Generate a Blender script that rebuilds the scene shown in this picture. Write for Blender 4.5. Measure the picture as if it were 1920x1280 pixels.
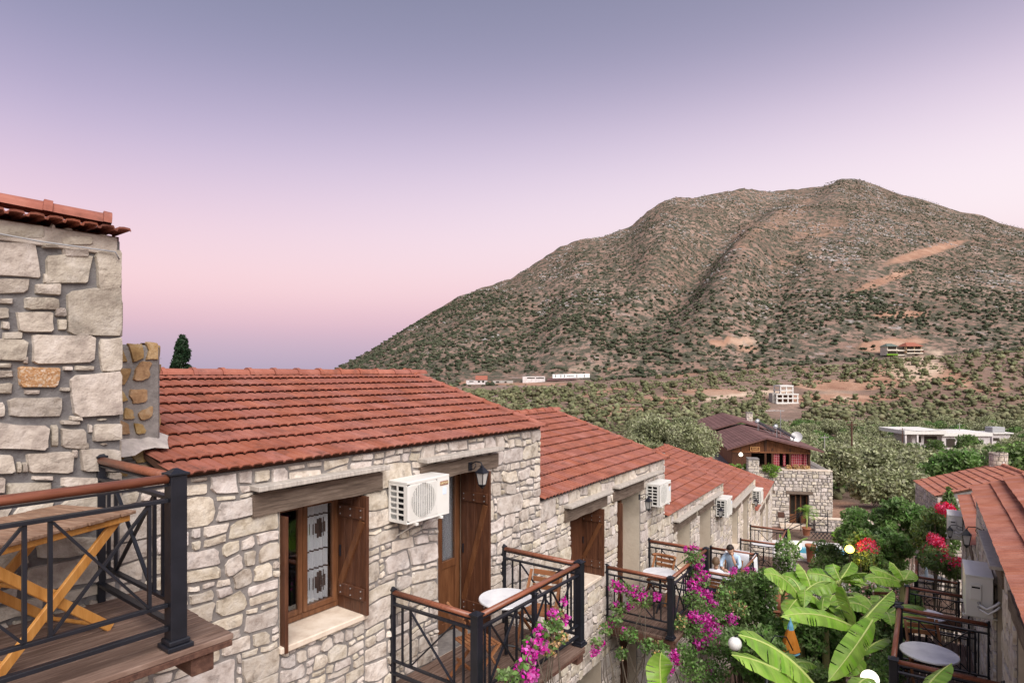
import bpy, math, random
import numpy as np
from mathutils import Vector, Matrix, noise

R = math.radians
rng = random.Random(7)
scene = bpy.context.scene
for o in list(bpy.data.objects):
    bpy.data.objects.remove(o)

# ------------------------------------------------------------------ camera
F, U0, V0 = 1150.0, 960.0, 697.0           # focal length and horizon, in photo pixels
cam_d = bpy.data.cameras.new('camera')
cam_d.sensor_fit = 'HORIZONTAL'
cam_d.sensor_width = 36.0
cam_d.lens = 36.0 * F / 1920.0
cam_d.shift_y = (V0 - 640.0) / 1920.0
cam_d.clip_start = 0.05
cam_d.clip_end = 60000
cam = bpy.data.objects.new('camera', cam_d)
scene.collection.objects.link(cam)
cam.location = (0, 0, 0)
cam.rotation_euler = (R(90), 0, 0)
scene.camera = cam

# ------------------------------------------------------------------ sky
world = bpy.data.worlds.new('World')
scene.world = world
world.use_nodes = True
wn = world.node_tree
wn.nodes.clear()

def srgb(r, g, b):
    f = lambda c: (c / 255.0 / 12.92) if c / 255.0 <= 0.04045 else ((c / 255.0 + 0.055) / 1.055) ** 2.4
    return (f(r), f(g), f(b), 1.0)

w_out = wn.nodes.new('ShaderNodeOutputWorld')
w_bg = wn.nodes.new('ShaderNodeBackground')
w_tc = wn.nodes.new('ShaderNodeTexCoord')
w_sep = wn.nodes.new('ShaderNodeSeparateXYZ')
wn.links.new(w_tc.outputs['Generated'], w_sep.inputs[0])
def w_ramp(stops, src):
    rp = wn.nodes.new('ShaderNodeValToRGB')
    els = rp.color_ramp.elements
    while len(els) > 1:
        els.remove(els[-1])
    els[0].position = stops[0][0]
    els[0].color = stops[0][1]
    for p, c in stops[1:]:
        e = els.new(p)
        e.color = c
    rp.color_ramp.interpolation = 'B_SPLINE'
    wn.links.new(src, rp.inputs[0])
    return rp.outputs[0]
def w_map(src, a, b):
    m = wn.nodes.new('ShaderNodeMapRange')
    m.clamp = True
    m.inputs[1].default_value = a
    m.inputs[2].default_value = b
    wn.links.new(src, m.inputs[0])
    return m.outputs[0]
# elevation (sine) mapped 0..0.6 -> ramp; belt-of-Venus dusk sky
elev = w_map(w_sep.outputs[2], -0.02, 0.58)
def p(e): return (e + 0.02) / 0.60
left = w_ramp([(p(-0.02), srgb(170, 164, 188)), (p(0.01), srgb(186, 171, 193)), (p(0.045), srgb(206, 182, 200)), (p(0.075), srgb(228, 190, 204)),
               (p(0.12), srgb(250, 213, 218)), (p(0.17), srgb(246, 216, 225)), (p(0.23), srgb(234, 208, 226)), (p(0.30), srgb(206, 190, 218)),
               (p(0.36), srgb(182, 172, 204)), (p(0.43), srgb(153, 152, 184)), (p(0.50), srgb(138, 141, 170)), (p(0.56), srgb(124, 129, 158))], elev)
right = w_ramp([(p(-0.02), srgb(176, 160, 190)), (p(0.05), srgb(214, 180, 202)), (p(0.12), srgb(244, 212, 220)),
                (p(0.20), srgb(254, 240, 245)), (p(0.28), srgb(249, 233, 244)), (p(0.36), srgb(220, 204, 226)),
                (p(0.43), srgb(178, 170, 197)), (p(0.49), srgb(156, 153, 180)), (p(0.56), srgb(140, 141, 168))], elev)
side = w_map(w_sep.outputs[0], -0.55, 0.62)
mx = wn.nodes.new('ShaderNodeMix'); mx.data_type = 'RGBA'
wn.links.new(side, mx.inputs[0]); wn.links.new(left, mx.inputs[6]); wn.links.new(right, mx.inputs[7])
# the sun went down behind the camera: the western half of the sky is brighter and warmer
west = w_ramp([(p(-0.02), (1.5, 1.12, 0.82, 1)), (p(0.10), (1.7, 1.32, 1.0, 1)), (p(0.25), (1.35, 1.15, 1.05, 1)),
               (p(0.42), (0.62, 0.60, 0.72, 1)), (p(0.52), (0.36, 0.38, 0.54, 1))], elev)
back = w_map(w_sep.outputs[1], 0.25, -0.75)
mb = wn.nodes.new('ShaderNodeMix'); mb.data_type = 'RGBA'
wn.links.new(back, mb.inputs[0]); wn.links.new(mx.outputs[2], mb.inputs[6]); wn.links.new(west, mb.inputs[7])
wn.links.new(mb.outputs[2], w_bg.inputs[0])
w_bg.inputs[1].default_value = 0.616
wn.links.new(w_bg.outputs[0], w_out.inputs[0])

# soft evening light from the bright western sky behind the camera
sun_d = bpy.data.lights.new('evening_light', 'SUN')
sun_d.energy = 3.3
sun_d.angle = R(50)
sun_d.color = (1.0, 0.94, 0.88)
sun = bpy.data.objects.new('evening_light', sun_d)
scene.collection.objects.link(sun)
d = Vector((-0.28, 0.64, -0.71)).normalized()     # direction the light travels
sun.rotation_euler = d.to_track_quat('-Z', 'Y').to_euler()

vs = scene.view_settings
vs.view_transform = 'Standard'
vs.look = 'None'
vs.exposure = 0.7
vs.gamma = 1.0
vs.use_curve_mapping = False
scene.cycles.max_bounces = 5
scene.cycles.diffuse_bounces = 3
scene.cycles.transparent_max_bounces = 8
scene.cycles.use_denoising = True

# ------------------------------------------------------------------ helpers
def P(u, v, Y):
    "point of the place that lies at depth Y under photo pixel u, v"
    return Vector(((u - U0) / F * Y, Y, (V0 - v) / F * Y))

def px(pt):
    y = max(pt[1], 0.05)
    return U0 + pt[0] / y * F, V0 - pt[2] / y * F

class MB:
    def __init__(s):
        s.v, s.f = [], []
    def add(s, vs_, fs):
        n = len(s.v)
        s.v.extend([tuple(q) for q in vs_])
        s.f.extend([tuple(i + n for i in f) for f in fs])
        return s
    def box(s, x0, y0, z0, x1, y1, z1):
        return s.add([(x0,y0,z0),(x1,y0,z0),(x1,y1,z0),(x0,y1,z0),(x0,y0,z1),(x1,y0,z1),(x1,y1,z1),(x0,y1,z1)],
                     [(0,3,2,1),(4,5,6,7),(0,1,5,4),(1,2,6,5),(2,3,7,6),(3,0,4,7)])
    def bbox(s, x0, y0, z0, x1, y1, z1, b=0.006):
        "box with chamfered edges along its faces"
        cx, cy, cz = (x0+x1)/2, (y0+y1)/2, (z0+z1)/2
        hx, hy, hz = abs(x1-x0)/2, abs(y1-y0)/2, abs(z1-z0)/2
        b = min(b, hx*.45, hy*.45, hz*.45)
        vs_ = []
        for sx in (-1,1):
            for sy in (-1,1):
                for sz in (-1,1):
                    vs_ += [(cx+sx*hx, cy+sy*(hy-b), cz+sz*(hz-b)), (cx+sx*(hx-b), cy+sy*hy, cz+sz*(hz-b)), (cx+sx*(hx-b), cy+sy*(hy-b), cz+sz*hz)]
        def i(sx, sy, sz, k): return ((sx>0)*4+(sy>0)*2+(sz>0))*3+k
        fs = [(i(1,-1,-1,0),i(1,1,-1,0),i(1,1,1,0),i(1,-1,1,0)), (i(-1,-1,-1,0),i(-1,-1,1,0),i(-1,1,1,0),i(-1,1,-1,0)),
              (i(-1,1,-1,1),i(-1,1,1,1),i(1,1,1,1),i(1,1,-1,1)), (i(-1,-1,-1,1),i(1,-1,-1,1),i(1,-1,1,1),i(-1,-1,1,1)),
              (i(-1,-1,1,2),i(1,-1,1,2),i(1,1,1,2),i(-1,1,1,2)), (i(-1,-1,-1,2),i(-1,1,-1,2),i(1,1,-1,2),i(1,-1,-1,2))]
        for a in (-1,1):
            for c in (-1,1):
                fs.append((i(a,c,-1,0),i(a,c,-1,1),i(a,c,1,1),i(a,c,1,0)))
                fs.append((i(a,-1,c,0),i(a,-1,c,2),i(a,1,c,2),i(a,1,c,0)))
                fs.append((i(-1,a,c,1),i(-1,a,c,2),i(1,a,c,2),i(1,a,c,1)))
        for sx in (-1,1):
            for sy in (-1,1):
                for sz in (-1,1):
                    fs.append((i(sx,sy,sz,0),i(sx,sy,sz,1),i(sx,sy,sz,2)))
        return s.add(vs_, fs)
    def beam(s, p, q, w, h, up=(0,0,1), b=0.0):
        "rectangular bar from p to q, w across and h along up"
        p, q, up = Vector(p), Vector(q), Vector(up)
        d_ = (q - p); L = d_.length; d_.normalize()
        side_ = d_.cross(up)
        if side_.length < 1e-4:
            side_ = d_.cross(Vector((1,0,0)))
        side_.normalize(); u_ = side_.cross(d_).normalized()
        m = MB()
        if b: m.bbox(0, -w/2, -h/2, L, w/2, h/2, b)
        else: m.box(0, -w/2, -h/2, L, w/2, h/2)
        return s.add([p + d_*a[0] - side_*a[1] + u_*a[2] for a in m.v], m.f)
    def tube(s, pts, r, n=8, cap=True):
        pts = [Vector(q) for q in pts]
        rr = r if isinstance(r, (list, tuple)) else [r]*len(pts)
        base = len(s.v); prev = None
        for k, q in enumerate(pts):
            t = (pts[min(k+1, len(pts)-1)] - pts[max(k-1, 0)])
            if t.length < 1e-7: t = Vector((0,0,1))
            t.normalize()
            if prev is None:
                a = t.cross(Vector((0,0,1)))
                if a.length < 1e-3: a = t.cross(Vector((1,0,0)))
            else:
                a = prev - t*prev.dot(t)
            a.normalize(); prev = a; b_ = t.cross(a)
            for j in range(n):
                th = 2*math.pi*j/n
                s.v.append(tuple(q + (a*math.cos(th)+b_*math.sin(th))*rr[k]))
        for k in range(len(pts)-1):
            for j in range(n):
                a0 = base+k*n+j; a1 = base+k*n+(j+1)%n
                s.f.append((a0, a1, a1+n, a0+n))
        if cap:
            s.f.append(tuple(base+j for j in range(n))[::-1])
            s.f.append(tuple(base+(len(pts)-1)*n+j for j in range(n)))
        return s
    def lathe(s, prof, c=(0,0,0), n=16, cap=True):
        base = len(s.v)
        for r_, z_ in prof:
            for j in range(n):
                th = 2*math.pi*j/n
                s.v.append((c[0]+r_*math.cos(th), c[1]+r_*math.sin(th), c[2]+z_))
        for k in range(len(prof)-1):
            for j in range(n):
                a0 = base+k*n+j; a1 = base+k*n+(j+1)%n
                s.f.append((a0, a1, a1+n, a0+n))
        if cap:
            s.f.append(tuple(base+j for j in range(n))[::-1])
            s.f.append(tuple(base+(len(prof)-1)*n+j for j in range(n)))
        return s
    def prism(s, poly, d_):
        "poly: list of 3D points (planar), d_: extrusion vector"
        n = len(poly); d_ = Vector(d_)
        vs_ = [Vector(q) for q in poly] + [Vector(q)+d_ for q in poly]
        fs = [tuple(range(n))[::-1], tuple(range(n, 2*n))] + [(i, (i+1) % n, (i+1) % n+n, i+n) for i in range(n)]
        return s.add(vs_, fs)
    def mesh(s, name, m, smooth=False):
        me = bpy.data.meshes.new(name)
        me.from_pydata(s.v, [], s.f)
        if m: me.materials.append(m)
        if smooth:
            me.polygons.foreach_set('use_smooth', [True]*len(me.polygons))
        return me
    def build(s, name, m, parent=None, smooth=False, kind=None):
        return link(name, s.mesh(name, m, smooth), parent, kind)

COL = scene.collection
def link(name, me, parent=None, kind=None):
    o = bpy.data.objects.new(name, me)
    COL.objects.link(o)
    if parent is not None: o.parent = parent
    if kind: o['kind'] = kind
    return o
def tag(o, label, cat, group=None, kind=None):
    o['label'] = label; o['category'] = cat
    if group: o['group'] = group
    if kind: o['kind'] = kind
    return o
def thing(name, label, cat, loc=(0,0,0), rz=0.0, group=None):
    o = bpy.data.objects.new(name, None)
    o.empty_display_size = 0.2
    COL.objects.link(o)
    o.location = loc; o.rotation_euler = (0, 0, rz)
    return tag(o, label, cat, group)
KIDS = {}
def copy_tree(o, loc=None, rz=None, label=None, scale=None):
    c = o.copy(); COL.objects.link(c)
    if loc is not None: c.location = loc
    if rz is not None: c.rotation_euler = (0, 0, rz)
    if scale is not None: c.scale = scale
    if label: c['label'] = label
    if o.name not in KIDS:
        KIDS[o.name] = [ch for ch in bpy.data.objects if ch.parent == o]
    for ch in KIDS[o.name]:
        k = ch.copy(); COL.objects.link(k); k.parent = c
        if ch.name not in KIDS:
            KIDS[ch.name] = [g for g in bpy.data.objects if g.parent == ch]
        for g in KIDS[ch.name]:
            q = g.copy(); COL.objects.link(q); q.parent = k
    return c
def to_world(root, q):
    c, s_ = math.cos(root.rotation_euler[2]), math.sin(root.rotation_euler[2])
    return Vector((root.location[0]+c*q[0]-s_*q[1], root.location[1]+s_*q[0]+c*q[1], root.location[2]+q[2]))

# ------------------------------------------------------------------ materials
def mat(name, cols, scale=4.0, rough=0.8, bump=0.0, bscale=None, island=0.0, metal=0.0, stretch=None,
        transl=0.0, detail=5.0, spec=0.3, hue=0.0, sat=.06, dirt=None, dirt_scale=1.0, dirt_lo=0.55, dirt_hi=0.7, emit=None, estr=0):
    m = bpy.data.materials.new(name); m.use_nodes = True
    nt = m.node_tree; N = nt.nodes; L = nt.links
    bs = N['Principled BSDF']; out = N['Material Output']
    bs.inputs['Roughness'].default_value = rough
    bs.inputs['Metallic'].default_value = metal
    bs.inputs['Specular IOR Level'].default_value = spec
    geo = N.new('ShaderNodeNewGeometry')
    vec = geo.outputs['Position']
    if stretch:
        tc = N.new('ShaderNodeTexCoord')
        mp = N.new('ShaderNodeMapping'); mp.inputs['Scale'].default_value = stretch
        L.new(tc.outputs['Object'], mp.inputs[0]); vec = mp.outputs[0]
    nz = N.new('ShaderNodeTexNoise'); nz.inputs['Scale'].default_value = scale
    nz.inputs['Detail'].default_value = detail; nz.inputs['Roughness'].default_value = 0.62
    L.new(vec, nz.inputs['Vector'])
    rp = N.new('ShaderNodeValToRGB'); e = rp.color_ramp.elements
    while len(e) > 1: e.remove(e[-1])
    k = len(cols)
    e[0].position = 0.28 if k > 1 else 0.5; e[0].color = tuple(cols[0])+(1,)
    for i in range(1, k):
        q = e.new(0.28 + 0.44*i/(k-1)); q.color = tuple(cols[i])+(1,)
    L.new(nz.outputs[0], rp.inputs[0])
    col = rp.outputs[0]
    if dirt:
        n2 = N.new('ShaderNodeTexNoise'); n2.inputs['Scale'].default_value = dirt_scale; n2.inputs['Detail'].default_value = 6
        n2.inputs['Roughness'].default_value = 0.7
        L.new(vec, n2.inputs['Vector'])
        mr = N.new('ShaderNodeMapRange'); mr.inputs[1].default_value = dirt_lo; mr.inputs[2].default_value = dirt_hi
        L.new(n2.outputs[0], mr.inputs[0])
        md = N.new('ShaderNodeMix'); md.data_type = 'RGBA'
        L.new(mr.outputs[0], md.inputs[0]); L.new(col, md.inputs[6]); md.inputs[7].default_value = tuple(dirt)+(1,)
        col = md.outputs[2]
    if island or hue:
        hs = N.new('ShaderNodeHueSaturation')
        def jit(lo, hi, sock):
            mr = N.new('ShaderNodeMapRange'); mr.inputs[3].default_value = lo; mr.inputs[4].default_value = hi
            L.new(sock, mr.inputs[0]); return mr.outputs[0]
        wn_ = N.new('ShaderNodeTexWhiteNoise'); wn_.noise_dimensions = '1D'
        L.new(geo.outputs['Random Per Island'], wn_.inputs['W'])
        oi = N.new('ShaderNodeObjectInfo')
        ad = N.new('ShaderNodeMath'); ad.operation = 'ADD'
        L.new(geo.outputs['Random Per Island'], ad.inputs[0]); L.new(oi.outputs['Random'], ad.inputs[1])
        fr = N.new('ShaderNodeMath'); fr.operation = 'FRACT'; L.new(ad.outputs[0], fr.inputs[0])
        L.new(jit(1-island, 1+island, fr.outputs[0]), hs.inputs['Value'])
        if hue:
            L.new(fr.outputs[0], wn_.inputs['W'])
            L.new(jit(0.5-hue, 0.5+hue, wn_.outputs[0]), hs.inputs['Hue'])
            L.new(jit(1-sat, 1+sat, wn_.outputs[0]), hs.inputs['Saturation'])
        L.new(col, hs.inputs['Color']); col = hs.outputs[0]
    L.new(col, bs.inputs['Base Color'])
    if bump:
        bn = N.new('ShaderNodeTexNoise'); bn.inputs['Scale'].default_value = bscale or scale*4
        bn.inputs['Detail'].default_value = 6; bn.inputs['Roughness'].default_value = 0.65
        L.new(vec, bn.inputs['Vector'])
        bp = N.new('ShaderNodeBump'); bp.inputs['Strength'].default_value = 1.0; bp.inputs['Distance'].default_value = bump
        L.new(bn.outputs[0], bp.inputs['Height']); L.new(bp.outputs[0], bs.inputs['Normal'])
    if transl:
        tr = N.new('ShaderNodeBsdfTranslucent'); L.new(col, tr.inputs[0])
        ms = N.new('ShaderNodeMixShader'); ms.inputs[0].default_value = transl
        L.new(bs.outputs[0], ms.inputs[1]); L.new(tr.outputs[0], ms.inputs[2]); L.new(ms.outputs[0], out.inputs[0])
    if emit:
        bs.inputs['Emission Color'].default_value = tuple(emit)+(1,)
        bs.inputs['Emission Strength'].default_value = estr
    return m

M = {}
M['stone'] = mat('cream_limestone', [(.34,.275,.225),(.56,.49,.425),(.65,.595,.545)], 8, .9, .024, 13, island=.17, hue=.02, sat=.25, dirt=(.23,.195,.17), dirt_scale=5.5, dirt_lo=.54, dirt_hi=.74)
M['stone_big'] = mat('grey_cream_limestone', [(.25,.205,.175),(.41,.355,.30),(.52,.465,.415)], 7, .92, .028, 9, island=.16, hue=.012, dirt=(.24,.21,.18), dirt_scale=5, dirt_lo=.55, dirt_hi=.72)
M['mortar'] = mat('grey_mortar', [(.15,.135,.13),(.22,.20,.19),(.28,.255,.24)], 9, .95, .01, 40)
M['mortar_dark'] = mat('dark_mortar', [(.11,.10,.105),(.16,.15,.15),(.21,.195,.19)], 8, .95, .012, 35)
M['orange_stone'] = mat('lichen_stone', [(.56,.49,.44),(.52,.40,.30),(.36,.17,.06),(.50,.36,.24),(.56,.48,.43)], 30, .9, .012, 20)
M['rubble'] = mat('brown_rubble', [(.16,.09,.04),(.32,.20,.09),(.42,.31,.19)], 9, .9, .012, 20, island=.2, hue=.01)
M['tile'] = mat('terracotta_tile', [(.23,.078,.053),(.31,.112,.078),(.38,.155,.112)], 3.5, .85, .002, 60, island=.07, hue=.003, spec=.15, dirt=(.14,.062,.048), dirt_scale=4.5, dirt_lo=.52, dirt_hi=.74)
M['tile_old'] = mat('orange_tile', [(.28,.10,.068),(.36,.145,.10),(.43,.195,.14)], 3, .85, .002, 60, island=.07, hue=.003, spec=.15)
M['under'] = mat('roof_underlay', [(.10,.05,.035),(.16,.08,.05)], 6, .9)
M['beam'] = mat('weathered_beam', [(.07,.05,.038),(.15,.11,.085),(.24,.185,.145)], 3.0, .9, .008, 14, stretch=(1.2,9,16))
M['board'] = mat('pale_ledge_board', [(.30,.27,.24),(.42,.38,.34),(.55,.50,.44)], 5, .9, .004, 20, stretch=(7,2,1.0))
M['shutter'] = mat('dark_brown_timber', [(.050,.019,.010),(.086,.033,.017),(.13,.054,.027)], 3, .45, .002, 30, stretch=(8,8,1), spec=.4)
M['frame'] = mat('varnished_brown_timber', [(.085,.032,.014),(.135,.054,.023),(.19,.082,.036)], 3, .4, .002, 30, stretch=(9,9,1), spec=.45)
M['rail'] = mat('varnished_handrail', [(.15,.048,.026),(.22,.075,.040),(.28,.10,.056)], 3, .35, .001, 30, stretch=(2,12,12), spec=.5)
M['deck'] = mat('deck_plank', [(.085,.050,.038),(.165,.105,.080),(.25,.175,.14)], 3, .8, .003, 22, stretch=(1.2,14,4), island=.15)
M['bearer'] = mat('bearer_timber', [(.05,.024,.018),(.10,.048,.034),(.15,.08,.055)], 3, .85, .005, 18, stretch=(9,1.5,9))
M['iron'] = mat('black_iron', [(.007,.008,.012),(.014,.015,.022)], 6, .42, .0006, 70, spec=.4)
M['yellow'] = mat('yellow_pine', [(.42,.17,.035),(.55,.25,.06),(.64,.33,.10)], 3, .5, .001, 30, stretch=(8,8,1.2), spec=.4)
M['slat'] = mat('worn_table_slat', [(.14,.075,.045),(.25,.15,.10),(.34,.23,.165)], 4, .8, .003, 24, stretch=(8,1.5,4), island=.1)
M['chair'] = mat('folding_chair_timber', [(.20,.075,.03),(.30,.125,.055),(.38,.19,.09)], 4, .5, .001, 30, island=.1)
M['white'] = mat('white_paint', [(.70,.69,.68),(.78,.77,.76)], 3, .4, .0, spec=.4)
M['white_metal'] = mat('white_casing', [(.66,.64,.60),(.74,.73,.70)], 2.5, .42, .0, spec=.45, dirt=(.50,.46,.40), dirt_scale=4, dirt_lo=.6, dirt_hi=.8)
M['dark'] = mat('dark_cavity', [(.012,.012,.014),(.02,.02,.022)], 3, .8)
M['room'] = mat('dark_room', [(.035,.025,.02),(.05,.04,.03)], 3, .9)
M['sill'] = mat('pale_sill_stone', [(.48,.38,.30),(.62,.52,.42),(.70,.61,.52)], 5, .8, .003, 25)
M['render'] = mat('smooth_reveal_plaster', [(.48,.40,.31),(.60,.52,.42)], 4, .9, .006, 20)
M['marble'] = mat('white_marble', [(.60,.60,.64),(.74,.74,.76),(.80,.80,.81)], 6, .18, spec=.5)
M['curtain'] = mat('white_curtain', [(.80,.80,.82),(.86,.86,.87)], 6, .9, transl=.3)
M['curtain_dark'] = mat('dark_curtain_pattern', [(.06,.04,.035),(.10,.07,.06)], 8, .9)
M['towel'] = mat('white_towel', [(.72,.72,.78),(.80,.80,.83)], 6, .95, .003, 60)
M['stucco'] = mat('white_stucco', [(.55,.50,.50),(.68,.63,.62)], .7, .9, dirt=(.34,.30,.29), dirt_scale=.5, dirt_lo=.5, dirt_hi=.72)
M['concrete'] = mat('bare_concrete', [(.30,.28,.26),(.42,.39,.36)], .8, .9)
M['shingle'] = mat('brown_roof_shingle', [(.105,.052,.048),(.15,.075,.068),(.19,.10,.09)], 1.2, .85, .01, 6, island=.1)
M['cladding'] = mat('brown_board_cladding', [(.13,.05,.022),(.22,.085,.036),(.30,.125,.055)], 3, .6, .003, 15, stretch=(3,3,.5), island=.16)
M['redcloth'] = mat('red_check_curtain', [(.30,.03,.05),(.42,.05,.08)], 6, .9)
M['terracotta'] = mat('terracotta_pot', [(.34,.13,.07),(.45,.19,.11)], 5, .8, .004, 15)
M['steel'] = mat('galvanised_steel', [(.42,.43,.45),(.55,.56,.58)], 5, .4, metal=.7)
M['villa_pale'] = mat('villa_pale', [(.56,.50,.42),(.64,.58,.50)], .3, .9)
M['grey'] = mat('grey_plastic', [(.30,.30,.31),(.38,.38,.39)], 5, .5)
M['panel'] = mat('solar_glass', [(.015,.02,.035),(.03,.035,.06)], 4, .12, spec=.6)
M['skin'] = mat('skin', [(.44,.25,.17),(.54,.33,.23)], 8, .55)
M['hair'] = mat('dark_hair', [(.018,.012,.010),(.035,.024,.018)], 30, .6)
M['hair2'] = mat('brown_hair', [(.10,.06,.035),(.16,.10,.06)], 30, .6)
M['blueshirt'] = mat('light_blue_shirt', [(.38,.52,.70),(.52,.64,.78)], 8, .9)
M['whiteshirt'] = mat('white_shirt', [(.66,.64,.74),(.78,.76,.80)], 8, .9)
M['jeans'] = mat('dark_trousers', [(.05,.06,.10),(.08,.09,.14)], 8, .9)
M['water'] = mat('pool_water', [(.05,.30,.42),(.10,.40,.52)], 2, .06, .01, 3, spec=.6)
M['pooledge'] = mat('white_pool_deck', [(.60,.57,.54),(.72,.69,.66)], 2, .8)
M['paving'] = mat('courtyard_slabs', [(.22,.17,.14),(.34,.28,.23),(.44,.37,.31)], 3, .9, .006, 12, island=.18)
M['lampglow'] = mat('lit_lamp_glass', [(.9,.85,.7)], 3, .4, emit=(1.0,.92,.78), estr=1.1)
M['lampyellow'] = mat('lit_yellow_lamp', [(.9,.6,.1)], 3, .4, emit=(1.0,.62,.08), estr=5)
M['globe'] = mat('white_globe_glass', [(.80,.79,.77)], 3, .25, spec=.5)
def glass_mat():
    m = bpy.data.materials.new('window_glass'); m.use_nodes = True
    nt = m.node_tree; N = nt.nodes; L = nt.links
    N.remove(N['Principled BSDF'])
    g = N.new('ShaderNodeBsdfGlossy'); g.inputs['Roughness'].default_value = .03; g.inputs[0].default_value = (.9,.92,.95,1)
    t = N.new('ShaderNodeBsdfTransparent'); t.inputs[0].default_value = (.96,.97,.98,1)
    fr = N.new('ShaderNodeFresnel'); fr.inputs[0].default_value = 1.5
    a = N.new('ShaderNodeMath'); a.operation = 'MULTIPLY_ADD'; a.inputs[1].default_value = .7; a.inputs[2].default_value = .0
    L.new(fr.outputs[0], a.inputs[0])
    x = N.new('ShaderNodeMixShader'); L.new(a.outputs[0], x.inputs[0]); L.new(t.outputs[0], x.inputs[1]); L.new(g.outputs[0], x.inputs[2])
    L.new(x.outputs[0], N['Material Output'].inputs[0])
    return m
M['glass'] = glass_mat()
def leafmat(name, cols, sc=1.2, tr=.3, isl=.3):
    return mat(name, cols, sc, .5, island=isl, hue=.02, sat=.2, transl=tr, spec=.3, detail=2)
M['olive'] = leafmat('olive_leaf', [(.17,.185,.095),(.275,.29,.155),(.375,.385,.24)], .8, .15, .35)
M['dkleaf'] = leafmat('dark_green_leaf', [(.075,.12,.040),(.135,.205,.066),(.21,.29,.10)], .9)
M['grleaf'] = leafmat('mid_green_leaf', [(.085,.15,.048),(.15,.25,.075),(.23,.35,.115)], 1.0)
M['yeleaf'] = leafmat('yellow_green_leaf', [(.12,.19,.035),(.20,.32,.06),(.30,.42,.10)], 1.2)
M['valley_scrub'] = mat('valley_bush', [(.085,.088,.044),(.14,.142,.074),(.21,.205,.12)], .08, .95, island=.35, hue=.03, detail=3, spec=.1)
M['cypress'] = leafmat('cypress_leaf', [(.018,.04,.018),(.035,.07,.03)], .9)
M['banana'] = mat('banana_leaf', [(.14,.28,.035),(.25,.43,.06),(.38,.56,.11)], 2.2, .38, .004, 24, island=.18, hue=.01, transl=.3, spec=.45)
M['midrib'] = mat('banana_midrib', [(.40,.48,.14),(.50,.56,.20)], 3, .5)
M['bananastem'] = mat('banana_stem', [(.14,.15,.05),(.26,.22,.10)], 5, .7, .004, 20)
M['magenta'] = leafmat('magenta_bract', [(.42,.02,.26),(.66,.05,.42),(.84,.22,.62)], 14, .4, .35)
M['red'] = leafmat('red_bract', [(.42,.01,.05),(.70,.03,.12),(.80,.10,.2)], 12, .4, .3)
M['dryflower'] = leafmat('dry_bract', [(.45,.26,.12),(.62,.42,.24)], 4, .3, .2)
M['whiteflower'] = leafmat('white_flower', [(.65,.58,.55),(.78,.72,.70)], 4, .3, .1)
M['pinkflower'] = leafmat('pink_flower', [(.70,.35,.34),(.80,.50,.45)], 4, .3, .15)
M['yellowflower'] = leafmat('yellow_flower', [(.75,.42,.03),(.85,.60,.08)], 4, .3, .15)
M['bark'] = mat('grey_brown_bark', [(.07,.055,.04),(.16,.13,.10)], 6, .9, .01, 20)
M['orange_fabric'] = mat('orange_lampshade', [(.60,.20,.02),(.75,.30,.05)], 6, .8, transl=.3)
M['bluepaint'] = mat('blue_ribbon', [(.10,.30,.45),(.2,.45,.6)], 6, .8)

def spot(u, v, y0=48.0, y1=1300.0):
    "where the sight line through a photo pixel first meets the terrain"
    Y = y0
    while Y < y1:
        q = P(u, v, Y)
        if H(q.x, Y, False) >= q.z: break
        Y *= 1.004
    q = P(u, v, Y); return Vector((q.x, Y, H(q.x, Y, False)))
def letters(name, cu, parent):
    "text turned into a mesh"
    t = bpy.data.objects.new(name, cu); COL.objects.link(t)
    bpy.context.view_layer.update()
    me = bpy.data.meshes.new_from_object(t.evaluated_get(bpy.context.evaluated_depsgraph_get()))
    bpy.data.objects.remove(t)
    me.materials.clear(); me.materials.append(cu.materials[0])
    return link(name, me, parent)
# ------------------------------------------------------------------ terrain
def interp(tab, x):
    if x <= tab[0][0]: return tab[0][1]
    for (a, b), (c, d_) in zip(tab, tab[1:]):
        if x <= c: return b + (d_-b)*(x-a)/(c-a)
    return tab[-1][1]
SKY = [(-400,720),(300,716),(560,704),(610,699),(650,680),(700,655),(760,615),(800,590),(860,555),(900,540),(960,520),(1000,495),(1045,465),(1085,448),
       (1130,443),(1180,425),(1215,395),(1240,378),(1265,369),(1300,370),(1340,362),(1395,352),(1440,358),(1500,353),(1545,345),(1575,334),
       (1610,333),(1640,342),(1690,360),(1740,372),(1800,395),(1850,405),(1920,425),(2100,470),(2500,600),(2900,680)]
RIDGE_Y = [(-400,700),(600,820),(1000,950),(1270,1060),(1400,1150),(1600,1250),(1750,1180),(1920,1050),(2500,900)]
FOOT = [(-400,-40),(560,-20),(650,-14),(850,-8.6),(1070,-6.0),(1300,0),(1500,6),(1690,10),(1920,16),(2500,20)]
VALLEY = [(45,-10.8),(60,-12.4),(100,-16),(140,-18.6),(200,-18.2),(250,-16.3),(300,-13.4),(350,-9.5)]
def smooth(a, b, x):
    t = min(max((x-a)/(b-a), 0.0), 1.0); return t*t*(3-2*t)
def fbm(x, y, s, o=4):
    return noise.fractal(Vector((x*s, y*s, 3.7)), 0.9, 2.1, o)
def near_z(X, Y):
    t = .57*X + .82*Y
    return max(-6.3 - .2*max(0.0, t-5), -10.8)
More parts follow.
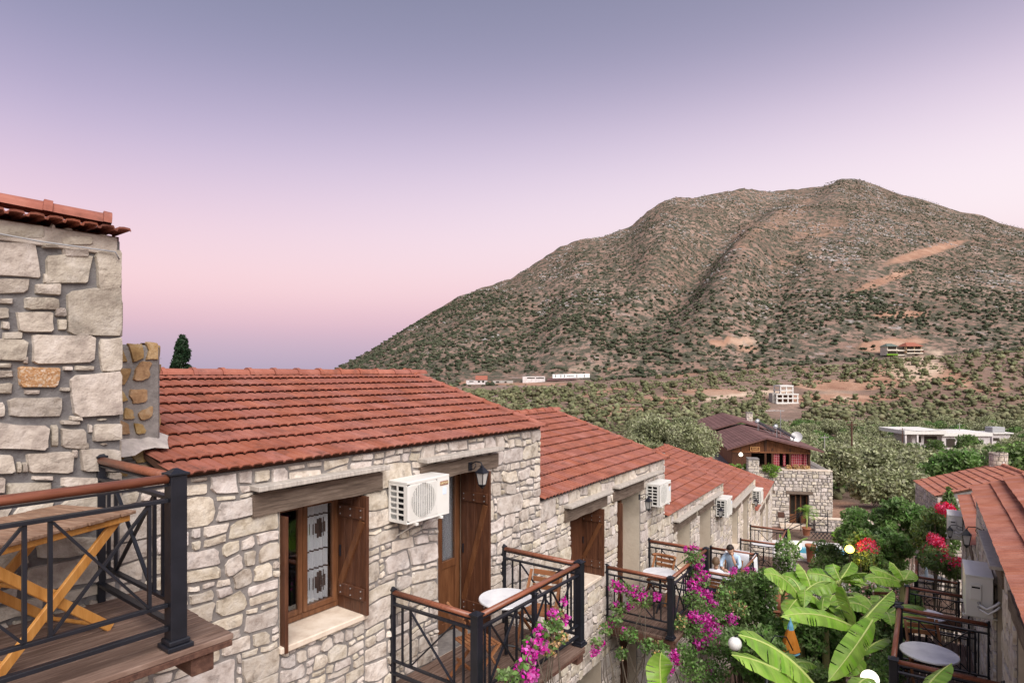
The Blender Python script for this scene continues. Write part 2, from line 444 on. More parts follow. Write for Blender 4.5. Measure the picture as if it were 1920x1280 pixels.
def H(X, Y, rough=True):
    dist = math.hypot(X, Y)
    zn = near_z(X, Y)
    if Y < 5: 
        k = smooth(60, 400, dist)
        return zn*(1-k) + (-14)*k
    if Y < 44: 
        if X < -12: zn -= smooth(12, 60, -X)*6
        return zn
    u = 960 + 1150*X/Y
    ft = interp(FOOT, u)
    if Y < 350:
        vz = interp(VALLEY, Y)
        zv = vz
        if Y > 250:
            k = smooth(250, 350, Y)
            zv = vz*(1-k) + (ft-4.5)*k
        if u < 1150: zv = zv*(1-.25*smooth(1150, 700, u)*smooth(60, 200, Y))
        z = zn + (zv-zn)*smooth(42, 56, Y) if Y < 56 else zv
    elif Y < 430:
        z = ft-4.5 + 4.5*(Y-350)/80
    else:
        yr = interp(RIDGE_Y, u); zr = (V0 - interp(SKY, u))/F*yr
        if Y <= yr:
            s = (Y-430)/(yr-430)
            z = ft + (zr-ft)*(s**1.06)
            if rough:
                # gullies and spurs, fading out at the skyline and the foot
                w = math.sin(math.pi*min(s, 1))
                c1 = 1180 + 270*s
                g = -math.exp(-((u-c1)/60.0)**2)*34*smooth(0, .35, s)
                g += math.exp(-((u-(1290+300*s))/70.0)**2)*20
                g += -math.exp(-((u-(1420+110*s))/40.0)**2)*14
                g += -math.exp(-((u-(980+60*s))/50.0)**2)*12
                z += g*w + fbm(X, Y, .008, 4)*9*w
        else:
            z = zr - (Y-yr)*.35
    if rough:
        z += fbm(X+50, Y, .05, 3)*(.25 if Y < 350 else 1.1)*smooth(44, 80, Y)
    return max(z, -95)

def build_terrain():
    angs = []
    a = -180.0
    while a < 180:
        angs.append(a)
        a += 0.33 if -46 < a < 47 else 4.0
    rings = [0.0] + [2.0*i for i in range(1, 22)] + [44+5*i for i in range(0, 78)] + [434+11*i for i in range(0, 82)] + [1340, 1400, 1500, 1700, 2200, 3200, 5000, 9000]
    vs_, fs = [], []
    for r_ in rings:
        for a in angs:
            t = R(a)
            X = r_*math.sin(t); Y = r_*math.cos(t)
            vs_.append((X, Y, H(X, Y)))
    n = len(angs)
    for i in range(len(rings)-1):
        for j in range(n):
            k = (j+1) % n
            fs.append((i*n+j, i*n+k, (i+1)*n+k, (i+1)*n+j))
    me = bpy.data.meshes.new('terrain')
    me.from_pydata(vs_, [], fs)
    me.polygons.foreach_set('use_smooth', [True]*len(me.polygons))
    # patches of bare red soil, tracks and pale terraces, stored as a colour mask (x: soil, y: pale track, z: scrub)
    SOIL = [(1370,640,38,6,-.06,.9),(1400,655,24,7,0,.6),(1735,473,72,9,-.28,.6),(1655,527,56,8,-.35,.55),(1580,722,80,9,0,1.0),(1560,748,80,9,0,.95),(1660,745,50,5,0,.6),(1420,690,30,8,.2,.5),(1500,690,20,8,.3,.4),(1290,700,40,6,-.2,.5),(1240,660,30,5,-.2,.4),(1340,735,60,6,.03,.9),(1240,750,70,8,0,.6),
            (1170,772,60,10,0,.75),(1100,775,40,7,0,.4),(1690,590,46,6,0,.9),(1690,700,50,22,-.1,.9),(1770,705,48,14,.25,.9),(1655,650,46,10,0,.8),(1690,640,50,6,0,.7),(1560,795,50,4,0,.7),(1690,795,40,3,0,.5),
            (1480,400,50,20,-.5,.36),(1400,440,30,25,-.4,.34),(1540,430,60,16,-.3,.36),(1500,480,60,14,-.3,.3),(1300,520,50,12,.2,.25),(1160,690,40,6,-.1,.4),(1630,880,24,26,.1,.7),(1700,868,20,9,.1,.6),(1850,730,50,6,0,.5),(1570,960,50,18,0,.75),(1440,742,50,10,0,.4),
            (870,717,50,2.5,0,.8),(1000,720,70,2.5,0,.8),(1130,735,40,6,-.2,.6),(1750,690,20,12,0,.7)]
    TRACK = [((1690,712),(1760,692)),((1760,692),(1745,676)),((1745,676),(1765,660)),((1765,660),(1735,655)),((1300,752),(1400,738)),((1400,738),(1480,733)),((1700,850),(1640,905))]
    layer = me.color_attributes.new('ground_kind', 'FLOAT_COLOR', 'POINT')
    data = np.zeros((len(vs_), 4), dtype=np.float32); data[:, 3] = 1
    for i, (X, Y, Z) in enumerate(vs_):
        if Y < 20: 
            data[i, 0] = .3; continue
        u, v = px((X, Y, Z))
        if -100 < u < 2050 and v < 1100:
            so = 0
            for (cu, cv, ru, rv, sl, st) in SOIL:
                du = u-cu; dv = v-cv-sl*du
                q = (du/ru)**2 + (dv/rv)**2
                if q < 2.5: so = max(so, st*smooth(2.2, .4, q))
            tr = 0
            for (a, b) in TRACK:
                ax, ay = a; bx, by = b
                L2 = (bx-ax)**2+(by-ay)**2
                t = min(max(((u-ax)*(bx-ax)+(v-ay)*(by-ay))/L2, 0), 1)
                dd = math.hypot(u-ax-t*(bx-ax), (v-ay-t*(by-ay)))
                tr = max(tr, smooth(5, 2, dd))
            for (cu, cv, ru, rv, st) in [(1718,690,50,24,.8),(1680,645,40,5,.5),(1395,640,30,7,.5),(1340,738,50,4,.35),(1585,746,22,4,.9),(1095,690,30,7,.35),(1570,735,40,5,.3)]:
                tr = max(tr, st*smooth(1.6, .3, ((u-cu)/ru)**2+((v-cv)/rv)**2))
            data[i, 0] = so; data[i, 1] = tr
            data[i, 2] = 1.0 if Y > 420 else .35
    layer.data.foreach_set('color', data.ravel())
    m = bpy.data.materials.new('hill_ground'); m.use_nodes = True
    nt = m.node_tree; N = nt.nodes; L = nt.links
    bs = N['Principled BSDF']; bs.inputs['Roughness'].default_value = .95; bs.inputs['Specular IOR Level'].default_value = .1
    geo = N.new('ShaderNodeNewGeometry'); at = N.new('ShaderNodeAttribute'); at.attribute_name = 'ground_kind'
    sep = N.new('ShaderNodeSeparateColor'); L.new(at.outputs['Color'], sep.inputs[0])
    def nz(scale, det=6, ro=.65):
        n_ = N.new('ShaderNodeTexNoise'); n_.inputs['Scale'].default_value = scale; n_.inputs['Detail'].default_value = det; n_.inputs['Roughness'].default_value = ro
        L.new(geo.outputs['Position'], n_.inputs['Vector']); return n_.outputs[0]
    def ramp(src, stops):
        rp = N.new('ShaderNodeValToRGB'); e = rp.color_ramp.elements
        while len(e) > 1: e.remove(e[-1])
        e[0].position = stops[0][0]; e[0].color = tuple(stops[0][1])+(1,)
        for p_, c in stops[1:]:
            q = e.new(p_); q.color = tuple(c)+(1,)
        L.new(src, rp.inputs[0]); return rp.outputs[0]
    def mix(f, a, b):
        x = N.new('ShaderNodeMix'); x.data_type = 'RGBA'
        L.new(f, x.inputs[0]); L.new(a, x.inputs[6]); L.new(b, x.inputs[7]); return x.outputs[2]
    def rng_(src, a, b, lo=0, hi=1):
        x = N.new('ShaderNodeMapRange'); x.inputs[1].default_value = a; x.inputs[2].default_value = b; x.inputs[3].default_value = lo; x.inputs[4].default_value = hi
        L.new(src, x.inputs[0]); return x.outputs[0]
    def math_(op, a, b):
        x = N.new('ShaderNodeMath'); x.operation = op; x.use_clamp = True
        for k, q in enumerate((a, b)):
            if isinstance(q, (int, float)): x.inputs[k].default_value = q
            else: L.new(q, x.inputs[k])
        return x.outputs[0]
    earth = ramp(nz(.012, 8), [(.3, (.175,.113,.088)), (.5, (.25,.163,.128)), (.68, (.33,.23,.185))])
    rock = ramp(nz(.35, 5), [(.35, (.24,.21,.20)), (.62, (.38,.35,.34))])
    rockmask = rng_(nz(.055, 9, .8), .55, .63)
    rockzone = rng_(nz(.006, 3), .42, .58)
    c = mix(math_('MULTIPLY', rockmask, rockzone), earth, rock)
    scrub = ramp(nz(.5, 4), [(.35, (.058,.056,.042)), (.65, (.105,.10,.072))])
    scrubmask = math_('MULTIPLY', rng_(nz(.13, 7, .75), .44, .53), sep.outputs[2])
    c = mix(scrubmask, c, scrub)
    soilc = ramp(nz(.08, 6), [(.3, (.25,.135,.092)), (.5, (.33,.19,.13)), (.7, (.42,.27,.195))])
    so = rng_(math_('ADD', sep.outputs[0], math_('MULTIPLY', math_('SUBTRACT', nz(.06, 7, .8), .5), 1.6)), .30, .62)
    c = mix(math_('MULTIPLY', so, rng_(sep.outputs[0], 0, .12)), c, soilc)
    pale = ramp(nz(.5), [(.3, (.46,.34,.25)), (.7, (.60,.47,.36))])
    c = mix(sep.outputs[1], c, pale)
    L.new(c, bs.inputs['Base Color'])
    bp = N.new('ShaderNodeBump'); bp.inputs['Strength'].default_value = .7; bp.inputs['Distance'].default_value = 1.5
    L.new(nz(.25, 8, .7), bp.inputs['Height']); L.new(bp.outputs[0], bs.inputs['Normal'])
    me.materials.append(m)
    link('hillside_ground', me, kind='structure')
    # open sea far beyond the left end of the hill
    s = MB(); n = 64
    ring = [(30000*math.cos(2*math.pi*i/n), 30000*math.sin(2*math.pi*i/n), -94.0) for i in range(n)]
    s.add(ring, [tuple(range(n))])
    s.build('sea', mat('sea_water', [(.10,.12,.17),(.12,.14,.19)], .01, .3), kind='structure')
build_terrain()

# --- leaf and bush geometry -------------------------------------------------
def leaf_quads(centres, size, rs, asp=1.6, up=0.0):
    "one small quad leaf at each centre"
    c = np.asarray(centres, dtype=np.float64); n = len(c)
    d_ = rs.normal(size=(n, 3)); d_[:, 2] += up
    d_ /= np.linalg.norm(d_, axis=1)[:, None] + 1e-9
    e = rs.normal(size=(n, 3)); s_ = np.cross(d_, e); s_ /= np.linalg.norm(s_, axis=1)[:, None] + 1e-9
    L_ = size*(.6+.8*rs.random(n))[:, None]*asp/2; W = size*(.6+.8*rs.random(n))[:, None]/2
    v = np.stack([c-d_*L_, c+s_*W, c+d_*L_, c-s_*W], axis=1).reshape(-1, 3)
    return v
def quads_mesh(name, v, m, extra=None):
    "v: (4n,3) vertices; every four make a face"
    n = len(v)//4
    me = bpy.data.meshes.new(name)
    me.vertices.add(len(v)); me.vertices.foreach_set('co', v.astype(np.float32).ravel())
    me.loops.add(4*n); me.loops.foreach_set('vertex_index', np.arange(4*n, dtype=np.int32))
    me.polygons.add(n); me.polygons.foreach_set('loop_start', np.arange(0, 4*n, 4, dtype=np.int32))
    me.polygons.foreach_set('loop_total', np.full(n, 4, dtype=np.int32))
    me.update(calc_edges=True); me.materials.append(m)
    return me
def clump_points(rs, n, clumps, shell=.75):
    "points spread through a set of (cx,cy,cz,r) clumps, mostly near their shells"
    cl = np.array(clumps); w = cl[:, 3]**2; w /= w.sum()
    k = rs.choice(len(cl), n, p=w)
    d_ = rs.normal(size=(n, 3)); d_ /= np.linalg.norm(d_, axis=1)[:, None]
    rad = cl[k, 3]*(shell + (1.12-shell)*rs.random(n)**.7)
    sq = np.array([1, 1, .8])
    return cl[k, :3] + d_*rad[:, None]*sq
def crown_clumps(rs, rad, hgt, z0, n, cr=.42):
    out = []
    for i in range(n):
        a = rs.random()*2*math.pi; q = math.sqrt(rs.random())
        h = rs.random()
        wr = math.sin(math.pi*min(max(.12+.8*h, 0), 1))**.6
        out.append((rad*.72*q*wr*math.cos(a), rad*.72*q*wr*math.sin(a), z0+hgt*(.14+.76*h), rad*cr*(.6+.6*rs.random())))
    return out
ICO = None
def ico():
    global ICO
    if ICO is None:
        t = (1+5**.5)/2
        v = np.array([(-1,t,0),(1,t,0),(-1,-t,0),(1,-t,0),(0,-1,t),(0,1,t),(0,-1,-t),(0,1,-t),(t,0,-1),(t,0,1),(-t,0,-1),(-t,0,1)], dtype=np.float64)
        v /= np.linalg.norm(v[0])
        f = np.array([(0,11,5),(0,5,1),(0,1,7),(0,7,10),(0,10,11),(1,5,9),(5,11,4),(11,10,2),(10,7,6),(7,1,8),(3,9,4),(3,4,2),(3,2,6),(3,6,8),(3,8,9),(4,9,5),(2,4,11),(6,2,10),(8,6,7),(9,8,1)])
        ICO = (v, f)
    return ICO
def blobs_mesh(name, centres, sizes, m, rs, jag=.28):
    "rough low bushes, one faceted blob each"
    v, f = ico(); n = len(centres)
    c = np.asarray(centres); s_ = np.asarray(sizes)
    ang = rs.random(n)*2*math.pi
    ca, sa = np.cos(ang)[:, None], np.sin(ang)[:, None]
    X = v[None, :, 0]*ca - v[None, :, 1]*sa; Y = v[None, :, 0]*sa + v[None, :, 1]*ca; Z = np.repeat(v[None, :, 2], n, 0)
    j = 1 + jag*rs.normal(size=(n, 12))
    P_ = np.stack([X*j*s_[:, 0:1], Y*j*s_[:, 0:1], Z*j*s_[:, 1:2]], axis=2) + c[:, None, :]
    F_ = f[None] + (np.arange(n)*12)[:, None, None]
    me = bpy.data.meshes.new(name); nv = n*12; nf = n*20
    me.vertices.add(nv); me.vertices.foreach_set('co', P_.astype(np.float32).ravel())
    me.loops.add(nf*3); me.loops.foreach_set('vertex_index', F_.astype(np.int32).ravel())
    me.polygons.add(nf); me.polygons.foreach_set('loop_start', np.arange(0, nf*3, 3, dtype=np.int32))
    me.polygons.foreach_set('loop_total', np.full(nf, 3, dtype=np.int32))
    me.update(calc_edges=True); me.materials.append(m)
    return me
M['scrub'] = mat('maquis_scrub', [(.034,.042,.026),(.060,.068,.042),(.115,.112,.074)], .06, .95, island=.38, hue=.03, detail=3, spec=.1)

def hill_scrub():
    rs = np.random.RandomState(5)
    pts, siz = [], []
    tries = 0
    while len(pts) < 52000 and tries < 120000:
        tries += 1
        q = rs.random()
        Y = math.sqrt(400**2 + q*(1230**2-400**2)); u = rs.uniform(560, 2010)
        X = (u-960)/1150*Y
        yr = interp(RIDGE_Y, u)
        if Y > yr-16: continue
        z = H(X, Y)
        v = px((X, Y, z))[1]
        dens = .5+.9*noise.noise(Vector((X*.012, Y*.012, 1)))+.6*noise.noise(Vector((X*.05, Y*.05, 5)))
        dens += .3 if v > 560 else .34
        if (1380 < u < 1580 and v < 480 - (u-1480)*.3): dens -= .45
        if 1640 < u < 1790 and 636 < v < 720: dens -= 1.25
        if 1500 < u < 1640 and 714 < v < 758: dens -= .9
        if abs(u-1370) < 45 and abs(v-640) < 9: dens -= 1.5
        k = v - (475 - (u-1730)*.32)
        if 1620 < u < 1820 and abs(k) < 10: dens -= 1.3
        if 860 < u < 1110 and 700 < v < 722: continue
        if u > 1745 and 600 < v < 745 and (z % 4.6) > 2.4 and rs.random() < .85: continue      # bushes keep to the old terrace walls
        if dens < rs.random(): continue
        big = v > 545 and rs.random() < .30+.5*smooth(-.1, .5, noise.noise(Vector((X*.02, Y*.02, 30))))
        s_ = rs.uniform(.55, 1.25) * (1.0 if rs.random() < .8 else 1.6)
        if v < 470: s_ *= .85
        if Y > yr-60: s_ *= .7
        if not big:
            pts.append((X, Y, z+s_*.22)); siz.append((s_, s_*.62))
        else:
            w_ = rs.uniform(1.3, 2.6)
            for _ in range(int(3+w_*2)):
                a = rs.random()*6.28; q = w_*.6*rs.random(); s2 = w_*rs.uniform(.35, .62)
                pts.append((X+q*math.cos(a), Y+q*math.sin(a), z+w_*(.25+.45*rs.random()))); siz.append((s2, s2*.8))
    me = blobs_mesh('hill_scrub', pts, np.array(siz), M['scrub'], rs, .22)
    o = link('hill_scrub', me)
    tag(o, 'dark green and brown scrub bushes dotted all over the stony hillside', 'scrub', kind='stuff')
hill_scrub()
def outcrops():
    rs = np.random.RandomState(15); pts, siz = [], []
    for _ in range(24000):
        Y = math.sqrt(560**2 + rs.random()*(1230**2-560**2)); u = rs.uniform(760, 1960); X = (u-960)/1150*Y
        yr = interp(RIDGE_Y, u)
        if Y > yr: continue
        z = H(X, Y); v = px((X, Y, z))[1]
        if v > 640: continue
        k = noise.noise(Vector((X*.01, Y*.01, 70)))+.7*noise.noise(Vector((X*.04, Y*.04, 3)))
        if k < .12+.25*smooth(420, 620, v): continue
        s_ = rs.uniform(.5, 1.5); pts.append((X, Y, z+.1)); siz.append((s_*1.3, s_*.55))
    me = blobs_mesh('rock_outcrops', pts, np.array(siz), M['outcrop'], rs, .2)
    tag(link('rock_outcrops', me), 'pale grey rock outcrops strewn over the upper hillside', 'rocks', kind='stuff')
M['outcrop'] = mat('grey_outcrop', [(.25,.23,.22),(.38,.355,.345),(.50,.47,.45)], .1, .95, island=.2)
outcrops()

# --- valley trees --------------------------------------------------------
def tree_meshes(rs, rad, hgt, trunk, nleaf, leaf, lm, clumps=16, cr=.42, asp=1.8, core=.0):
    cl = crown_clumps(rs, rad, hgt-trunk, trunk, clumps, cr)
    pts = clump_points(rs, nleaf, cl, .6)
    v = leaf_quads(pts, leaf, rs, asp)
    crown = quads_mesh('crown', v, lm)
    t = MB()
    t.tube([(0,0,-.3),(rad*.03,0,trunk*.6),(rad*.05,rad*.04,trunk*1.15)], [rad*.09, rad*.065, rad*.05], 7)
    for i in range(5):
        a = i*1.3+rs.random(); e = cl[i % len(cl)]
        t.tube([(rad*.04, rad*.02, trunk*.9), (e[0]*.5, e[1]*.5, (trunk+e[2])/2), (e[0]*.9, e[1]*.9, e[2])], [rad*.045, rad*.03, rad*.012], 5)
    return crown, t.mesh('trunk', M['bark'], True)
def make_tree(name, label, cat, meshes, loc, rz, sc, group):
    o = thing(name, label, cat, loc, rz, group); o.scale = sc
    link('crown', meshes[0], o); link('trunk', meshes[1], o)
    return o
BLD = [(1690,1870,800,870),(1440,1505,720,758),(1640,1690,870,925)]
def valley():
    rs = np.random.RandomState(11)
    olv = [tree_meshes(rs, 2.5, 3.9, .7, 1700, .22, M['olive'], 15) for _ in range(4)]
    drk = [tree_meshes(rs, 2.5, 3.7, .4, 1700, .22, M['dkleaf'], 14) for _ in range(3)]
    grn = [tree_meshes(rs, 2.1, 3.6, .6, 1500, .21, M['grleaf'], 14) for _ in range(2)]
    placed = []
    spots = []
    Y = 62.0
    while Y < 400:
        step = 5.2 + (Y-60)*.010
        xl = -.22*Y if Y > 120 else .30*Y
        x = xl + rs.uniform(0, step)
        while x < .90*Y:
            X = x + rs.uniform(-.32, .32)*step; YY = Y + rs.uniform(-.35, .35)*step
            x += step*rs.uniform(.8, 1.3)
            z = H(X, YY); u, v = px((X, YY, z))
            if not (820 < u < 1990): continue
            if u < 1180 and v > 800: continue
            # keep roofs of the place, bare soil patches and far buildings clear
            bad = False
            for (cu, cv, ru, rv) in [(1635,885,26,32),(1702,862,22,12),(1340,736,70,10),(1720,705,70,16),(1575,732,75,18),(1240,750,60,8),(1478,738,35,22),(1690,795,30,4),(1560,795,50,4),(1170,770,50,9),(1060,705,60,12)]:
                if ((u-cu)/ru)**2+((v-cv)/rv)**2 < 1: bad = rs.random() < .7
            if 118 < YY < 152 and 1675 < u < 1885: bad = True
            if 80 < YY <= 118 and 1685 < u < 1875 and v < 905: bad = True
            if YY < 305 and 1440 < u < 1508 and 730 < v < 800: bad = True
            if bad: continue
            dn = noise.noise(Vector((X*.03, YY*.03, 9)))
            if YY > 240 and dn < -.28+.5*smooth(280, 400, YY): continue
            spots.append((X, YY, z, u, v, dn))
        Y += step*.92
    spots.sort(key=lambda s_: s_[1])
    n = 0
    far_pts, far_siz = [], []
    for (X, Y_, z, u, v, dn) in spots:
        big = rs.uniform(.8, 1.25)
        r_ = rs.random()
        near = Y_ < 130
        if near: kind = 'o' if r_ < .82 else 'g'
        else: kind = 'o' if r_ < .52 else ('d' if r_ < .74 else 'g')
        if u < 1250 and Y_ > 150: kind = 'd' if r_ < .6 else 'o'
        if n < 290:
            n += 1
            if kind == 'o':
                make_tree('olive_tree', 'silvery olive tree in the grove on the near valley floor' if near else 'olive tree in the scrubby fields at the foot of the hill', 'olive tree', olv[n % 4], (X, Y_, z), rs.random()*6.28, (big, big, big*.95), 'olive trees of the valley')
            elif kind == 'd':
                make_tree('evergreen_tree', 'dark rounded evergreen tree in the valley between grove and hill', 'tree', drk[n % 3], (X, Y_, z), rs.random()*6.28, (big, big, big*.85), 'dark evergreens of the valley')
            else:
                make_tree('carob_tree', 'fresh green bushy tree standing among the olives of the valley', 'tree', grn[n % 2], (X, Y_, z), rs.random()*6.28, (big, big, big*.9), 'green trees of the valley')
        else:
            for k in range(9):
                a = rs.random()*6.28; q = rs.random()*1.5*big
                far_pts.append((X+q*math.cos(a), Y_+q*math.sin(a), z+.5+rs.random()*1.7*big)); s_ = rs.uniform(.5, 1.1)*big
                far_siz.append((s_, s_*.8))
    # undergrowth and the trees beyond the first three hundred
    for k in range(8000):
        Y_ = 56+ 350*rs.random()**.8; u = rs.uniform(830, 1980); X = (u-960)/1150*Y_
        z = H(X, Y_); v = px((X, Y_, z))[1]
        if any(((u-cu)/ru)**2+((v-cv)/rv)**2 < 1 for (cu, cv, ru, rv) in [(1635,885,26,32),(1340,736,60,6),(1575,732,75,16),(1478,738,30,20),(1060,705,60,12)]): continue
        if 118 < Y_ < 152 and 1675 < u < 1885: continue
        if 1440 < u < 1508 and 730 < v < 790: continue
        if Y_ < 75 and rs.random() < .6: continue
        if rs.random() < smooth(270, 400, Y_)*.9+.5*noise.noise(Vector((X*.02, Y_*.02, 88))): continue
        for _ in range(3):
            s_ = rs.uniform(.3, .8)
            far_pts.append((X+rs.normal()*.8, Y_+rs.normal()*.8, z+s_*.4)); far_siz.append((s_, s_*.7))
    me = blobs_mesh('valley_scrub', far_pts, np.array(far_siz), M['valley_scrub'], rs, .28)
    o = link('valley_scrub', me)
    tag(o, 'mass of bushes and small trees covering the far fields and field edges', 'scrub', kind='stuff')
valley()
# ------------------------------------------------------------------ stonework
def course_cells(w, h, rg, lo=.13, hi=.30, wide=(.8, 2.3)):
    cells = []; z = 0.0
    while z < h-1e-4:
        ch = rg.uniform(lo, hi)
        if h-z-ch < lo*.8: ch = h-z
        x = 0.0
        while x < w-1e-4:
            cw = ch*rg.uniform(*wide)
            if w-x-cw < .11: cw = w-x
            r_ = rg.random()
            if ch > lo*1.25 and r_ < .30:                       # two stones on top of each other
                k = z + ch*rg.uniform(.35, .65)
                for (a, b) in ((z, k), (k, z+ch)):
                    if cw > .26 and rg.random() < .55:
                        q = x + cw*rg.uniform(.35, .65); cells += [(x, a, q, b), (q, a, x+cw, b)]
                    else: cells.append((x, a, x+cw, b))
            elif ch > lo*1.1 and cw > .24 and r_ < .50:          # a column of chips beside a block
                q = x+cw-rg.uniform(.06, .10); n = 2 if ch < .22 else 3
                cells.append((x, z, q, z+ch))
                for i in range(n): cells.append((q, z+ch*i/n, x+cw, z+ch*(i+1)/n))
            elif ch > lo*1.3 and r_ < .66:                       # a block under a flat chip
                k = z+ch-rg.uniform(.045, .07); cells += [(x, z, x+cw, k)]
                q = x + cw*rg.uniform(.4, .6); cells += [(x, k, q, z+ch), (q, k, x+cw, z+ch)]
            else: cells.append((x, z, x+cw, z+ch))
            x += cw
        z += ch
    return cells
def stone_geo(c, W_, H_, gap, d_, rg, seed, warp=.022):
    "a rough-faced stone filling cell c of a W_ x H_ patch, in (x, z, out) coordinates"
    x0, z0, x1, z1 = c
    g = [gap*rg.uniform(.35, 1.0) for _ in range(4)]
    x0 += g[0]*.5; x1 -= g[1]*.5; z0 += g[2]*.5; z1 -= g[3]*.5
    w, h = x1-x0, z1-z0
    if w < .022 or h < .018: return None
    m_ = min(w, h)
    ct = [m_*(rg.uniform(.03, .12) if rg.random() < .7 else rg.uniform(.15, .3)) for _ in range(4)]
    pts = [(x0+ct[0], z0), ((x0+x1)/2, z0), (x1-ct[1], z0), (x1, z0+ct[1]), (x1, (z0+z1)/2), (x1, z1-ct[2]),
           (x1-ct[2], z1), ((x0+x1)/2, z1), (x0+ct[3], z1), (x0, z1-ct[3]), (x0, (z0+z1)/2), (x0, z0+ct[0])]
    out = []
    j = m_*.045
    for (a, b) in pts:
        k = min(1.0, min(a, W_-a, b, H_-b)/.12) if warp else 0
        k = max(k, 0)
        n1 = noise.noise(Vector((a*1.7, b*1.7, seed)))*warp*2.2*k; n2 = noise.noise(Vector((a*1.7, b*1.7, seed+40)))*warp*2.2*k
        n1 += noise.noise(Vector((a*7, b*7, seed+9)))*warp*.9*k; n2 += noise.noise(Vector((a*7, b*7, seed+60)))*warp*.9*k
        out.append((a+n1+rg.uniform(-j, j), b+n2+rg.uniform(-j, j)))
    return stone_solid(out, d_, rg, w, h)
def stone_solid(out, d_, rg, w, h):
    m_ = min(w, h)
    cx = sum(q[0] for q in out)/12; cz = sum(q[1] for q in out)/12
    ins = min(.012/ max(m_, .03), .25)
    tx, tz = rg.uniform(-.2, .2)*d_, rg.uniform(-.2, .2)*d_
    V_ = [(a, b, -.012) for a, b in out]
    V_ += [(cx+(a-cx)*(1-ins), cz+(b-cz)*(1-ins), d_*(rg.uniform(.84, 1.0)) + (a-cx)/max(w, .01)*tx*2 + (b-cz)/max(h, .01)*tz*2) for a, b in out]
    V_.append((cx+rg.uniform(-.1, .1)*w, cz+rg.uniform(-.1, .1)*h, d_*rg.uniform(.95, 1.1)))
    F_ = [(i, (i+1) % 12, 12+(i+1) % 12, 12+i) for i in range(12)] + [(12+i, 12+(i+1) % 12, 24) for i in range(12)]
    return V_, F_, (cx, cz), w*h
def stone_patch(O, U, Vv, N, w, h, rg, gap=.024, d_=.026, **kw):
    "stones over a rectangle; returns a list of (verts, faces, size) in the local frame of the root"
    O, U, Vv, N = Vector(O), Vector(U), Vector(Vv), Vector(N)
    seed = rg.uniform(0, 99); res = []; wp = kw.pop('warp', .024)
    for c in course_cells(w, h, rg, **kw):
        s = stone_geo(c, w, h, gap, d_*rg.uniform(.6, 1.2), rg, seed, wp)
        if s is None: continue
        vs_ = [O+U*a+Vv*b+N*e for a, b, e in s[0]]
        res.append((vs_, s[1], O+U*s[2][0]+Vv*s[2][1], s[3]))
    return res
def emit_stones(root, stones, m, keep=300, name='stone', odd=None):
    "the stones that show largest become parts named stone, the rest one joined part"
    sc = []
    for i, (vs_, fs, c, a) in enumerate(stones):
        w = to_world(root, c)
        s_ = -1
        if w.y > .3:
            u, v = px(w)
            if -40 < u < 1960 and -40 < v < 1330: s_ = a/w.y**2
        sc.append((s_, i))
    sc.sort(reverse=True)
    big = [i for s_, i in sc[:keep] if s_ > 0]
    bigs = set(big)
    for i in big:
        vs_, fs, c, a = stones[i]
        me = MB().add([v-c for v in vs_], fs).mesh(name, M['orange_stone'] if odd and (c-odd).length < .02 else m)
        o = link(name, me, root); o.location = c
    rest = MB()
    for i, (vs_, fs, c, a) in enumerate(stones):
        if i not in bigs: rest.add(vs_, fs)
    if rest.v:
        o = rest.build('stonework', m, root); o['kind'] = 'stuff'

# ------------------------------------------------------------------ tiles
def tile_mesh(w, L, ribs=2, name='roof_tile', m=None, hs=1.0):
    pr = []
    p_ = w/ribs
    for i in range(ribs):
        x = i*p_
        pr += [(x, 0), (x+.17*p_, 0), (x+.25*p_, .012), (x+.55*p_, .015), (x+.92*p_, .013)]
    pr.append((w, .002)); pr = [(x, z*hs) for x, z in pr]
    s = MB(); n = len(pr)
    s.v = [(x, 0, z+.034) for x, z in pr] + [(x, L, z-.004) for x, z in pr] + [(x, .004, z+.034-.014) for x, z in pr]
    s.f = [(i, i+1, n+i+1, n+i) for i in range(n-1)] + [(2*n+i, 2*n+i+1, i+1, i) for i in range(n-1)]
    return s.mesh(name, m or M['tile'])
def ridge_mesh(L=.42, r_=.085, name='ridge_tile', m=None):
    s = MB(); n = 7
    for (x, k) in ((0, 1.12), (.05, 1.14), (.055, .95), (L, .88)):
        for j in range(n+1):
            th = math.pi*j/n
            s.v.append((x, math.cos(th)*r_*k*1.15, math.sin(th)*r_*k-.02))
    for a in range(3):
        for j in range(n):
            q = a*(n+1)+j; s.f.append((q, q+1, q+n+2, q+n+1))
    s.f.append(tuple(range(n+1)))
    return s.mesh(name, m or M['tile'])
TILE_CACHE = {}
L_first = [1]
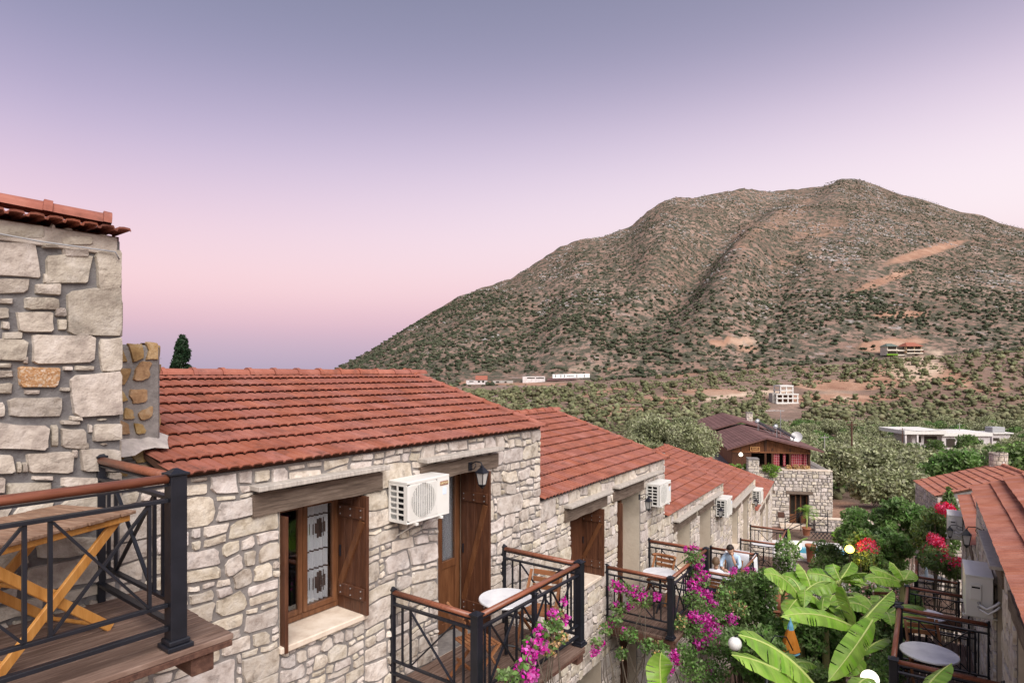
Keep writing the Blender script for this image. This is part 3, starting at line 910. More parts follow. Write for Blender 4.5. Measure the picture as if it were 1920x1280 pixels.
def roof(root, x0, x1, ye, ze, yr, zr, keep=300, tw=.21, expo=.30, m=None, back=True, ridge=True, verge=True, thick=.05, over_in=.13):
    "one tiled slope from eave (ye, ze) up to the ridge (yr, zr), local frame; x along the eave"
    m = m or M['tile']
    run, rise = yr-ye, zr-ze
    sl = math.hypot(run, rise); al = math.atan2(rise, run)
    hs = 1.0 if keep >= 300 and L_first[0] else 1.5
    key = (round(tw, 3), m.name, hs)
    if key not in TILE_CACHE: TILE_CACHE[key] = tile_mesh(tw, expo+.045, 2, 'roof_tile', m, hs)
    nc = max(1, int(round((x1-x0)/tw))); nr = max(1, int(math.ceil(sl/expo-.15)))
    cw = (x1-x0)/nc
    rot = Matrix.Rotation(al, 4, 'X')
    n = 0; rest = MB(); tm = TILE_CACHE[key]
    tv = [v.co.copy() for v in tm.vertices]; tf = [tuple(q.vertices) for q in tm.polygons]
    spots = []
    for r_ in range(nr):
        for c in range(nc):
            y = r_*expo
            loc = Vector((x0+c*cw, ye+y*math.cos(al), ze+y*math.sin(al)))
            w = to_world(root, loc); u, v = px(w) if w.y > .2 else (-999, 0)
            spots.append((w.length if (-60 < u < 1980 and v < 1330) else 1e6, r_, c, loc))
    spots.sort(key=lambda q: (q[0], q[1], q[2]))
    for i, (dd, r_, c, loc) in enumerate(spots):
        jit = Matrix.Rotation(rng.uniform(-.003, .003), 4, 'Z') @ Matrix.Rotation(rng.uniform(-.006, .004), 4, 'X')
        mt = Matrix.Translation(loc + Vector((rng.uniform(-.003, .003), rng.uniform(-.004, .004), rng.uniform(-.001, .003)))) @ rot @ jit @ Matrix.Diagonal((cw/tw, 1, 1, 1))
        if i < keep and dd < 1e5:
            o = link('roof_tile', tm, root); o.matrix_local = mt
        else:
            rest.add([mt @ q for q in tv], tf)
    if rest.v:
        o = rest.build('tile_field', m, root); o['kind'] = 'stuff'
    # the slab under the tiles, and the slope behind the ridge
    s = MB()
    nx, nz_ = -math.sin(al)*thick, math.cos(al)*thick
    e0 = .004
    ys, zs = ye+max(over_in, .03), ze+max(over_in, .03)*rise/run
    s.prism([(x0+.01, ys, zs-e0), (x0+.01, yr, zr-e0), (x0+.01, yr, zr-e0-thick), (x0+.01, ys, zs-e0-thick)], (x1-x0-.02, 0, 0))
    s.build('roof_underlay', M['under'], root)
    if back:
        y2, z2 = 2*yr-ye, ze
        b = MB(); nb = int((x1-x0)/.105)
        # simple ribbed back slope
        for k in range(nb):
            xa = x0+(x1-x0)*k/nb; xb = x0+(x1-x0)*(k+1)/nb; q = (xb-xa)
            pr = [(xa, .0), (xa+q*.35, .0), (xa+q*.45, .022), (xa+q*.9, .022), (xb, 0)]
            base = len(b.v)
            for (x_, h_) in pr: b.v += [(x_, yr, zr+h_+.01), (x_, y2, z2+h_+.01)]
            for j in range(4): b.f.append((base+2*j, base+2*j+1, base+2*j+3, base+2*j+2))
        b.build('back_slope', m, root)
        MB().prism([(x0+.01, yr, zr-.004), (x0+.01, y2, z2-.004), (x0+.01, y2, z2-.054), (x0+.01, yr, zr-.054)], (x1-x0-.02, 0, 0)).build('back_underlay', M['under'], root)
    if ridge:
        rk = ('r', m.name)
        if rk not in TILE_CACHE: TILE_CACHE[rk] = ridge_mesh(m=m)
        k = x0
        while k < x1-.1:
            o = link('ridge_tile', TILE_CACHE[rk], root); o.location = (k, yr, zr+.035); k += .38
            o.rotation_euler = (0, rng.uniform(-.01, .01), rng.uniform(-.015, .015))
    if verge:
        rk = ('v', m.name)
        if rk not in TILE_CACHE: TILE_CACHE[rk] = ridge_mesh(.36, .055, 'verge_tile', m)
        d0 = 0
        while d0 < sl-.1:
            o = link('verge_tile', TILE_CACHE[rk], root)
            o.matrix_local = Matrix.Translation((x1-.04, ye+d0*math.cos(al), ze+d0*math.sin(al)+.035)) @ Matrix.Rotation(al, 4, 'X') @ Matrix.Rotation(R(90), 4, 'Z')
            d0 += .31

# ------------------------------------------------------------------ openings
def plank_leaf(root, parent_name, o3, ax, w, h, th=.035, m=None, battens=True, hinge='low', name='shutter'):
    "ledged and braced leaf: local box along ax (unit, horizontal) from o3, thickness to its left"
    m = m or M['shutter']
    o3, ax = Vector(o3), Vector(ax); nn = Vector((-ax.y, ax.x, 0)); up = Vector((0,0,1))
    def bx(a0, a1, b0, b1, c0, c1):
        s = MB(); s.bbox(a0, b0, c0, a1, b1, c1, .004)
        return [o3 + ax*q[0] + nn*q[1] + up*q[2] for q in s.v], s.f
    nb = 4; s = MB(); body = None
    for i in range(nb):
        v_, f_ = bx(w*i/nb+.002, w*(i+1)/nb-.002, 0, th, 0, h); s.add(v_, f_)
    body = s.build(name, m, root)
    if battens:
        for zz in (h*.12, h*.80):
            s = MB(); v_, f_ = bx(.03, w-.03, th, th+.022, zz, zz+.13)
            s.add(v_, f_)
            s.build('batten', m, body)
            k = MB()
            for a in (.1, .5, .9):
                for b in (.03, .10):
                    c = o3 + ax*(.03+(w-.06)*a) + nn*(th+.024) + up*(zz+b)
                    k.tube([c-nn*.004, c+nn*.004], .008, 6)
            k.build('nail_heads', M['steel'], body, kind='stuff')
        p_ = o3+ax*(.06)+nn*(th+.011)+up*(h*.79); q_ = o3+ax*(w-.06)+nn*(th+.011)+up*(h*.12+.13)
        s = MB().beam(p_, q_, .07, .020, up=nn); s.build('brace', M['frame'], body)
    c = o3+ax*(w-.05)+nn*(th+.01)+up*(h*.5)
    MB().beam(c-up*.06, c+up*.06, .018, .012, up=nn).build('handle', M['iron'], body)
    return body
def casement(root, x0, x1, y, z0, z1, door=False):
    f = MB(); t = .06
    f.bbox(x0, y, z0, x0+t, y+.06, z1); f.bbox(x1-t, y, z0, x1, y+.06, z1); f.bbox(x0+t, y, z1-t, x1-t, y+.06, z1)
    if not door: f.bbox(x0+t, y, z0, x1-t, y+.06, z0+t)
    xm = (x0+x1)/2
    fr = f.build('door_frame' if door else 'window_frame', M['frame'], root)
    for (a, b) in ((x0+t+.004, xm-.003), (xm+.003, x1-t-.004)):
        s = MB(); q = .055
        zb = z0+(.02 if door else t+.004)
        s.bbox(a, y-.012, zb, a+q, y+.035, z1-t-.004); s.bbox(b-q, y-.012, zb, b, y+.035, z1-t-.004)
        s.bbox(a+q, y-.012, z1-t-.004-q, b-q, y+.035, z1-t-.004)
        gb = zb+q
        if door:
            s.bbox(a+q, y-.012, zb, b-q, y+.035, zb+.12); s.bbox(a+q, y-.012, z0+.86, b-q, y+.035, z0+.96)
            s.bbox(a+q, y+.002, zb+.12, b-q, y+.02, z0+.86); gb = z0+.96
        else:
            s.bbox(a+q, y-.012, zb, b-q, y+.035, zb+q)
        sash = s.build('sash', M['frame'], root)
        g = MB(); g.box(a+q-.005, y+.008, gb-.005, b-q+.005, y+.014, z1-t-q); g.build('pane', M['glass'], sash)
def curtain(root, x0, x1, y, z0, z1, patt=True):
    s = MB(); n = 26; k = []
    for i in range(n+1):
        x = x0+(x1-x0)*i/n; yy = y + .022*math.sin(i*1.25)+.008*math.sin(i*3.1)
        k.append((x, yy))
    for (x, yy) in k: s.v += [(x, yy, z0), (x, yy, z1)]
    for i in range(n): s.f.append((2*i, 2*i+2, 2*i+3, 2*i+1))
    c = s.build('curtain', M['curtain'], root, True)
    if patt:
        b = MB(); zz = z0+.10; toggle = 0
        bands = [(.00,.035),(.10,.30),(.33,.345),(.50,.515),(.62,.80),(.83,.845),(1.0,1.012)]
        hh = z1-z0
        for (a, e) in bands:
            if e > 1: continue
            thick_ = (e-a) > .05
            for i in range(n):
                if thick_ and (i % 4 == 3): continue
                (xa, ya), (xb, yb) = k[i], k[i+1]
                q = len(b.v)
                if thick_:
                    zc = (a+e)/2*hh+z0; hz = (e-a)/2*hh*(1 if i % 4 == 1 else .55)
                    b.v += [(xa, ya-.004, zc-hz), (xb, yb-.004, zc-hz), (xb, yb-.004, zc+hz), (xa, ya-.004, zc+hz)]
                else:
                    b.v += [(xa, ya-.004, z0+a*hh), (xb, yb-.004, z0+a*hh), (xb, yb-.004, z0+e*hh), (xa, ya-.004, z0+e*hh)]
                b.f.append((q, q+1, q+2, q+3))
        b.build('curtain_pattern', M['curtain_dark'], c)

# ------------------------------------------------------------------ house
def house(label, A, az, L, floor, eave, openings, zb=-3.3, side=1, keep=260, tiles=260, depth=2.9, rise=.92, over=.1, mst='stone',
          gap=.026, cell=None, tm=None, beams=(), boards=(), x_end=.06, x_start=.0, near_end=False, fill_below=True, big_quoin=True, verge=True, roof_x0=None, dd=.026):
    ax = Vector((math.sin(R(az)), math.cos(R(az)), 0))*side
    root = thing('stone_house', label, 'house', (A[0], A[1], floor), math.atan2(ax.y, ax.x), 'stone houses stepping down the slope')
    rg = random.Random(int(L*100+az*10))
    E = eave
    # mortar wall with the openings left out
    xs = sorted(set([0, L] + [q for o in openings for q in (o['x0'], o['x1'])]))
    w = MB(); st = []
    kw = dict(gap=gap, d_=dd); kw.update(cell or {})
    N = (0, -1, 0)
    def patch(x0, z0, x1, z1):
        if x1-x0 < .05 or z1-z0 < .05: return
        st.extend(stone_patch((x0, 0, z0), (1,0,0), (0,0,1), N, x1-x0, z1-z0, rg, **kw))
    tops = sorted(set(round(o['z1'], 3) for o in openings if o['z1'] > .5))
    T = tops[-1] if tops else 0
    up = [o for o in openings if o['z1'] > .5]; lo = [o for o in openings if o['z1'] <= .5]
    def band(z0, z1, ops):
        xx = 0
        for o in sorted(ops, key=lambda q: q['x0']):
            patch(xx, z0, o['x0'], z1); w.box(xx, 0, z0, o['x0'], .5, z1)
            if o['z0'] > z0+.02:
                patch(o['x0'], z0, o['x1'], o['z0']); w.box(o['x0'], 0, z0, o['x1'], .5, o['z0'])
            if o['z1'] < z1-.02:
                patch(o['x0'], o['z1'], o['x1'], z1); w.box(o['x0'], 0, o['z1'], o['x1'], .5, z1)
            xx = o['x1']
        patch(xx, z0, L, z1); w.box(xx, 0, z0, L, .5, z1)
    band(T, E-.02, [])
    band(0, T, up)
    if zb < 0: band(zb, 0, lo)
    w.build('wall', M['mortar'], root)
    # end gables and back wall
    g = MB(); yr = depth; zr = E+rise*.97
    for xx, th in ((0, .4), (L-.4, .4)):
        g.prism([(xx, .5, zb), (xx, 2*depth, zb), (xx, 2*depth, E-.03), (xx, yr, zr-.1), (xx, .5, E+.1)], (th, 0, 0))
    g.build('gable_wall', M['mortar'], root)
    MB().box(.4, 2*depth-.3, zb, L-.4, 2*depth-.002, E-.04).build('back_wall', M['mortar'], root)
    MB().box(.4, .5, -.25, L-.4, 2*depth-.3, -.02).build('upper_floor', M['room'], root)
    if near_end:
        q = stone_patch((L, .0, zb), (0,1,0), (0,0,1), (1,0,0), 2*depth, E-zb-.05, rg, **kw)
        st.extend(q)
    emit_stones(root, st, M[mst], keep)
    rx = L+x_end
    roof(root, (roof_x0 if roof_x0 is not None else x_start), rx, -over, E, depth, E+rise, keep=tiles, m=tm, verge=verge)
    for (x0, x1, z0, z1) in beams:
        s = MB(); n = 9
        # hewn beam, slightly uneven
        pr = []
        for i in range(n+1):
            x = x0+(x1-x0)*i/n
            a, b = rg.uniform(-.008, .008), rg.uniform(-.008, .008)
            pr.append([(x, -.05+b*.6, z0+a), (x, .30, z0+a), (x, .30, z1), (x, -.05+a*.6, z1+b)])
        for q in pr: s.v += q
        for i in range(n):
            for j in range(4):
                s.f.append((4*i+j, 4*i+(j+1) % 4, 4*i+4+(j+1) % 4, 4*i+4+j))
        s.f += [(0, 1, 2, 3), (4*n+3, 4*n+2, 4*n+1, 4*n)]
        s.build('lintel_beam', M['beam'], root)
    for (x0, x1, z0) in boards:
        MB().bbox(x0, -.17, z0, x1, .1, z0+.045, .005).build('ledge_board', M['board'], root)
    for o in openings:
        x0, x1, z0, z1 = o['x0'], o['x1'], o['z0'], o['z1']
        k = o['kind']
        MB().box(x0-.001, .012, z0, x0+.012, .499, z1).build('reveal', M['render'], root)
        MB().box(x1-.012, .012, z0, x1+.001, .499, z1).build('reveal', M['render'], root)
        yb = .5
        # dark room behind the opening
        rb = MB()
        rb.add([(x0-.4, .52, z0-.1), (x1+.4, .52, z0-.1), (x1+.4, 1.9, z0-.1), (x0-.4, 1.9, z0-.1), (x0-.4, 1.9, z1+.2), (x1+.4, 1.9, z1+.2), (x0-.4, .52, z1+.2), (x1+.4, .52, z1+.2)],
               [(3, 2, 5, 4), (0, 1, 2, 3), (4, 5, 7, 6), (0, 3, 4, 6), (1, 7, 5, 2)])
        rb.build('dark_interior', M['room'], root)
        if k == 'window':
            casement(root, x0+.012, x1-.012, .36, z0+.02, z1)
            MB().bbox(x0-.02 if not o.get('plain') else x0, -.055, z0-.05, x1+.02, .42, z0+.012, .01).build('window_sill', M['sill'], root)
            if o.get('curtain'): curtain(root, *o['curtain'], .425, z0+.1, z1-.05)
        elif k == 'door':
            casement(root, x0+.012, x1-.012, .40, z0, z1, True)
            MB().bbox(x0, -.02, z0-.06, x1, .40, z0-.002, .01).build('threshold', M['sill'], root)
            if o.get('curtain'): curtain(root, *o['curtain'], .465, z0+.90, z1-.1, False)
        elif k == 'plank_door':
            MB().bbox(x0+.01, .2, z0, x1-.01, .26, z1, .006).build('door', M['shutter'], root)
        if o.get('right'):           # shutter folded against the far reveal
            wr = (x1-x0)/2
            plank_leaf(root, '', (x1-.016, .36-min(wr, .40), z0+.03), (0, 1, 0), min(wr, .40), z1-z0-.06) if o['right'] == 'in' else \
            plank_leaf(root, '', (x1-.02+o.get('rx', 0), .36-o.get('rw', .44), z0+.01), (0, 1, 0), o.get('rw', .44), z1-z0-.03)
        if o.get('left'):
            lw = o.get('lw', .42)
            s = MB(); s.bbox(x0+.014, .30-lw, z0-.03+o.get('lz', 0), x0+.05, .30, z1-.06, .004); b = s.build('shutter', M['shutter'], root)
        if o.get('sideleaf'):        # half-open brown leaf across the opening
            a = o['sideleaf']
            plank_leaf(root, '', (a, .33, z0+.02), (1, 0, 0), (x1-.03-a), z1-z0-.05, battens=False)
    return root
# ------------------------------------------------------------------ the row on the left
def op(kind, x0, x1, z0, z1, **k): return dict(kind=kind, x0=x0, x1=x1, z0=z0, z1=z1, **k)
def dirv(az): return Vector((math.sin(R(az)), math.cos(R(az)), 0))
def along(A, az, s): d_ = dirv(az); return (A[0]+d_.x*s, A[1]+d_.y*s)
a1 = dirv(35.7)
A0 = (-5.1*.812+.5835*1.95, 5.1*.5835+.812*1.95)
H1 = house('nearest stone house with the long red tiled roof and one curtained window', A0, 35.7, 5.88, -3.48, 2.63,
    [op('window', 1.43, 2.44, .91, 2.19, right='out', rw=.47, left=1, lw=.37, lz=-.02, curtain=(2.0, 2.30)),
     op('door', 3.60, 4.50, 0, 2.19, right='out', rw=.50, curtain=(4.20, 4.47))],
    zb=-2.9, beams=[(1.14, 2.66, 2.19, 2.39), (3.26, 4.76, 2.19, 2.37)], boards=[(1.12, 2.66, 2.425), (3.24, 4.74, 2.42)], keep=300, tiles=300, rise=.80, depth=2.72,
    cell=dict(lo=.11, hi=.30, wide=(.85, 2.4), warp=.034), roof_x0=.45, gap=.030)
A1 = (.410, 9.31)
L_first[0] = 0
W2 = [op('window', .99, 2.13, .93, 2.16, right='out', rw=.46, sideleaf=1.15), op('door', 2.87, 4.02, 0, 2.16, left=1, lw=.40),
      op('dark', 1.0, 2.2, -1.75, -.62), op('plank_door', 3.0, 3.85, -2.8, -.55)]
H2 = house('second stone house down the row, with flowering vine around its balcony', A1, 33.7, 5.44, -4.60, 2.65, W2,
    zb=-3.0, beams=[(.76, 2.34, 2.16, 2.36), (2.63, 4.12, 2.16, 2.36)], boards=[(.74, 2.34, 2.40), (2.62, 4.9, 2.42)], keep=300, tiles=300, rise=.97, gap=.026)
A2 = (3.43, 13.84)
H3 = house('third stone house down the row, where two people sit on the balcony', A2, 32.7, 5.3, -5.91, 2.64,
    [op('window', .9, 2.0, .93, 2.16), op('door', 2.8, 3.95, 0, 2.16, sideleaf=3.0)],
    zb=-3.0, beams=[(.6, 2.4, 2.16, 2.36), (2.65, 4.1, 2.16, 2.36)], boards=[(.6, 2.6, 2.40), (2.65, 4.7, 2.42)], keep=260, tiles=0, rise=.97)
A3 = (6.29, 18.3)
H4 = house('fourth stone house down the row, with a small chimney on its roof', A3, 29.9, 6.1, -6.68, 2.63,
    [op('window', 1.4, 2.5, .93, 2.16), op('door', 3.4, 4.5, 0, 2.16)],
    zb=-3.6, beams=[(1.1, 2.8, 2.16, 2.36), (3.2, 4.8, 2.16, 2.36)], boards=[(1.1, 5.2, 2.42)], keep=200, tiles=0, rise=.99, depth=3.35)
A4 = (9.33, 23.6)
H5 = house('last and lowest stone house of the left row, before the restaurant', A4, 28.0, 7.0, -8.0, 2.63,
    [op('window', 2.0, 3.0, .93, 2.16), op('door', 4.2, 5.2, 0, 2.16)],
    zb=-3.0, beams=[(1.7, 3.3, 2.16, 2.36), (4.0, 5.4, 2.16, 2.36)], keep=160, tiles=0, rise=.95)

# tall building at the left edge ------------------------------------------
def tall_building():
    az = 37.7; d_ = dirv(az); c = Vector((-2.93, 4.58, 0))
    Lb = 6.2
    root = thing('stone_building', 'tall stone building at the left edge, with one orange lichen stained stone', 'house', (c.x-d_.x*Lb, c.y-d_.y*Lb, -1.675), math.atan2(d_.y, d_.x))
    rg = random.Random(4)
    E = 1.03+1.675
    MB().box(0, 0, -4.6, Lb, 5.5, E-.06).build('wall', M['mortar_dark'], root)
    # the stones of the upper wall, laid as they are
    ca, sa = math.cos(root.rotation_euler[2]), math.sin(root.rotation_euler[2])
    def wall_xy(u, v):
        dx = (u-U0)/F
        # ray (dx*Y, Y, k*Y) meets the plane local y = 0
        ox, oy = root.location[0], root.location[1]
        Y = (-ox*sa+oy*ca)/(-dx*sa+ca)
        X = dx*Y
        return ((X-ox)*ca+(Y-oy)*sa, (V0-v)/F*Y+1.675)
    C1 = [(-60,222,235,282),(-70,300,195,475),(205,303,288,338),(290,275,468,318),(305,338,445,380),(225,372,450,512),(482,345,612,545),(-60,485,152,560),(170,515,312,570),(212,460,233,510),
          (112,578,298,640),(340,542,612,752),(-50,585,70,614),(-60,632,45,690),(273,632,330,674),(285,684,332,748),(82,648,275,754),(3,700,47,740),(8,752,112,790),(-80,795,135,903),(155,777,482,915),
          (365,752,446,775),(394,778,480,803),(492,780,612,950),(110,874,138,912),(-60,908,60,932),(-60,943,66,982),(90,925,303,1032),(310,922,362,946),(368,920,476,944),(-60,1008,66,1062),(116,1044,202,1064),
          (296,1030,352,1049),(350,958,612,1166),(35,1070,320,1182),(-60,1100,28,1176),(340,1170,412,1196),(-60,1212,240,1345),(250,1216,288,1330),(296,1238,425,1332),(436,1212,458,1256),(465,1205,600,1300),(366,1305,450,1338),(295,1192,405,1218)]
    C2 = [(-60,140,72,238),(80,172,104,230),(108,176,136,228),(138,122,376,240),(392,104,606,216),(358,114,386,156),(28,272,266,352),(298,252,524,304),(150,245,270,264),(-60,248,22,330),(530,225,606,262)]
    quads = [[(x/2.667, 340+y/2.667) for (x, y) in ((a, d_2), (c_, d_2), (c_, b_), (a, b_))] for (a, b_, c_, d_2) in C1]
    quads += [[(x/2.667, 800+y/2.667) for (x, y) in ((a, d_2), (c_, d_2), (c_, b_), (a, b_))] for (a, b_, c_, d_2) in C2]
    st = []
    sm = lambda q, t, r_: (q[0]+(r_[0]-q[0])*t, q[1]+(r_[1]-q[1])*t)
    odd = None
    for k, q in enumerate(quads):
        W4 = [wall_xy(u, v) for (u, v) in q]
        for c_i in range(4):
            m2 = min(abs(W4[1][0]-W4[0][0]), abs(W4[3][1]-W4[0][1]))
            W4[c_i] = (min(W4[c_i][0]+rg.uniform(-.10, .10)*m2, Lb-.004) if W4[c_i][0] < Lb-.03 else Lb+.012, W4[c_i][1]+rg.uniform(-.10, .10)*m2)
        pts = []
        for e in range(4):
            A_, B_ = W4[e], W4[(e+1) % 4]
            c1 = rg.uniform(.04, .14)
            pts += [sm(A_, c1, B_), sm(A_, rg.uniform(.4, .6), B_), sm(A_, 1-rg.uniform(.04, .14), B_)]
        mx_ = sum(p_[0] for p_ in pts)/12; mz_ = sum(p_[1] for p_ in pts)/12; pts = [(mx_+(p_[0]-mx_)*1.0, mz_+(p_[1]-mz_)*1.015) for p_ in pts]
        w_ = abs(W4[1][0]-W4[0][0]); h_ = abs(W4[3][1]-W4[0][1]); j = min(w_, h_)*.035
        pts = [(min(x_+rg.uniform(-j, j), Lb+.012), z_+rg.uniform(-j, j)) for x_, z_ in pts]
        g_ = stone_solid(pts, .034*rg.uniform(.8, 1.2), rg, w_, h_)
        c_ = Vector((g_[2][0], 0, g_[2][1]))
        if k == 27: odd = c_
        st.append(([Vector((x_, -e_, z_)) for x_, z_, e_ in g_[0]], g_[1], c_, g_[3]))
    # small filler chips pushed into the wide joints
    boxes = [(min(p_.x for p_ in s_[0]), max(p_.x for p_ in s_[0]), min(p_.z for p_ in s_[0]), max(p_.z for p_ in s_[0])) for s_ in st]
    zt, zb_ = wall_xy(100, 425)[1], wall_xy(100, 925)[1]; x_lo = wall_xy(-20, 700)[0]
    for _ in range(2600):
        cx_, cz_ = rg.uniform(x_lo, Lb-.04), rg.uniform(zb_, zt); hw, hh = rg.uniform(.018, .06), rg.uniform(.010, .022)
        if rg.random() < .3: hw, hh = hh, hw
        bb = (cx_-hw, cx_+hw, cz_-hh, cz_+hh)
        if any(bb[0] < q[1]+.006 and bb[1] > q[0]-.006 and bb[2] < q[3]+.006 and bb[3] > q[2]-.006 for q in boxes): continue
        boxes.append(bb)
        pts = [(cx_+hw*math.cos(a_)*rg.uniform(.7, 1.05), cz_+hh*math.sin(a_)*rg.uniform(.7, 1.05)) for a_ in [2*math.pi*(i_+.5)/12 for i_ in range(12)]]
        g_ = stone_solid(pts, .02*rg.uniform(.8, 1.3), rg, hw*2, hh*2)
        st.append(([Vector((x_, -e_, z_)) for x_, z_, e_ in g_[0]], g_[1], Vector((g_[2][0], 0, g_[2][1])), g_[3]))
    zl = wall_xy(100, 935)[1]; xl = wall_xy(-25, 700)[0]
    st += stone_patch((xl, 0, -4.6), (1,0,0), (0,0,1), (0,-1,0), Lb-xl, zl+4.6, rg, gap=.045, d_=.03, lo=.14, hi=.34, warp=.04)
    st += stone_patch((xl-2.2, 0, -4.6), (1,0,0), (0,0,1), (0,-1,0), 2.18, E-.14+4.6, rg, gap=.045, d_=.03, lo=.16, hi=.36, warp=.04)
    st += stone_patch((Lb, 0, -.1), (0,1,0), (0,0,1), (1,0,0), 4.5, E-.04, rg, gap=.05, d_=.03, lo=.16, hi=.34)
    emit_stones(root, st, M['stone_big'], 290, odd=odd)
    # eave: two layers of tile ends, the slope rises away from the wall
    roof(root, Lb-4.6, Lb+.03, -.13, E-.03, 2.9, E+.30, keep=140, back=False, ridge=False, verge=False, over_in=.20)
    al = math.atan2(.33, 3.03)
    # hip tiles climbing from the corner, half round and mortared
    rm = ridge_mesh(.40, .085, 'hip_tile')
    for i in range(6):
        o = link('hip_tile', rm, root)
        o.matrix_local = Matrix.Translation((Lb+.02-.10-i*.33, -.06+i*.09, E+.055+i*.028)) @ Matrix.Rotation(R(180-14), 4, 'Z') @ Matrix.Rotation(R(-5), 4, 'Y')
    MB().bbox(Lb-4.6, -.02, E-.17, Lb-.02, .1, E-.035, .006).build('wall_plate', M['stone_big'], root)
    pts = [(Lb-2.6, -.06, E-.10), (Lb-1.6, -.065, E-.11), (Lb-.9, -.06, E-.125), (Lb-.5, -.06, E-.15), (Lb-.05, -.06, E-.15), (Lb-.02, -.05, E-.20)]
    MB().tube(pts, .006, 5).build('cable', M['grey'], root, True)
    return root
TB = tall_building()

# ------------------------------------------------------------------ the row on the right
def RW(t, perp=.8): return (.829*perp+.559*t, -.559*perp+.829*t)
def rhouse(label, t0, t1, floor, eave, ops, **k):
    A = RW(t1)
    oo = []
    for o in ops:
        o = dict(o); a, b = t1-o['x1'], t1-o['x0']; o['x0'], o['x1'] = a, b; oo.append(o)
    bm = [(t1-b, t1-a, z0, z1) for (a, b, z0, z1) in k.pop('beams', ())]
    bd = [(t1-b, t1-a, z) for (a, b, z) in k.pop('boards', ())]
    return house(label, A, 34, t1-t0, floor, eave, oo, side=-1, beams=bm, boards=bd, **k)
HR1 = rhouse('nearest house on the right, seen steeply along its tiled eave', 5.2, 14.3, -4.70, 2.55,
    [op('door', 9.66, 10.6, 0, 2.12), op('window', 7.3, 8.35, .9, 2.12)], zb=-3, beams=[(9.3, 10.9, 2.12, 2.32), (7.0, 8.6, 2.12, 2.32)], boards=[(9.2, 11.2, 2.36)],
    keep=140, tiles=260, tm=M['tile_old'], x_end=0, verge=False)
HR2 = rhouse('second house on the right, its narrow strip of red roof above bougainvillea', 14.3, 19.9, -5.83, 2.56,
    [op('door', 15.0, 16.0, 0, 2.12), op('window', 17.0, 18.0, .9, 2.12)], zb=-3, beams=[(14.8, 16.2, 2.12, 2.32)], keep=100, tiles=0, tm=M['tile_old'], x_end=0, verge=False)
# upper band of the near right roof: a second layer of tiles a little higher
def upper_band():
    root = thing('upper_roof', 'raised upper tile field on the nearest right hand roof', 'roof', (RW(14.3)[0], RW(14.3)[1], -4.70), math.atan2(-dirv(34).y, -dirv(34).x))
    roof(root, 0.0, 9.1, .36, 2.55+.147+.05, 2.9, 2.55+.92+.05, keep=200, m=M['tile_old'], back=False, ridge=False, verge=False)
upper_band()
# far right house, turned a little
d22 = dirv(22)
A6 = (18.46, 28.05)
HR3 = house('far right house with a stubby round chimney on its orange roof', A6, 22, 3.6, -7.6, 2.6, [], side=-1, zb=-3, keep=160, tiles=240, depth=3.06, rise=.98, tm=M['tile_old'], near_end=True, x_end=.05, verge=True)

# ------------------------------------------------------------------ chimneys
def rubble_chimney():
    root = thing('rubble_chimney', 'square chimney of brown rubble in grey mortar beside the tall stone wall', 'chimney', (0,0,0), math.atan2(a1.y, a1.x))
    # local frame: x along the house row, y inwards
    n_ = Vector((-a1.y, a1.x, 0))
    o3 = a1*2.06 + n_*5.62
    root.location = (o3.x, o3.y, -.95)
    MB().bbox(0, 0, 0, .50, .48, 1.18, .02).build('stack', M['mortar'], root)
    rg = random.Random(8)
    for (O, U, N, w) in (((0,0,.02), (1,0,0), (0,-1,0), .50), ((.50,0,.02), (0,1,0), (1,0,0), .48)):
        z = .03; 
        while z < 1.06:
            h = rg.uniform(.11, .19); x = rg.uniform(.015, .08)
            while x < w-.08:
                cw = rg.uniform(.10, .22)
                zo = rg.uniform(0, .03); s_ = stone_geo((x, z+zo, min(x+cw, w-.02), z+zo+h*rg.uniform(.8, 1.05)), w, 1.2, .02, .022, rg, 3, .05)
                if s_:
                    O_, U_, N_ = Vector(O), Vector(U), Vector(N)
                    vs_ = [O_+U_*a+Vector((0,0,b))+N_*e for a, b, e in s_[0]]
                    c = vs_[-1].copy()
                    ob = MB().add([v-c for v in vs_], s_[1]).build('stone', M['rubble'], root); ob.location = c
                x += cw+rg.uniform(.015, .035)
            z += h+rg.uniform(.0, .03)
    # mortar flashing spread on the tiles at its foot
    f = MB(); n = 18; rg = random.Random(2)
    ring = []
    for i in range(n):
        a = 2*math.pi*i/n
        ring.append((.25+(.24+.12*rg.random())*math.cos(a)*1.05, .12+(.26+.18*rg.random())*math.sin(a)))
    f.v = [(x, y, .335+y*.284+.01*rg.random()) for x, y in ring] + [(.25+(x-.25)*.6, .22+(y-.22)*.6, .41+y*.25+.02*rg.random()) for x, y in ring]
    f.f = [(i, (i+1) % n, n+(i+1) % n, n+i) for i in range(n)] + [tuple(range(n, 2*n))]
    f.build('mortar_flashing', mat('white_cement', [(.34,.30,.28),(.56,.50,.46)], 12, .95, .015, 30), root)
rubble_chimney()
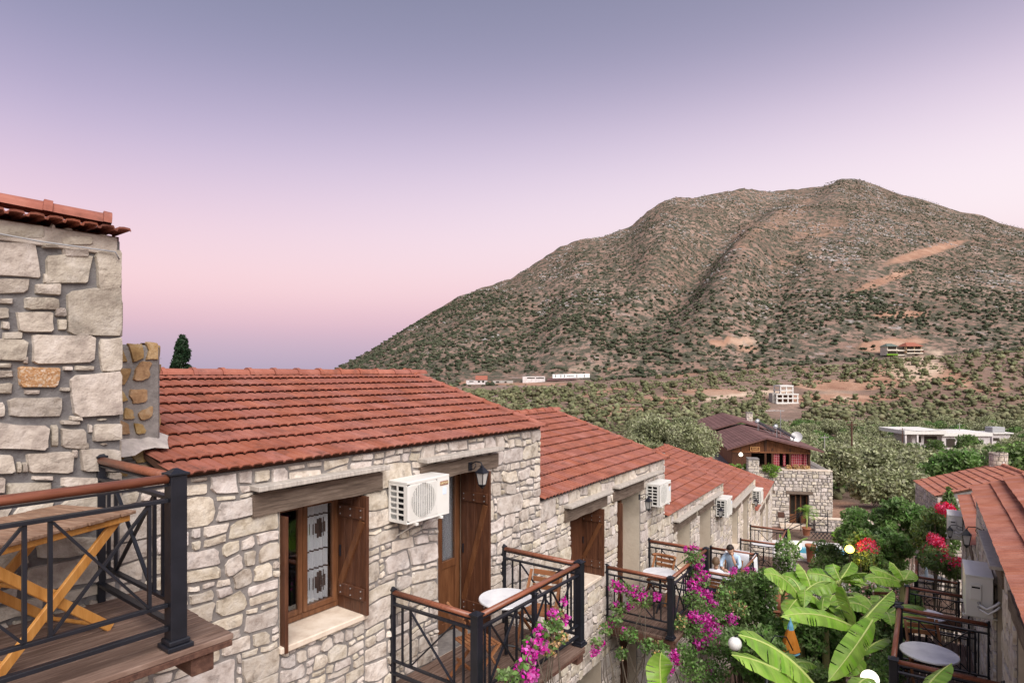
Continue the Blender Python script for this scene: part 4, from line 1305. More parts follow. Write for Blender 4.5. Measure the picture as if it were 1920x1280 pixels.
def small_chimney(label, loc, w, h, m, rz=0, n=8, roundy=False):
    root = thing('chimney', label, 'chimney', loc, rz)
    if roundy:
        MB().lathe([(w/2, -.4), (w/2, h-.06), (w/2*1.08, h-.05), (w/2*1.08, h), (w/2*.7, h), (w/2*.7, h-.2)], n=18).build('stack', M['mortar'], root)
        rg = random.Random(5); z = 0.0
        while z < h-.1:
            hh = rg.uniform(.12, .2); a = 0
            while a < 6.1:
                da = rg.uniform(.35, .7)
                p0, p1 = a, a+da-.08; r_ = w/2+.02; s = MB()
                pts = [(r_*math.cos(q), r_*math.sin(q), zz) for zz in (z+.02, z+hh) for q in (p0, (p0+p1)/2, p1)]
                ins = [(x*.9, y*.9, zz) for x, y, zz in pts]
                s.add(pts+ins, [(0,1,4,3),(1,2,5,4),(6,7,1,0),(7,8,2,1),(3,4,10,9),(4,5,11,10),(0,3,9,6),(2,8,11,5)])
                s.build('stone', M['stone'], root); a += da
            z += hh
    else:
        MB().bbox(-w/2, -w/2, -.4, w/2, w/2, h, .02).build('stack', M['mortar'], root)
        rg = random.Random(6); st = []
        for (O, U, N) in (((-w/2, -w/2, 0), (1,0,0), (0,-1,0)), ((w/2, -w/2, 0), (0,1,0), (1,0,0)), ((-w/2, w/2, 0), (0,-1,0), (-1,0,0))):
            st += stone_patch(O, U, (0,0,1), N, w, h-.04, rg, gap=.03, d_=.03, lo=.14, hi=.24)
        emit_stones(root, st, M[m], 60)
        MB().bbox(-w/2-.04, -w/2-.04, h, w/2+.04, w/2+.04, h+.07, .01).build('cap', M['mortar'], root)
    return root
# ------------------------------------------------------------------ balconies
def railing(root, p, q, h=1.03, m=None, xw=.48, gap=.11, hand=True, mr=None):
    "railing panel between two points (x, y) of the local frame: handrail, three rails, verticals and crossed braces"
    p, q = Vector((p[0], p[1], 0)), Vector((q[0], q[1], 0))
    d_ = (q-p); L = d_.length; d_.normalize()
    at = lambda s, z: p + d_*s + Vector((0, 0, z))
    if hand:
        s = MB()
        n = 10; r_ = .031
        side_ = d_.cross(Vector((0,0,1)))
        for e in (0, L):
            for j in range(n):
                a = 2*math.pi*j/n
                s.v.append(tuple(at(e, h) + side_*math.cos(a)*r_*1.05 + Vector((0,0,1))*math.sin(a)*r_*.9))
        s.f = [(j, (j+1) % n, n+(j+1) % n, n+j) for j in range(n)] + [tuple(range(n))[::-1], tuple(range(n, 2*n))]
        s.build('handrail', M['rail'], root, True)
        MB().beam(at(0, h-.038), at(L, h-.038), .034, .010).build('rail_strap', M['iron'], root)
    for z, w, t in ((.90, .045, .022), (.27, .035, .022), (.13, .045, .025)):
        MB().beam(at(0, z), at(L, z), w, t, b=.002).build('rail', M['iron'], root)
    n = max(1, int((L-.12+gap)/(xw+gap)))
    if n == 1: xw = min(xw*1.25, L-.3)
    mg = (L - n*xw - (n-1)*gap)/2
    if mr is not None: mg = L - n*xw - (n-1)*gap - mr
    def vert(s_):
        MB().beam(at(s_, .28), at(s_, .89), .02, .02, up=d_).build('baluster', M['iron'], root)
    x = mg
    if mg > .16: vert(mg*.5)
    for i in range(n):
        vert(x); vert(x+xw)
        MB().beam(at(x+.01, .29), at(x+xw-.01, .88), .014, .022, up=d_.cross(Vector((0,0,1)))).build('brace', M['iron'], root)
        sd = d_.cross(Vector((0,0,1)))*.012
        MB().beam(at(x+.01, .88)+sd, at(x+xw-.01, .29)+sd, .014, .022, up=sd).build('brace', M['iron'], root)
        x += xw+gap
    if mg > .16 and mr is None: vert(L-mg*.5)
    return
def post(root, x, y, h=1.09, w=.095, base=True):
    s = MB(); k = w/2
    s.bbox(x-k, y-k, 0, x+k, y+k, h-.04, .004)
    s.bbox(x-k-.012, y-k-.012, h-.04, x+k+.012, y+k+.012, h-.025, .003)
    s.add([(x-k, y-k, h-.025), (x+k, y-k, h-.025), (x+k, y+k, h-.025), (x-k, y+k, h-.025), (x-.01, y-.01, h), (x+.01, y-.01, h), (x+.01, y+.01, h), (x-.01, y+.01, h)],
          [(0,1,5,4),(1,2,6,5),(2,3,7,6),(3,0,4,7),(4,5,6,7)])
    if base:
        s.bbox(x-k-.028, y-k-.028, 0.001, x+k+.028, y+k+.028, .03, .004); s.bbox(x-k-.014, y-k-.014, .03, x+k+.014, y+k+.014, .06, .006)
    return s.build('post', M['iron'], root)
def balcony(label, org, az, x0, L, floor, side=1, b=1.25, ext=0.0, extn=0.0, nb=3, group='balconies with black railings', xw=.48, mid=False, mr=None):
    ax = dirv(az)*side
    o3 = Vector((org[0], org[1], 0)) + ax*x0
    root = thing('balcony', label, 'balcony', (o3.x, o3.y, floor), math.atan2(ax.y, ax.x), group)
    ys = -b-.07; n = 11; w = (b+.07)/n
    rg = random.Random(int(x0*100)+int(floor*-10))
    for i in range(n):
        z = rg.uniform(-.002, .002)
        MB().bbox(-extn+rg.uniform(-.004,.004), ys+i*w+.005, -.035+z, L+ext+rg.uniform(-.006,.006), ys+(i+1)*w-.005, z, .004).build('deck_plank', M['deck'], root)
    for i in range(nb):
        x = .06+(L-.12+max(0, ext-.12))*i/(nb-1)
        MB().bbox(x-.07, -b-.03, -.20, x+.07, .05, -.036, .006).build('bearer', M['bearer'], root)
    MB().bbox(-extn, ys+.002, -.075, L+ext-.01, ys+.04, -.037, .003).build('edge_board', M['bearer'], root)
    post(root, .0, -b+.02); post(root, L, -b+.02)
    post(root, .0, -.03, w=.05, base=False); post(root, L, -.03, w=.05, base=False)
    if mid:
        post(root, L/2, -b+.02, h=.99, w=.05, base=False)
    railing(root, (.05, -b+.02), (L-.05, -b+.02), xw=xw, mr=mr)
    railing(root, (0, -.055), (0, -b+.07), xw=.5)
    railing(root, (L, -.055), (L, -b+.07), xw=.5)
    return root
def P2(A): return (A[0], A[1])
B1w = Vector((-2.99, 4.50, 0))
b1dir = dirv(37.7)
b1o = Vector((-2.05, 3.74, 0)) + Vector((-b1dir.y, b1dir.x, 0))*1.23 - b1dir*2.9
B1 = balcony('balcony at the left edge holding a folding wooden table', (b1o.x, b1o.y), 37.7, 0, 2.9, -1.675, ext=.32, nb=3, b=1.25, xw=.485, mr=.10)
B2 = balcony('balcony of the nearest house, with round marble table and two chairs', A0, 35.7, 2.83, 2.08, -3.48, mid=True)
B3 = balcony('balcony wrapped in magenta bougainvillea', A1, 33.7, 2.35, 2.1, -4.60, mid=True)
B4 = balcony('balcony where a man rests his head on his hand beside a child', A2, 32.7, 1.69, 2.15, -5.91)
B5 = balcony('farthest balcony of the left row, with a white table', A3, 29.9, 2.79, 2.1, -6.68)
BR1 = balcony('nearest balcony on the right, with a round marble table', RW(9.18), 34, -2.08, 2.08, -4.70, side=-1, b=1.16)
BR2 = balcony('middle balcony on the right, with a dark round backed chair', RW(14.2), 34, -2.08, 2.08, -5.83, side=-1, b=1.16)
BR3 = balcony('farthest balcony on the right, a water bottle on its table', RW(21.2), 34, -2.08, 2.08, -6.93, side=-1, b=1.05)

# ------------------------------------------------------------------ air conditioners
def ac_unit(label, root_house, x, z, w=.68, h=.46, dpt=.29, text=True, off=.035, mirror=False, scalew=1):
    "x, z: left low corner in the house's local frame"
    o3 = to_world(root_house, (x, -off-dpt, z))
    root = thing('air_conditioner', label, 'air conditioner', o3, root_house.rotation_euler[2], 'air conditioners on the house fronts')
    c = MB(); t = .012
    c.bbox(0, 0.012, h-.03, w, dpt, h, .008); c.bbox(0, .012, 0, w, dpt, .02, .004)          # top, bottom
    c.bbox(w-t, .012, .02, w, dpt, h-.03, .003); c.bbox(0.02, dpt-.01, .02, w-.02, dpt, h-.03, .002)
    # left side: frame with a grid of openings
    ys = [.012, .055, .145, .165, .262, dpt]
    c.box(0, ys[0], .02, t, ys[1], h-.03); c.box(0, ys[2], .02, t, ys[3], h-.03); c.box(0, ys[4], .02, t, ys[5], h-.03)
    nrow = 6; z0, z1 = .035, h-.055; ch = (z1-z0)/nrow
    for (a, b) in ((ys[1], ys[2]), (ys[3], ys[4])):
        c.box(0, a, .02, t, b, z0); c.box(0, a, z1, t, b, h-.03)
        for i in range(1, nrow):
            c.box(0.001, a, z0+i*ch-.009, t, b, z0+i*ch+.009)
    # front panel around the fan
    cx, cz, r_ = w*.375, h*.50, h*.415; fx1 = w*.70
    n = 40; ring = [(cx+r_*math.cos(2*math.pi*i/n), cz+r_*math.sin(2*math.pi*i/n)) for i in range(n)]
    def sq(a):
        "point on the rectangle edge in direction a"
        dx, dz = math.cos(a), math.sin(a)
        k = min([(fx1-cx)/dx if dx > 1e-6 else 9e9, (0-cx)/dx if dx < -1e-6 else 9e9, (h-.03-cz)/dz if dz > 1e-6 else 9e9, (.02-cz)/dz if dz < -1e-6 else 9e9])
        return (cx+dx*k, cz+dz*k)
    sqs = [sq(2*math.pi*i/n) for i in range(n)]
    base = len(c.v)
    for (a, b) in ring: c.v.append((a, 0.0, b))
    for (a, b) in sqs: c.v.append((a, 0.0, b))
    for (a, b) in ring: c.v.append((a, .03, b))
    for i in range(n):
        j = (i+1) % n
        c.f.append((base+i, base+j, base+n+j, base+n+i)); c.f.append((base+i, base+2*n+i, base+2*n+j, base+j))
    c.bbox(fx1, 0, .02, w, .012, h-.03, .004)
    c.bbox(0, -.001, h-.031, w, .02, h, .008); c.bbox(0, -.001, 0, w, .02, .021, .004)
    c.build('casing', M['white_metal'], root)
    dk = MB(); dk.add([(.015, .10, .02), (w-.02, .10, .02), (w-.02, .10, h-.03), (.015, .10, h-.03)], [(0,1,2,3)])
    dk.add([(.10, .012, .02), (.10, dpt-.01, .02), (.10, dpt-.01, h-.03), (.10, .012, h-.03)], [(0,1,2,3)])
    dk.build('dark_inside', M['dark'], root)
    # fan blades behind the guard
    fb = MB()
    for k in range(3):
        a = k*2.094+.4
        pts = [(cx+.03*math.cos(a), .06, cz+.03*math.sin(a)), (cx+r_*.9*math.cos(a-.1), .045, cz+r_*.9*math.sin(a-.1)), (cx+r_*.92*math.cos(a+.55), .06, cz+r_*.92*math.sin(a+.55)), (cx+r_*.8*math.cos(a+1.0), .085, cz+r_*.8*math.sin(a+1.0)), (cx+.05*math.cos(a+1), .08, cz+.05*math.sin(a+1))]
        fb.prism(pts, (0, .004, 0))
    fb.tube([(cx, .04, cz), (cx, .09, cz)], .045, 12)
    fb.build('fan', M['grey'], root)
    g = MB()
    z = .04
    while z < h-.045:
        dz = abs(z-cz)
        if dz < r_: 
            hw = math.sqrt(r_*r_-dz*dz); g.box(cx-hw, -.004, z-.0022, cx+hw, .001, z+.0022)
        g.box(.03, -.0035, z-.0015, max(.031, cx-(math.sqrt(max(r_*r_-dz*dz, 0)))), -.0005, z+.0015)
        g.box(min(fx1-.011, cx+math.sqrt(max(r_*r_-dz*dz, 0))), -.0035, z-.0015, fx1-.01, -.0005, z+.0015)
        z += .0115
    for k in range(-5, 6):
        x_ = cx+k*r_*.18; hh = math.sqrt(max(r_*r_-(x_-cx)**2, 0))
        g.box(x_-.003, -.006, cz-hh, x_+.003, -.001, cz+hh)
    g.build('fan_guard', M['white_metal'], root)
    MB().bbox(w*.765, -.004, h-.115, w*.965, -.001, h-.065, .001).build('badge', M['badge'], root)
    MB().bbox(w*.83, -.0035, h-.22, w*.92, -.0005, h-.14, .001).build('energy_sticker', M['sticker'], root)
    if text:
        cu = bpy.data.curves.new('badge_lettering', 'FONT'); cu.body = 'LORTONE'; cu.size = .034; cu.extrude = .0006; cu.align_x = 'CENTER'; cu.align_y = 'CENTER'
        cu.materials.append(M['gold'])
        t_ = letters('badge_lettering', cu, root);t_.location = (w*.865, -.006, h-.09); t_.rotation_euler = (R(90), 0, 0)
    b = MB()
    for xx in (.12, w-.16):
        b.bbox(xx, -.02, -.03, xx+.035, dpt+off, -.003, .003)
        b.beam((xx+.017, .02, -.025), (xx+.017, dpt+off-.01, -.20), .03, .006)
    b.build('bracket', M['white_metal'], root)
    return root
M['badge'] = mat('badge_dark', [(.22,.10,.08),(.30,.15,.10)], 5, .5)
M['gold'] = mat('pale_gold', [(.75,.66,.36),(.8,.72,.42)], 5, .5)
M['sticker'] = mat('pale_blue_sticker', [(.62,.70,.86),(.66,.74,.9)], 5, .5)
ac_unit('large air conditioner between window and door of the nearest house', H1, 2.76, 1.83)
ac_unit('air conditioner on the second house, beside its lantern', H2, 4.27, 1.80, w=.70, h=.47, text=False)
ac_unit('air conditioner on the third house, above the two seated people', H3, 4.35, 1.80, w=.72, h=.50, text=False)
ac_unit('smallest looking air conditioner, on the fourth house near the stairs', H4, 5.3, 1.78, w=.72, h=.5, text=False)
def ac_side(label, house_, t1, t, z, w=.8, h=.56, dpt=.30, grp='air conditioners on the house fronts'):
    "units of the right row: their valve side faces the camera"
    x = t1-t-w
    o3 = to_world(house_, (x, -.05-dpt, z))
    root = thing('air_conditioner', label, 'air conditioner', o3, house_.rotation_euler[2], grp)
    c = MB(); c.bbox(0, 0, 0, w, dpt, h-.02, .008); c.bbox(-.006, -.006, h-.02, w+.006, dpt+.006, h, .006)
    c.build('casing', M['white_metal'], root)
    s = MB(); s.bbox(w, dpt*.16, h*.42, w+.022, dpt*.58, h*.80, .006); s.build('valve_cover', M['white_metal'], root)
    MB().bbox(w+.022, dpt*.22, h*.70, w+.026, dpt*.52, h*.74, .001).build('handle_shade', M['dark'], root)  # thin plate coloured dark as the shade of the hand grip
    v = MB()
    for k, zz in enumerate((.30, .20)):
        v.tube([(w, dpt*.45, h*zz+.03), (w+.05, dpt*.5, h*zz+.03)], .012, 8); v.tube([(w+.045, dpt*.5, h*zz), (w+.045, dpt*.5, h*zz+.06)], .010, 8)
    v.build('valve', M['grey'], root)
    p_ = MB(); p_.tube([(w+.05, dpt*.5, h*.33), (w+.10, dpt*.75, h*.28), (w+.11, dpt+.02, h*.42), (w+.10, dpt+.06, h*.5)], .016, 8)
    p_.tube([(w+.05, dpt*.5, h*.23), (w+.12, dpt*.8, h*.18), (w+.13, dpt+.02, h*.32), (w+.12, dpt+.06, h*.40)], .013, 8)
    p_.build('pipe', M['white'], root, True)
    b = MB(); b.bbox(.08, -.03, -.03, .12, dpt+.05, -.003, .003); b.bbox(w-.12, -.03, -.03, w-.08, dpt+.05, -.003, .003); b.build('bracket', M['white_metal'], root)
ac_side('big air conditioner on the right, pipes looping from its side', HR1, 14.3, 10.35, 1.40)
ac_side('farther air conditioner on the right, above the bougainvillea', HR2, 19.9, 18.6, 1.72, w=.75, h=.58)

# ------------------------------------------------------------------ wall lanterns
def lantern(label, house_, x, z, out=.20):
    o3 = to_world(house_, (x, -.05, z))
    root = thing('wall_lantern', label, 'lantern', o3, house_.rotation_euler[2], 'black wall lanterns')
    s = MB(); s.bbox(-.035, -.012, -.05, .035, 0, .06, .004)
    s.tube([(0, -.01, .03), (0, -out*.5, .075), (0, -out*.9, .07), (0, -out, .03)], .008, 6)
    s.tube([(0, -.01, -.03), (0, -out*.35, -.02), (0, -out*.5, .02), (0, -out*.42, .05)], .006, 6)
    s.build('bracket', M['iron'], root)
    n = 4; c = MB()
    def ring(r_, zz): return [(r_*math.cos(math.pi/4+i*math.pi/2), -out+r_*math.sin(math.pi/4+i*math.pi/2), zz) for i in range(4)]
    c.v = ring(.095, -.055)+ring(.028, .01)+ring(.02, .03); c.f = [(i, (i+1) % 4, 4+(i+1) % 4, 4+i) for i in range(4)]+[(4+i, 4+(i+1) % 4, 8+(i+1) % 4, 8+i) for i in range(4)]+[(8,9,10,11),(0,3,2,1)]
    c.build('roof', M['iron'], root)
    f = MB(); a = ring(.078, -.06); b = ring(.046, -.21)
    for i in range(4): f.tube([a[i], b[i]], .006, 5); f.tube([b[i], b[(i+1) % 4]], .006, 5)
    f.lathe([(.046, -.225), (.03, -.235), (.008, -.26)], (0, -out, 0), 8)
    f.build('cage', M['iron'], root)
    g = MB(); a = ring(.072, -.062); b = ring(.043, -.205); g.v = a+b; g.f = [(i, (i+1) % 4, 4+(i+1) % 4, 4+i) for i in range(4)]
    g.build('pane', M['lamp_glass'], root)
M['lamp_glass'] = mat('frosted_lamp_glass', [(.42,.40,.38),(.5,.48,.46)], 5, .2, spec=.5)
lantern('black lantern on the door beam of the nearest house', H1, 4.15, 2.26)
lantern('black lantern by the door of the second house', H2, 3.85, 2.05)
lantern('black lantern by the door of the third house', H3, 4.05, 2.10)
lantern('small black lantern on the fourth house front', H4, 4.75, 2.05)
lantern('black lantern under the nearest right eave, above the big air conditioner', HR1, 14.3-11.9, 2.22, .22)
lantern('black lantern beside the farther right air conditioner', HR2, 19.9-18.3, 2.05, .26)

# ------------------------------------------------------------------ furniture
def round_table(label, at3, r_=.33, h=.72, group='round marble tables'):
    root = thing('round_table', label, 'table', at3, 0, group)
    s = MB(); s.lathe([(r_-.01, h-.028), (r_, h-.022), (r_, h-.008), (r_-.006, h)], n=36); s.build('tabletop', M['marble'], root)
    s = MB(); s.lathe([(.025, .03), (.022, .3), (.03, .34), (.022, .38), (.022, h-.04), (.06, h-.03)], n=10)
    for k in range(3):
        a = k*2.094; s.tube([(0, 0, .14), (.12*math.cos(a), .12*math.sin(a), .12), (.24*math.cos(a), .24*math.sin(a), .012)], [.014, .014, .016], 6)
    s.build('pedestal', M['iron'], root)
    return root
def folding_chair(label, at3, rz, m=None, group='folding wooden chairs'):
    m = m or M['chair']
    root = thing('folding_chair', label, 'chair', at3, rz, group)
    for i in range(8):
        MB().bbox(-.20, -.19+i*.048, .435, .20, -.19+i*.048+.038, .450, .003).build('seat_slat', m, root)
    for i in range(3):
        MB().bbox(-.19, .22+.02*i, .62+i*.09, .19, .236+.02*i, .685+i*.09, .003).build('back_slat', m, root)
    for sx in (-1, 1):
        MB().beam((sx*.215, -.26, 0), (sx*.215, .25, .86), .022, .035, up=(1,0,0)).build('leg', m, root)
        MB().beam((sx*.19, .26, 0), (sx*.19, -.20, .44), .022, .035, up=(1,0,0)).build('leg', m, root)
    MB().beam((-.19, .14, .2), (.19, .14, .2), .02, .03).build('stretcher', m, root)
    return root
def lp(root, x, y, z=0): return to_world(root, (x, y, z))
ra = lambda r_: r_.rotation_euler[2]
round_table('round white marble table on the nearest balcony below the open door', lp(B2, 1.28, -.66), .34)
folding_chair('folding slatted chair on the near side of the marble table', lp(B2, .62, -.72), ra(B2)+R(70))
folding_chair('folding slatted chair on the far side of the marble table', lp(B2, 1.80, -.80), ra(B2)-R(80))
round_table('white round table on the bougainvillea balcony', lp(B3, 1.15, -.62), .33)
def tray_chair():
    r = folding_chair('brown chair with a curved back tucked behind the white table', lp(B3, 1.62, -.45), ra(B3)-R(95))
    MB().tube([(.24*math.cos(R(a)), .16+.12*math.sin(R(a)), .84) for a in range(0, 181, 15)], .026, 8).build('curved_back', M['chair'], r, True)
tray_chair()
round_table('white cloth table between the two seated people', lp(B4, .95, -.72), .36)
round_table('white round table on the farthest left balcony', lp(B5, 1.05, -.62), .40)
round_table('round marble table on the nearest right balcony', (5.93, 8.72, -4.70), .36)
round_table('round white table behind the nearest right railing', (8.75, 12.95, -5.83), .36)
round_table('white round table under the water bottle on the right', (12.72, 18.5, -6.93), .36)
folding_chair('wooden chair behind the nearest right marble table', (6.30, 9.35, -4.70), -R(34)+R(15))
folding_chair('dark slatted chair on the middle right balcony', (8.35, 13.6, -5.83), -R(34)+R(30), M['shutter'])
def bistro():
    root = thing('round_back_chair', 'dark chair with a padded round back on the middle right balcony', 'chair', (8.35, 13.1, -5.83), -R(34))
    s = MB(); s.tube([(.27*math.cos(R(a)), .20*math.sin(R(a)), .80) for a in range(-10, 191, 12)], .055, 8); s.build('backrest', M['iron'], root, True)
    MB().lathe([(.22, .43), (.23, .45), (.22, .47)], n=16).build('seat', M['iron'], root)
    for (a, b) in ((-.17, -.15), (.17, -.15), (-.2, .12), (.2, .12)):
        MB().tube([(a, b, 0), (a*.9, b*.9, .44)], .013, 6).build('leg', M['iron'], root)
    for sx in (-1, 1): MB().tube([(sx*.19, .1, .45), (sx*.26, .02, .80)], .012, 6).build('back_rod', M['iron'], root)
bistro()
def bottle(label, at3, h, r_, m, cat='bottle'):
    root = thing('bottle', label, cat, at3)
    MB().lathe([(r_*.9, 0), (r_, .01), (r_, h*.62), (r_*.35, h*.82), (r_*.32, h*.93)], n=12).build('body', m, root, True)
    MB().lathe([(r_*.38, h*.93), (r_*.38, h)], n=10).build('cap', M['bluepaint'], root)
M['pet'] = mat('clear_plastic_bottle', [(.45,.58,.72),(.6,.7,.8)], 10, .15, spec=.6)
M['winebottle'] = mat('dark_wine_bottle', [(.03,.012,.02),(.05,.02,.03)], 10, .15, spec=.6)
bottle('clear water bottle on the farthest right table', (12.58, 18.62, -6.21), .31, .048, M['pet'])
bottle('dark wine bottle on the table of the two people', lp(B4, 1.08, -.95, .72), .30, .04, M['winebottle'])

def folding_table():
    o = B1; rx, ry = 2.9, -1.23
    # local frame turned 22 degrees against the balcony
    f = lambda a, pp: to_world(B1, (2.9+a, -1.23+pp, 0))
    c = f(-.0, .576)
    root = thing('folding_table', 'worn wooden folding table with yellow crossed legs behind the left railing', 'table', (c.x, c.y, -1.675), ra(B1)+R(180+22.5))
    # local x: from right front corner to left front corner, local -y: towards the wall
    W_, D_ = 1.05, .66; h = .755; n = 9
    rg = random.Random(3)
    for i in range(n):
        a = W_*i/n
        MB().bbox(a+.003, -D_-rg.uniform(0, .01), h-.022+rg.uniform(-.002, .002), a+W_/n-.003, rg.uniform(0, .012), h+rg.uniform(-.002, .002), .004).build('table_slat', M['slat'], root)
    for y in (-.03, -D_+.05): MB().bbox(.03, y-.012, h-.065, W_-.03, y+.012, h-.024, .003).build('apron', M['yellow'], root)
    for k, y in enumerate((-.055, -D_+.09)):
        MB().beam((.10, y, h-.05), (W_-.20, y, .012), .024, .058, up=(0,0,1), b=.003).build('leg', M['yellow'], root)
        MB().beam((W_-.10, y-.026, h-.05), (.12, y-.026, .012), .024, .058, up=(0,0,1), b=.003).build('leg', M['yellow'], root)
    for (x_, z_) in ((.20, .06), (W_-.28, .07), (W_*.5-.04, .37)):
        MB().tube([(x_, -.08, z_), (x_, -D_+.10, z_)], .013, 8).build('crossbar', M['yellow'], root)
folding_table()

# towels -----------------------------------------------------------------
def towel(label, root_b, p, q, h=1.06, drop=.55, back=.30, m=None):
    "cloth folded over the rail between p and q in the balcony's local frame"
    p, q = Vector((p[0], p[1], 0)), Vector((q[0], q[1], 0)); d_ = (q-p); L = d_.length; d_.normalize(); nn = Vector((d_.y, -d_.x, 0))
    s = MB(); nu, nv = 16, 14
    for i in range(nu+1):
        u = i/nu
        for j in range(nv+1):
            t = -back + (drop+back)*j/nv
            if t < 0: off, z = -.038, h+t+.0
            else: off, z = .038, h-t
            if abs(t) < .04: off = t; z = h+.012
            wv = .018*math.sin(u*9+1)*min(1, abs(t)*3) + .01*math.sin(u*23)*min(1, abs(t)*2)
            k = p + d_*(L*u) + nn*(off+wv+(.02*u*t if t > 0 else 0)); s.v.append((k.x, k.y, z-.02*u*(t > 0)))
    for i in range(nu):
        for j in range(nv):
            a = i*(nv+1)+j; s.f.append((a, a+1, a+nv+2, a+nv+1))
    o = s.build('towel', m or M['towel'], None, True)
    o.location = root_b.location; o.rotation_euler = root_b.rotation_euler
    md = o.modifiers.new('thick', 'SOLIDIFY'); md.thickness = .006
    tag(o, label, 'towel')
towel('white towel hanging over the inner side rail behind the seated man', B4, (2.15, -.42), (2.15, -1.05), drop=.55, back=.45)
towel('long white towel draped over the outer front rail', B4, (1.62, -1.23), (2.08, -1.23), drop=.75, back=.3)

# ------------------------------------------------------------------ people
def skin_body(name, joints, edges, m, parent, rootj=0, sub=2):
    me = bpy.data.meshes.new(name); me.from_pydata([j[:3] for j in joints], edges, [])
    o = bpy.data.objects.new(name, me); COL.objects.link(o); o.parent = parent
    sk = o.modifiers.new('skin', 'SKIN'); sk.use_smooth_shade = True
    lay = me.skin_vertices[0] if me.skin_vertices else None
    if lay is None:
        bpy.context.view_layer.objects.active = o
        lay = me.skin_vertices[0] if len(me.skin_vertices) else None
    if lay:
        for i, j in enumerate(joints):
            lay.data[i].radius = (j[3], j[4] if len(j) > 4 else j[3]); lay.data[i].use_root = (i == rootj)
    sb = o.modifiers.new('sub', 'SUBSURF'); sb.levels = sub; sb.render_levels = sub
    me.materials.append(m)
    return o
def head(parent, c, r_, look, hairm, tilt=0):
    "c: centre; look: yaw angle; face towards local -y before turning"
    hd = bpy.data.objects.new('head', None); COL.objects.link(hd); hd.parent = parent; hd.location = c; hd.rotation_euler = (tilt, 0, look)
    s = MB(); n, k = 20, 16
    for i in range(k+1):
        th = math.pi*i/k
        for j in range(n):
            ph = 2*math.pi*j/n
            x, y, z = math.sin(th)*math.cos(ph), math.sin(th)*math.sin(ph), math.cos(th)
            X, Y, Z = x*r_*.78, y*r_*.95, z*r_*1.12
            if z < 0: X *= 1+z*.28; Y = Y*(1+z*.18) - (.10*r_*(-z))
            if y < -.75 and abs(x) < .22 and -.35 < z < .15: Y -= r_*.14*(1-abs(x)/.22)*(1-abs(z+.12)/.3)      # nose
            if y < -.6 and .10 < z < .30 and .15 < abs(x) < .55: Y += r_*.05                                # eye sockets
            s.v.append((X, Y, Z))
    for i in range(k):
        for j in range(n): s.f.append((i*n+j, (i+1)*n+j, (i+1)*n+(j+1) % n, i*n+(j+1) % n))
    s.build('face', M['skin'], hd, True)
    e = MB()
    for sx in (-1, 1): e.lathe([(0.001, -.012), (.012, -.006), (.014, 0), (.010, .008), (.001, .012)], (sx*r_*.30, -r_*.80, r_*.14), 8, False)
    e.build('eyes', M['dark'], hd, True)
    MB().bbox(-r_*.22, -r_*.80, -r_*.50, r_*.22, -r_*.70, -r_*.44, .004).build('mouth', M['red_lip'], hd)
    e = MB()
    for sx in (-1, 1): e.lathe([(.001, -.03), (.014, -.015), (.018, .005), (.012, .026), (.001, .03)], (sx*r_*.80, r_*.02, 0), 8, False)
    e.build('ears', M['skin'], hd, True)
    h = MB()
    for i in range(11):
        th = math.pi*.62*i/10
        for j in range(n):
            ph = 2*math.pi*j/n
            x, y, z = math.sin(th)*math.cos(ph), math.sin(th)*math.sin(ph), math.cos(th)
            if y < -.25 and z < .55: y *= .80; x *= .9
            h.v.append((x*r_*.86, y*r_*1.03+.004, z*r_*1.20+.004))
    for i in range(10):
        for j in range(n): h.f.append((i*n+j, (i+1)*n+j, (i+1)*n+(j+1) % n, i*n+(j+1) % n))
    h.build('hair', hairm, hd, True)
M['red_lip'] = mat('lips', [(.35,.12,.10),(.38,.14,.12)], 5, .5)
def hand(parent, wrist, fwd, up, sc=1.0):
    fwd, up = Vector(fwd).normalized(), Vector(up).normalized(); sd = fwd.cross(up).normalized(); w = Vector(wrist)
    s = MB()
    s.tube([w, w+fwd*.045*sc, w+fwd*.085*sc], [.022*sc, .034*sc, .032*sc], 8)
    for i, L in enumerate((.062, .072, .067, .052)):
        a = w+fwd*.078*sc+sd*(.024-.016*i)*sc
        s.tube([a, a+fwd*L*.5*sc-up*.006*sc, a+fwd*L*.8*sc-up*.03*sc], [.0095*sc, .0088*sc, .007*sc], 6)
    a = w+fwd*.03*sc+sd*.026*sc
    s.tube([a, a+fwd*.03*sc+sd*.028*sc, a+fwd*.055*sc+sd*.030*sc-up*.014*sc], [.012*sc, .0105*sc, .008*sc], 6)
    s.build('hand', M['skin'], parent, True)
def seat(parent_label, at3, rz, m=None): return folding_chair(parent_label, at3, rz, m or M['chair'])
